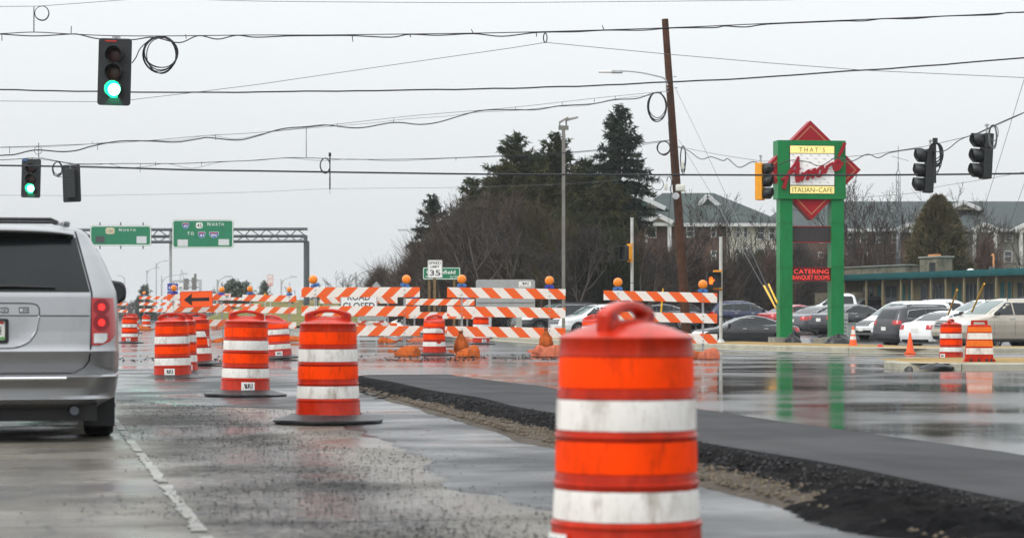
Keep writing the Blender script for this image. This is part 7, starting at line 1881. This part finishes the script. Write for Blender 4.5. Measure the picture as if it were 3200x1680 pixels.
def bare_tree(label, px, ytop, d, seed, spread=.5, zg=.1, mat='twig_grey', lean=0.0, name='bare_tree', levels=6, trunk_r=None, group='leafless trees before the apartments', fork=.22):
    rnd = random.Random(seed); H, x0 = fit_tree(px, ytop, d, zg)
    t = thing(name, label, 'tree', (x0, d, zg)); tr = MB(); P0 = []; P1 = []; W_ = []
    r0 = trunk_r or H * .0125 + .03
    def grow(p, dirv, ln, r, lv):
        n = 3; pts = [p]; q = p.copy(); dv = dirv.copy()
        for i in range(n):
            dv = (dv + Vector((rnd.gauss(0, .10), rnd.gauss(0, .10), .06))).normalized(); q = q + dv * (ln / n); pts.append(q.copy())
        if lv >= 3: tr.tube(pts, [r * (1 - .45 * i / n) for i in range(n + 1)], 6 if lv > 3 else 4, cap=False)
        else:
            for a, b in zip(pts, pts[1:]): P0.append(a); P1.append(b); W_.append(max(r * 2.4, .034))
        if lv == 0: return
        kids = rnd.choice((2, 3, 3)) if lv > 1 else rnd.choice((3, 4))
        for k in range(kids):
            at = pts[-1] if k == 0 else pts[rnd.choice((1, 2, 2, 3))]
            ang = rnd.uniform(0, 6.283); tilt = rnd.uniform(.25, .25 + spread) * (.45 if k == 0 else 1.0)
            o = dv.orthogonal().normalized(); o = Matrix.Rotation(ang, 3, dv) @ o
            grow(at.copy(), (dv * math.cos(tilt) + o * math.sin(tilt)).normalized(), ln * rnd.uniform(.62, .86), r * rnd.uniform(.5, .68), lv - 1)
    grow(Vector((0, 0, -.2)), Vector((lean, 0, 1)).normalized(), H * fork * 1.25, r0, levels)
    zs = max([p.z for p in P1] or [H]); k = H / zs
    tr.v = [(x * k, y * k, z * k) for x, y, z in tr.v]
    tr.build('trunk', 'bark_grey', t, 60)
    rg = np.random.default_rng(seed); a = np.array([p[:] for p in P0]) * k; b = np.array([p[:] for p in P1]) * k
    Dv = b - a; Ls = np.linalg.norm(Dv, axis=1); V, Fc = ribbons(a, Dv / Ls[:, None], Ls, np.array(W_), rg)
    V2, F2 = ribbons(a, Dv / Ls[:, None], Ls, np.array(W_), rg)
    raw_mesh('branches', np.concatenate([V, V2]), np.concatenate([Fc, F2 + len(V)]), mat, t)
    return tag(t, group=group)
# evergreens
conifer('tallest evergreen with sagging sparse boughs left of the wooden pole', 1932, 343, 108, 140, 21, droop=.42, sparse=.25, mat='needles_blue', power=0.32, lean=.15)
conifer('pointed evergreen nearest the left, rising from the brown thicket', 1612, 430, 125, 146, 22, droop=.22, power=0.30)
conifer('evergreen standing behind the square lamp post', 1742, 426, 122, 143, 23, droop=.26, power=0.28)
conifer('lower dark evergreen between the two pointed ones', 1678, 510, 125, 150, 24, droop=.25, power=0.26)
conifer('dark evergreen between the lamp post and the tallest one', 1835, 505, 115, 147, 25, droop=.3, power=0.26)
conifer('small blue-green evergreen at the left end of the thicket', 1354, 622, 88, 150, 26, mat='needles_blue', droop=.35, power=0.45, bare_to=.02)
conifer('half hidden evergreen top poking out of the brown thicket', 1478, 566, 95, 152, 27, droop=.2, power=0.26)
conifer('low evergreen behind the brown thicket, left of the lamp post', 1560, 560, 110, 153, 28, droop=.2, power=0.26)
conifer('dark low evergreen behind the turned pedestrian signal', 1900, 640, 100, 138, 29, droop=.3, mat='needles', power=0.26)
conifer('dark low evergreen in the shade behind the lamp post', 1790, 650, 105, 136, 30, droop=.3, mat='needles', power=0.26)
leafmat('needles_olive', (.022, .025, .010), (.078, .074, .030))
conifer('olive evergreen in front of the left pointed one', 1585, 520, 115, 141, 61, mat='needles_olive', droop=.25, power=.28)
conifer('olive evergreen just left of the square lamp post', 1690, 528, 112, 140, 62, mat='needles_olive', droop=.25, power=.28)
conifer('olive evergreen just right of the square lamp post', 1800, 545, 105, 139, 63, mat='needles_olive', droop=.3, power=.28)
conifer('olive evergreen below the tallest one', 1895, 560, 95, 137, 64, mat='needles_olive', droop=.35, power=.30, sparse=.3)
# brown thicket
for k, (px, yt, hw, dd, lab, mt) in enumerate((
        (1310, 760, 62, 146, 'thin brown shrub at the far left foot of the thicket', 'twig_brown'),
        (1385, 690, 75, 143, 'brown shrub in front of the small blue-green evergreen', 'twig_brown'),
        (1455, 625, 80, 141, 'tall brown shrub left in the thicket', 'twig_brown'),
        (1530, 598, 85, 140, 'tallest brown shrub in the thicket', 'twig_brown'),
        (1605, 605, 85, 138, 'brown shrub below the left pointed evergreen', 'twig_brown'),
        (1685, 640, 85, 137, 'dense olive shrub left of the square lamp post', 'needles_brown'),
        (1765, 690, 80, 134, 'dull brown shrub right behind the square lamp post', 'needles_brown'),
        (1840, 720, 75, 133, 'dark brown shrub left of the turned pedestrian signal', 'twig_dark'),
        (1915, 720, 72, 133, 'dark shrub behind the turned pedestrian signal', 'needles'),
        (1995, 745, 66, 136, 'reddish shrub between signal post and wooden pole', 'twig_red'),
        (2075, 770, 66, 139, 'brown shrub left of the foot of the wooden pole', 'twig_brown'),
        (2160, 790, 66, 142, 'brown shrub right of the wooden pole', 'twig_red'),
        (2330, 800, 66, 146, 'dark shrub behind the navy crossover', 'twig_grey'),
        (2410, 795, 60, 150, 'brown shrub left of the green cafe sign', 'twig_red'),
        (2500, 760, 66, 158, 'dark shrub seen between the two green posts', 'twig_grey'),
        (2245, 810, 56, 143, 'low brown shrub behind the lit hand signal', 'twig_brown'),
        (1250, 850, 46, 165, 'low brown shrub left of the thicket', 'twig_brown'),
        (1190, 840, 50, 170, 'fuzzy brown shrub above the left barricade', 'twig_brown'),
        (2680, 760, 70, 166, 'reddish shrub right of the green cafe sign', 'twig_red'),
        (2770, 750, 70, 168, 'reddish shrub below the radio mast', 'twig_red'),
        (2860, 790, 60, 170, 'brown shrub left of the round evergreen', 'twig_brown'),
        (3085, 742, 50, 172, 'reddish shrub right of the round evergreen', 'twig_red'),
        (3010, 790, 46, 172, 'low brown shrub at the right foot of the round evergreen', 'twig_brown'),
        (2590, 770, 60, 165, 'brown shrub behind the right green post', 'twig_red'))):
    thicket(lab, px, yt, hw, dd, 100 + k, mt, n=9000 if px < 2000 else 6000, dep=2.2)
thicket('dark low evergreen bush behind the hand signal post', 2290, 830, 60, 152, 140, 'needles', n=9000, wid=.05, name='evergreen_bush', group='evergreen bushes')
thicket('dark evergreen bush left of the green cafe sign', 2375, 800, 55, 156, 141, 'needles', n=9000, wid=.05, name='evergreen_bush', group='evergreen bushes')
# leafless trees
bare_tree('leafless tree whose crown crosses the grey eaves behind the pole', 2165, 585, 150, 31, .5)
bare_tree('leafless tree right of the wooden pole with a forked trunk', 2195, 640, 147, 32, .6)
bare_tree('thin leafless tree in front of the cream wall', 2300, 640, 160, 33, .45)
bare_tree('leafless tree reaching behind the left half of the cafe sign', 2440, 640, 160, 34, .6)
bare_tree('tall leafless tree just right of the cafe sign', 2692, 536, 160, 35, .42)
bare_tree('second leafless tree right of the cafe sign, fan shaped', 2725, 556, 164, 36, .5)
bare_tree('leafless tree with a black broken trunk left of the radio mast', 2775, 615, 165, 37, .5)
bare_tree('leafless tree between the radio mast and the round evergreen', 2850, 590, 170, 38, .55)
bare_tree('pale leafless tree rising behind the round evergreen', 2990, 566, 178, 39, .55)
bare_tree('leafless tree in front of the right apartment gable', 3070, 600, 172, 40, .6)
bare_tree('leafless tree at the right edge before the grey wall', 3145, 640, 175, 41, .55)
bare_tree('leafless tree behind the gap between the green posts', 2520, 690, 166, 42, .6)
bare_tree('leafless sapling at the left edge of the thicket', 1275, 800, 155, 43, .6)
bare_tree('leafless sapling rising from the left part of the thicket', 1412, 600, 147, 44, .5)
bare_tree('round leafless tree between gantry leg and thicket', 1052, 842, 190, 45, .75, levels=5)
bare_tree('leafless tree left of the fuzzy brown shrub', 1000, 880, 200, 46, .7, levels=4)
bare_tree('leafless tree low behind the left barricade', 1120, 866, 195, 47, .7, levels=4)
for k, (px, yt, dd, lab) in enumerate(((1440, 618, 137, 'grey leafless tree in the left front of the thicket'), (1520, 600, 135, 'grey leafless tree before the tallest brown shrub'), (1600, 640, 133, 'grey leafless tree before the left pointed evergreen'),
        (1690, 700, 131, 'grey leafless tree just left of the square lamp post'), (1830, 700, 129, 'grey leafless tree right of the square lamp post'), (2010, 720, 131, 'grey leafless tree right of the turned pedestrian signal'), (1370, 720, 139, 'grey leafless tree behind the speed limit sign'), (2085, 690, 140, 'grey leafless tree left of the wooden pole foot'))):
    bare_tree(lab, px, yt, dd, 60 + k, .65, mat='twig_grey', group='leafless trees in the thicket')
# round evergreen
rg = np.random.default_rng(77); d = 146.0; H, x0 = fit_tree(2932, 608, d, .1); Rm = 92 * d / F
t = thing('cedar_tree', 'round-topped brownish evergreen behind the motel chimney', 'tree', (x0, d, .1))
mb = MB(); mb.tube([(0, 0, -.2), (0, 0, H * .9)], [.2, .03], 8); mb.build('trunk', 'bark', t)
n = 26000; f = rg.random(n) ** .9; a = rg.random(n) * 6.283
prof_r = np.interp(f, [0, .1, .35, .6, .8, .92, 1.0], [.86, .96, 1.0, .86, .62, .38, .06])
lumpy = 1 + .13 * np.sin(a * 5 + f * 9) + .12 * np.sin(a * 9 - f * 17) + .10 * np.sin(f * 34 + a * 4) + .06 * np.sin(f * 71 - a * 7)
r = Rm * prof_r * lumpy * (1 - .5 * rg.random(n) ** 2.5)
P0 = np.stack([r * np.cos(a), r * np.sin(a), f * H * .97], 1); D = np.stack([np.cos(a) * .6, np.sin(a) * .6, np.full(n, .8)], 1) + rg.normal(size=(n, 3)) * .4; D /= np.linalg.norm(D, axis=1)[:, None]
V, Fc = ribbons(P0, D, .15 + .25 * rg.random(n), .05 + .05 * rg.random(n), rg); raw_mesh('crown', V, Fc, 'cedar', t)
tag(t, group=None)
# far left trees
def puff_tree(label, px, ytop, hw, d, seed, mat='far_green'):
    rg = np.random.default_rng(seed); H, x0 = fit_tree(px, ytop, d, 0); Rm = hw * d / F
    t = thing('distant_tree', label, 'tree', (x0, d, 0)); mb = MB(); mb.tube([(0, 0, 0), (0, 0, H * .7)], [.2, .06], 6); mb.build('trunk', 'bark', t)
    c = np.array([(rg.uniform(-.75, .75) * Rm, rg.uniform(-.4, .4) * Rm, H * rg.uniform(.30, .86)) for _ in range(16)]); n = 5000
    k = rg.integers(0, 16, n); P0 = c[k] + rg.normal(size=(n, 3)) * Rm * .17; D = rg.normal(size=(n, 3)); D /= np.linalg.norm(D, axis=1)[:, None]
    V, Fc = ribbons(P0, D, .2 + .3 * rg.random(n), .10 + .1 * rg.random(n), rg); raw_mesh('crown', V, Fc, mat, t); tag(t, group='distant trees on the left')
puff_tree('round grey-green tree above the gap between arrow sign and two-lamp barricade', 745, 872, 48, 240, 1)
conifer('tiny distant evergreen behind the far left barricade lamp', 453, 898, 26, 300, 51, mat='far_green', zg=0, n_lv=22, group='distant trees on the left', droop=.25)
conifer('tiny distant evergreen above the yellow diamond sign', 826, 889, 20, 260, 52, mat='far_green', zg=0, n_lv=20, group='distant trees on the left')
bare_tree('faint leafless tree just left of the gantry leg', 925, 880, 210, 53, .6, levels=4, group='distant trees on the left')
# low hazy line of scrub along the left horizon
rg = np.random.default_rng(5); n = 16000; px = 250 + 800 * rg.random(n); dd = 300 + 60 * rg.random(n); H = 2.0 + 1.2 * np.sin(px * .021) + .8 * np.sin(px * .057 + 1)
P0 = np.stack([(px - 1600) * dd / F, dd, rg.random(n) * np.maximum(H, .8)], 1); D = rg.normal(size=(n, 3)) * .5 + np.array([0, 0, .8]); D /= np.linalg.norm(D, axis=1)[:, None]
V, Fc = ribbons(P0, D, .3 + .5 * rg.random(n), .04 + .06 * rg.random(n), rg); o = raw_mesh('scrub', V, Fc, 'twig_grey'); tag(o, kind='stuff')

# ================================================================== damp air
mb = MB(); mb.box((0, 2600, 10.5), (7400, 6200, 25.0)); hz = mb.build('haze', None)
hm = bpy.data.materials.new('haze'); hm.use_nodes = True; ht = hm.node_tree; ht.nodes.clear()
ho = ht.nodes.new('ShaderNodeOutputMaterial'); hv = ht.nodes.new('ShaderNodeVolumePrincipled')
hv.inputs['Color'].default_value = (.93, .96, 1.0, 1); hv.inputs['Density'].default_value = .0002; hv.inputs['Anisotropy'].default_value = .1
ht.links.new(hv.outputs[0], ho.inputs['Volume']); hz.data.materials.append(hm); tag(hz, kind='stuff')
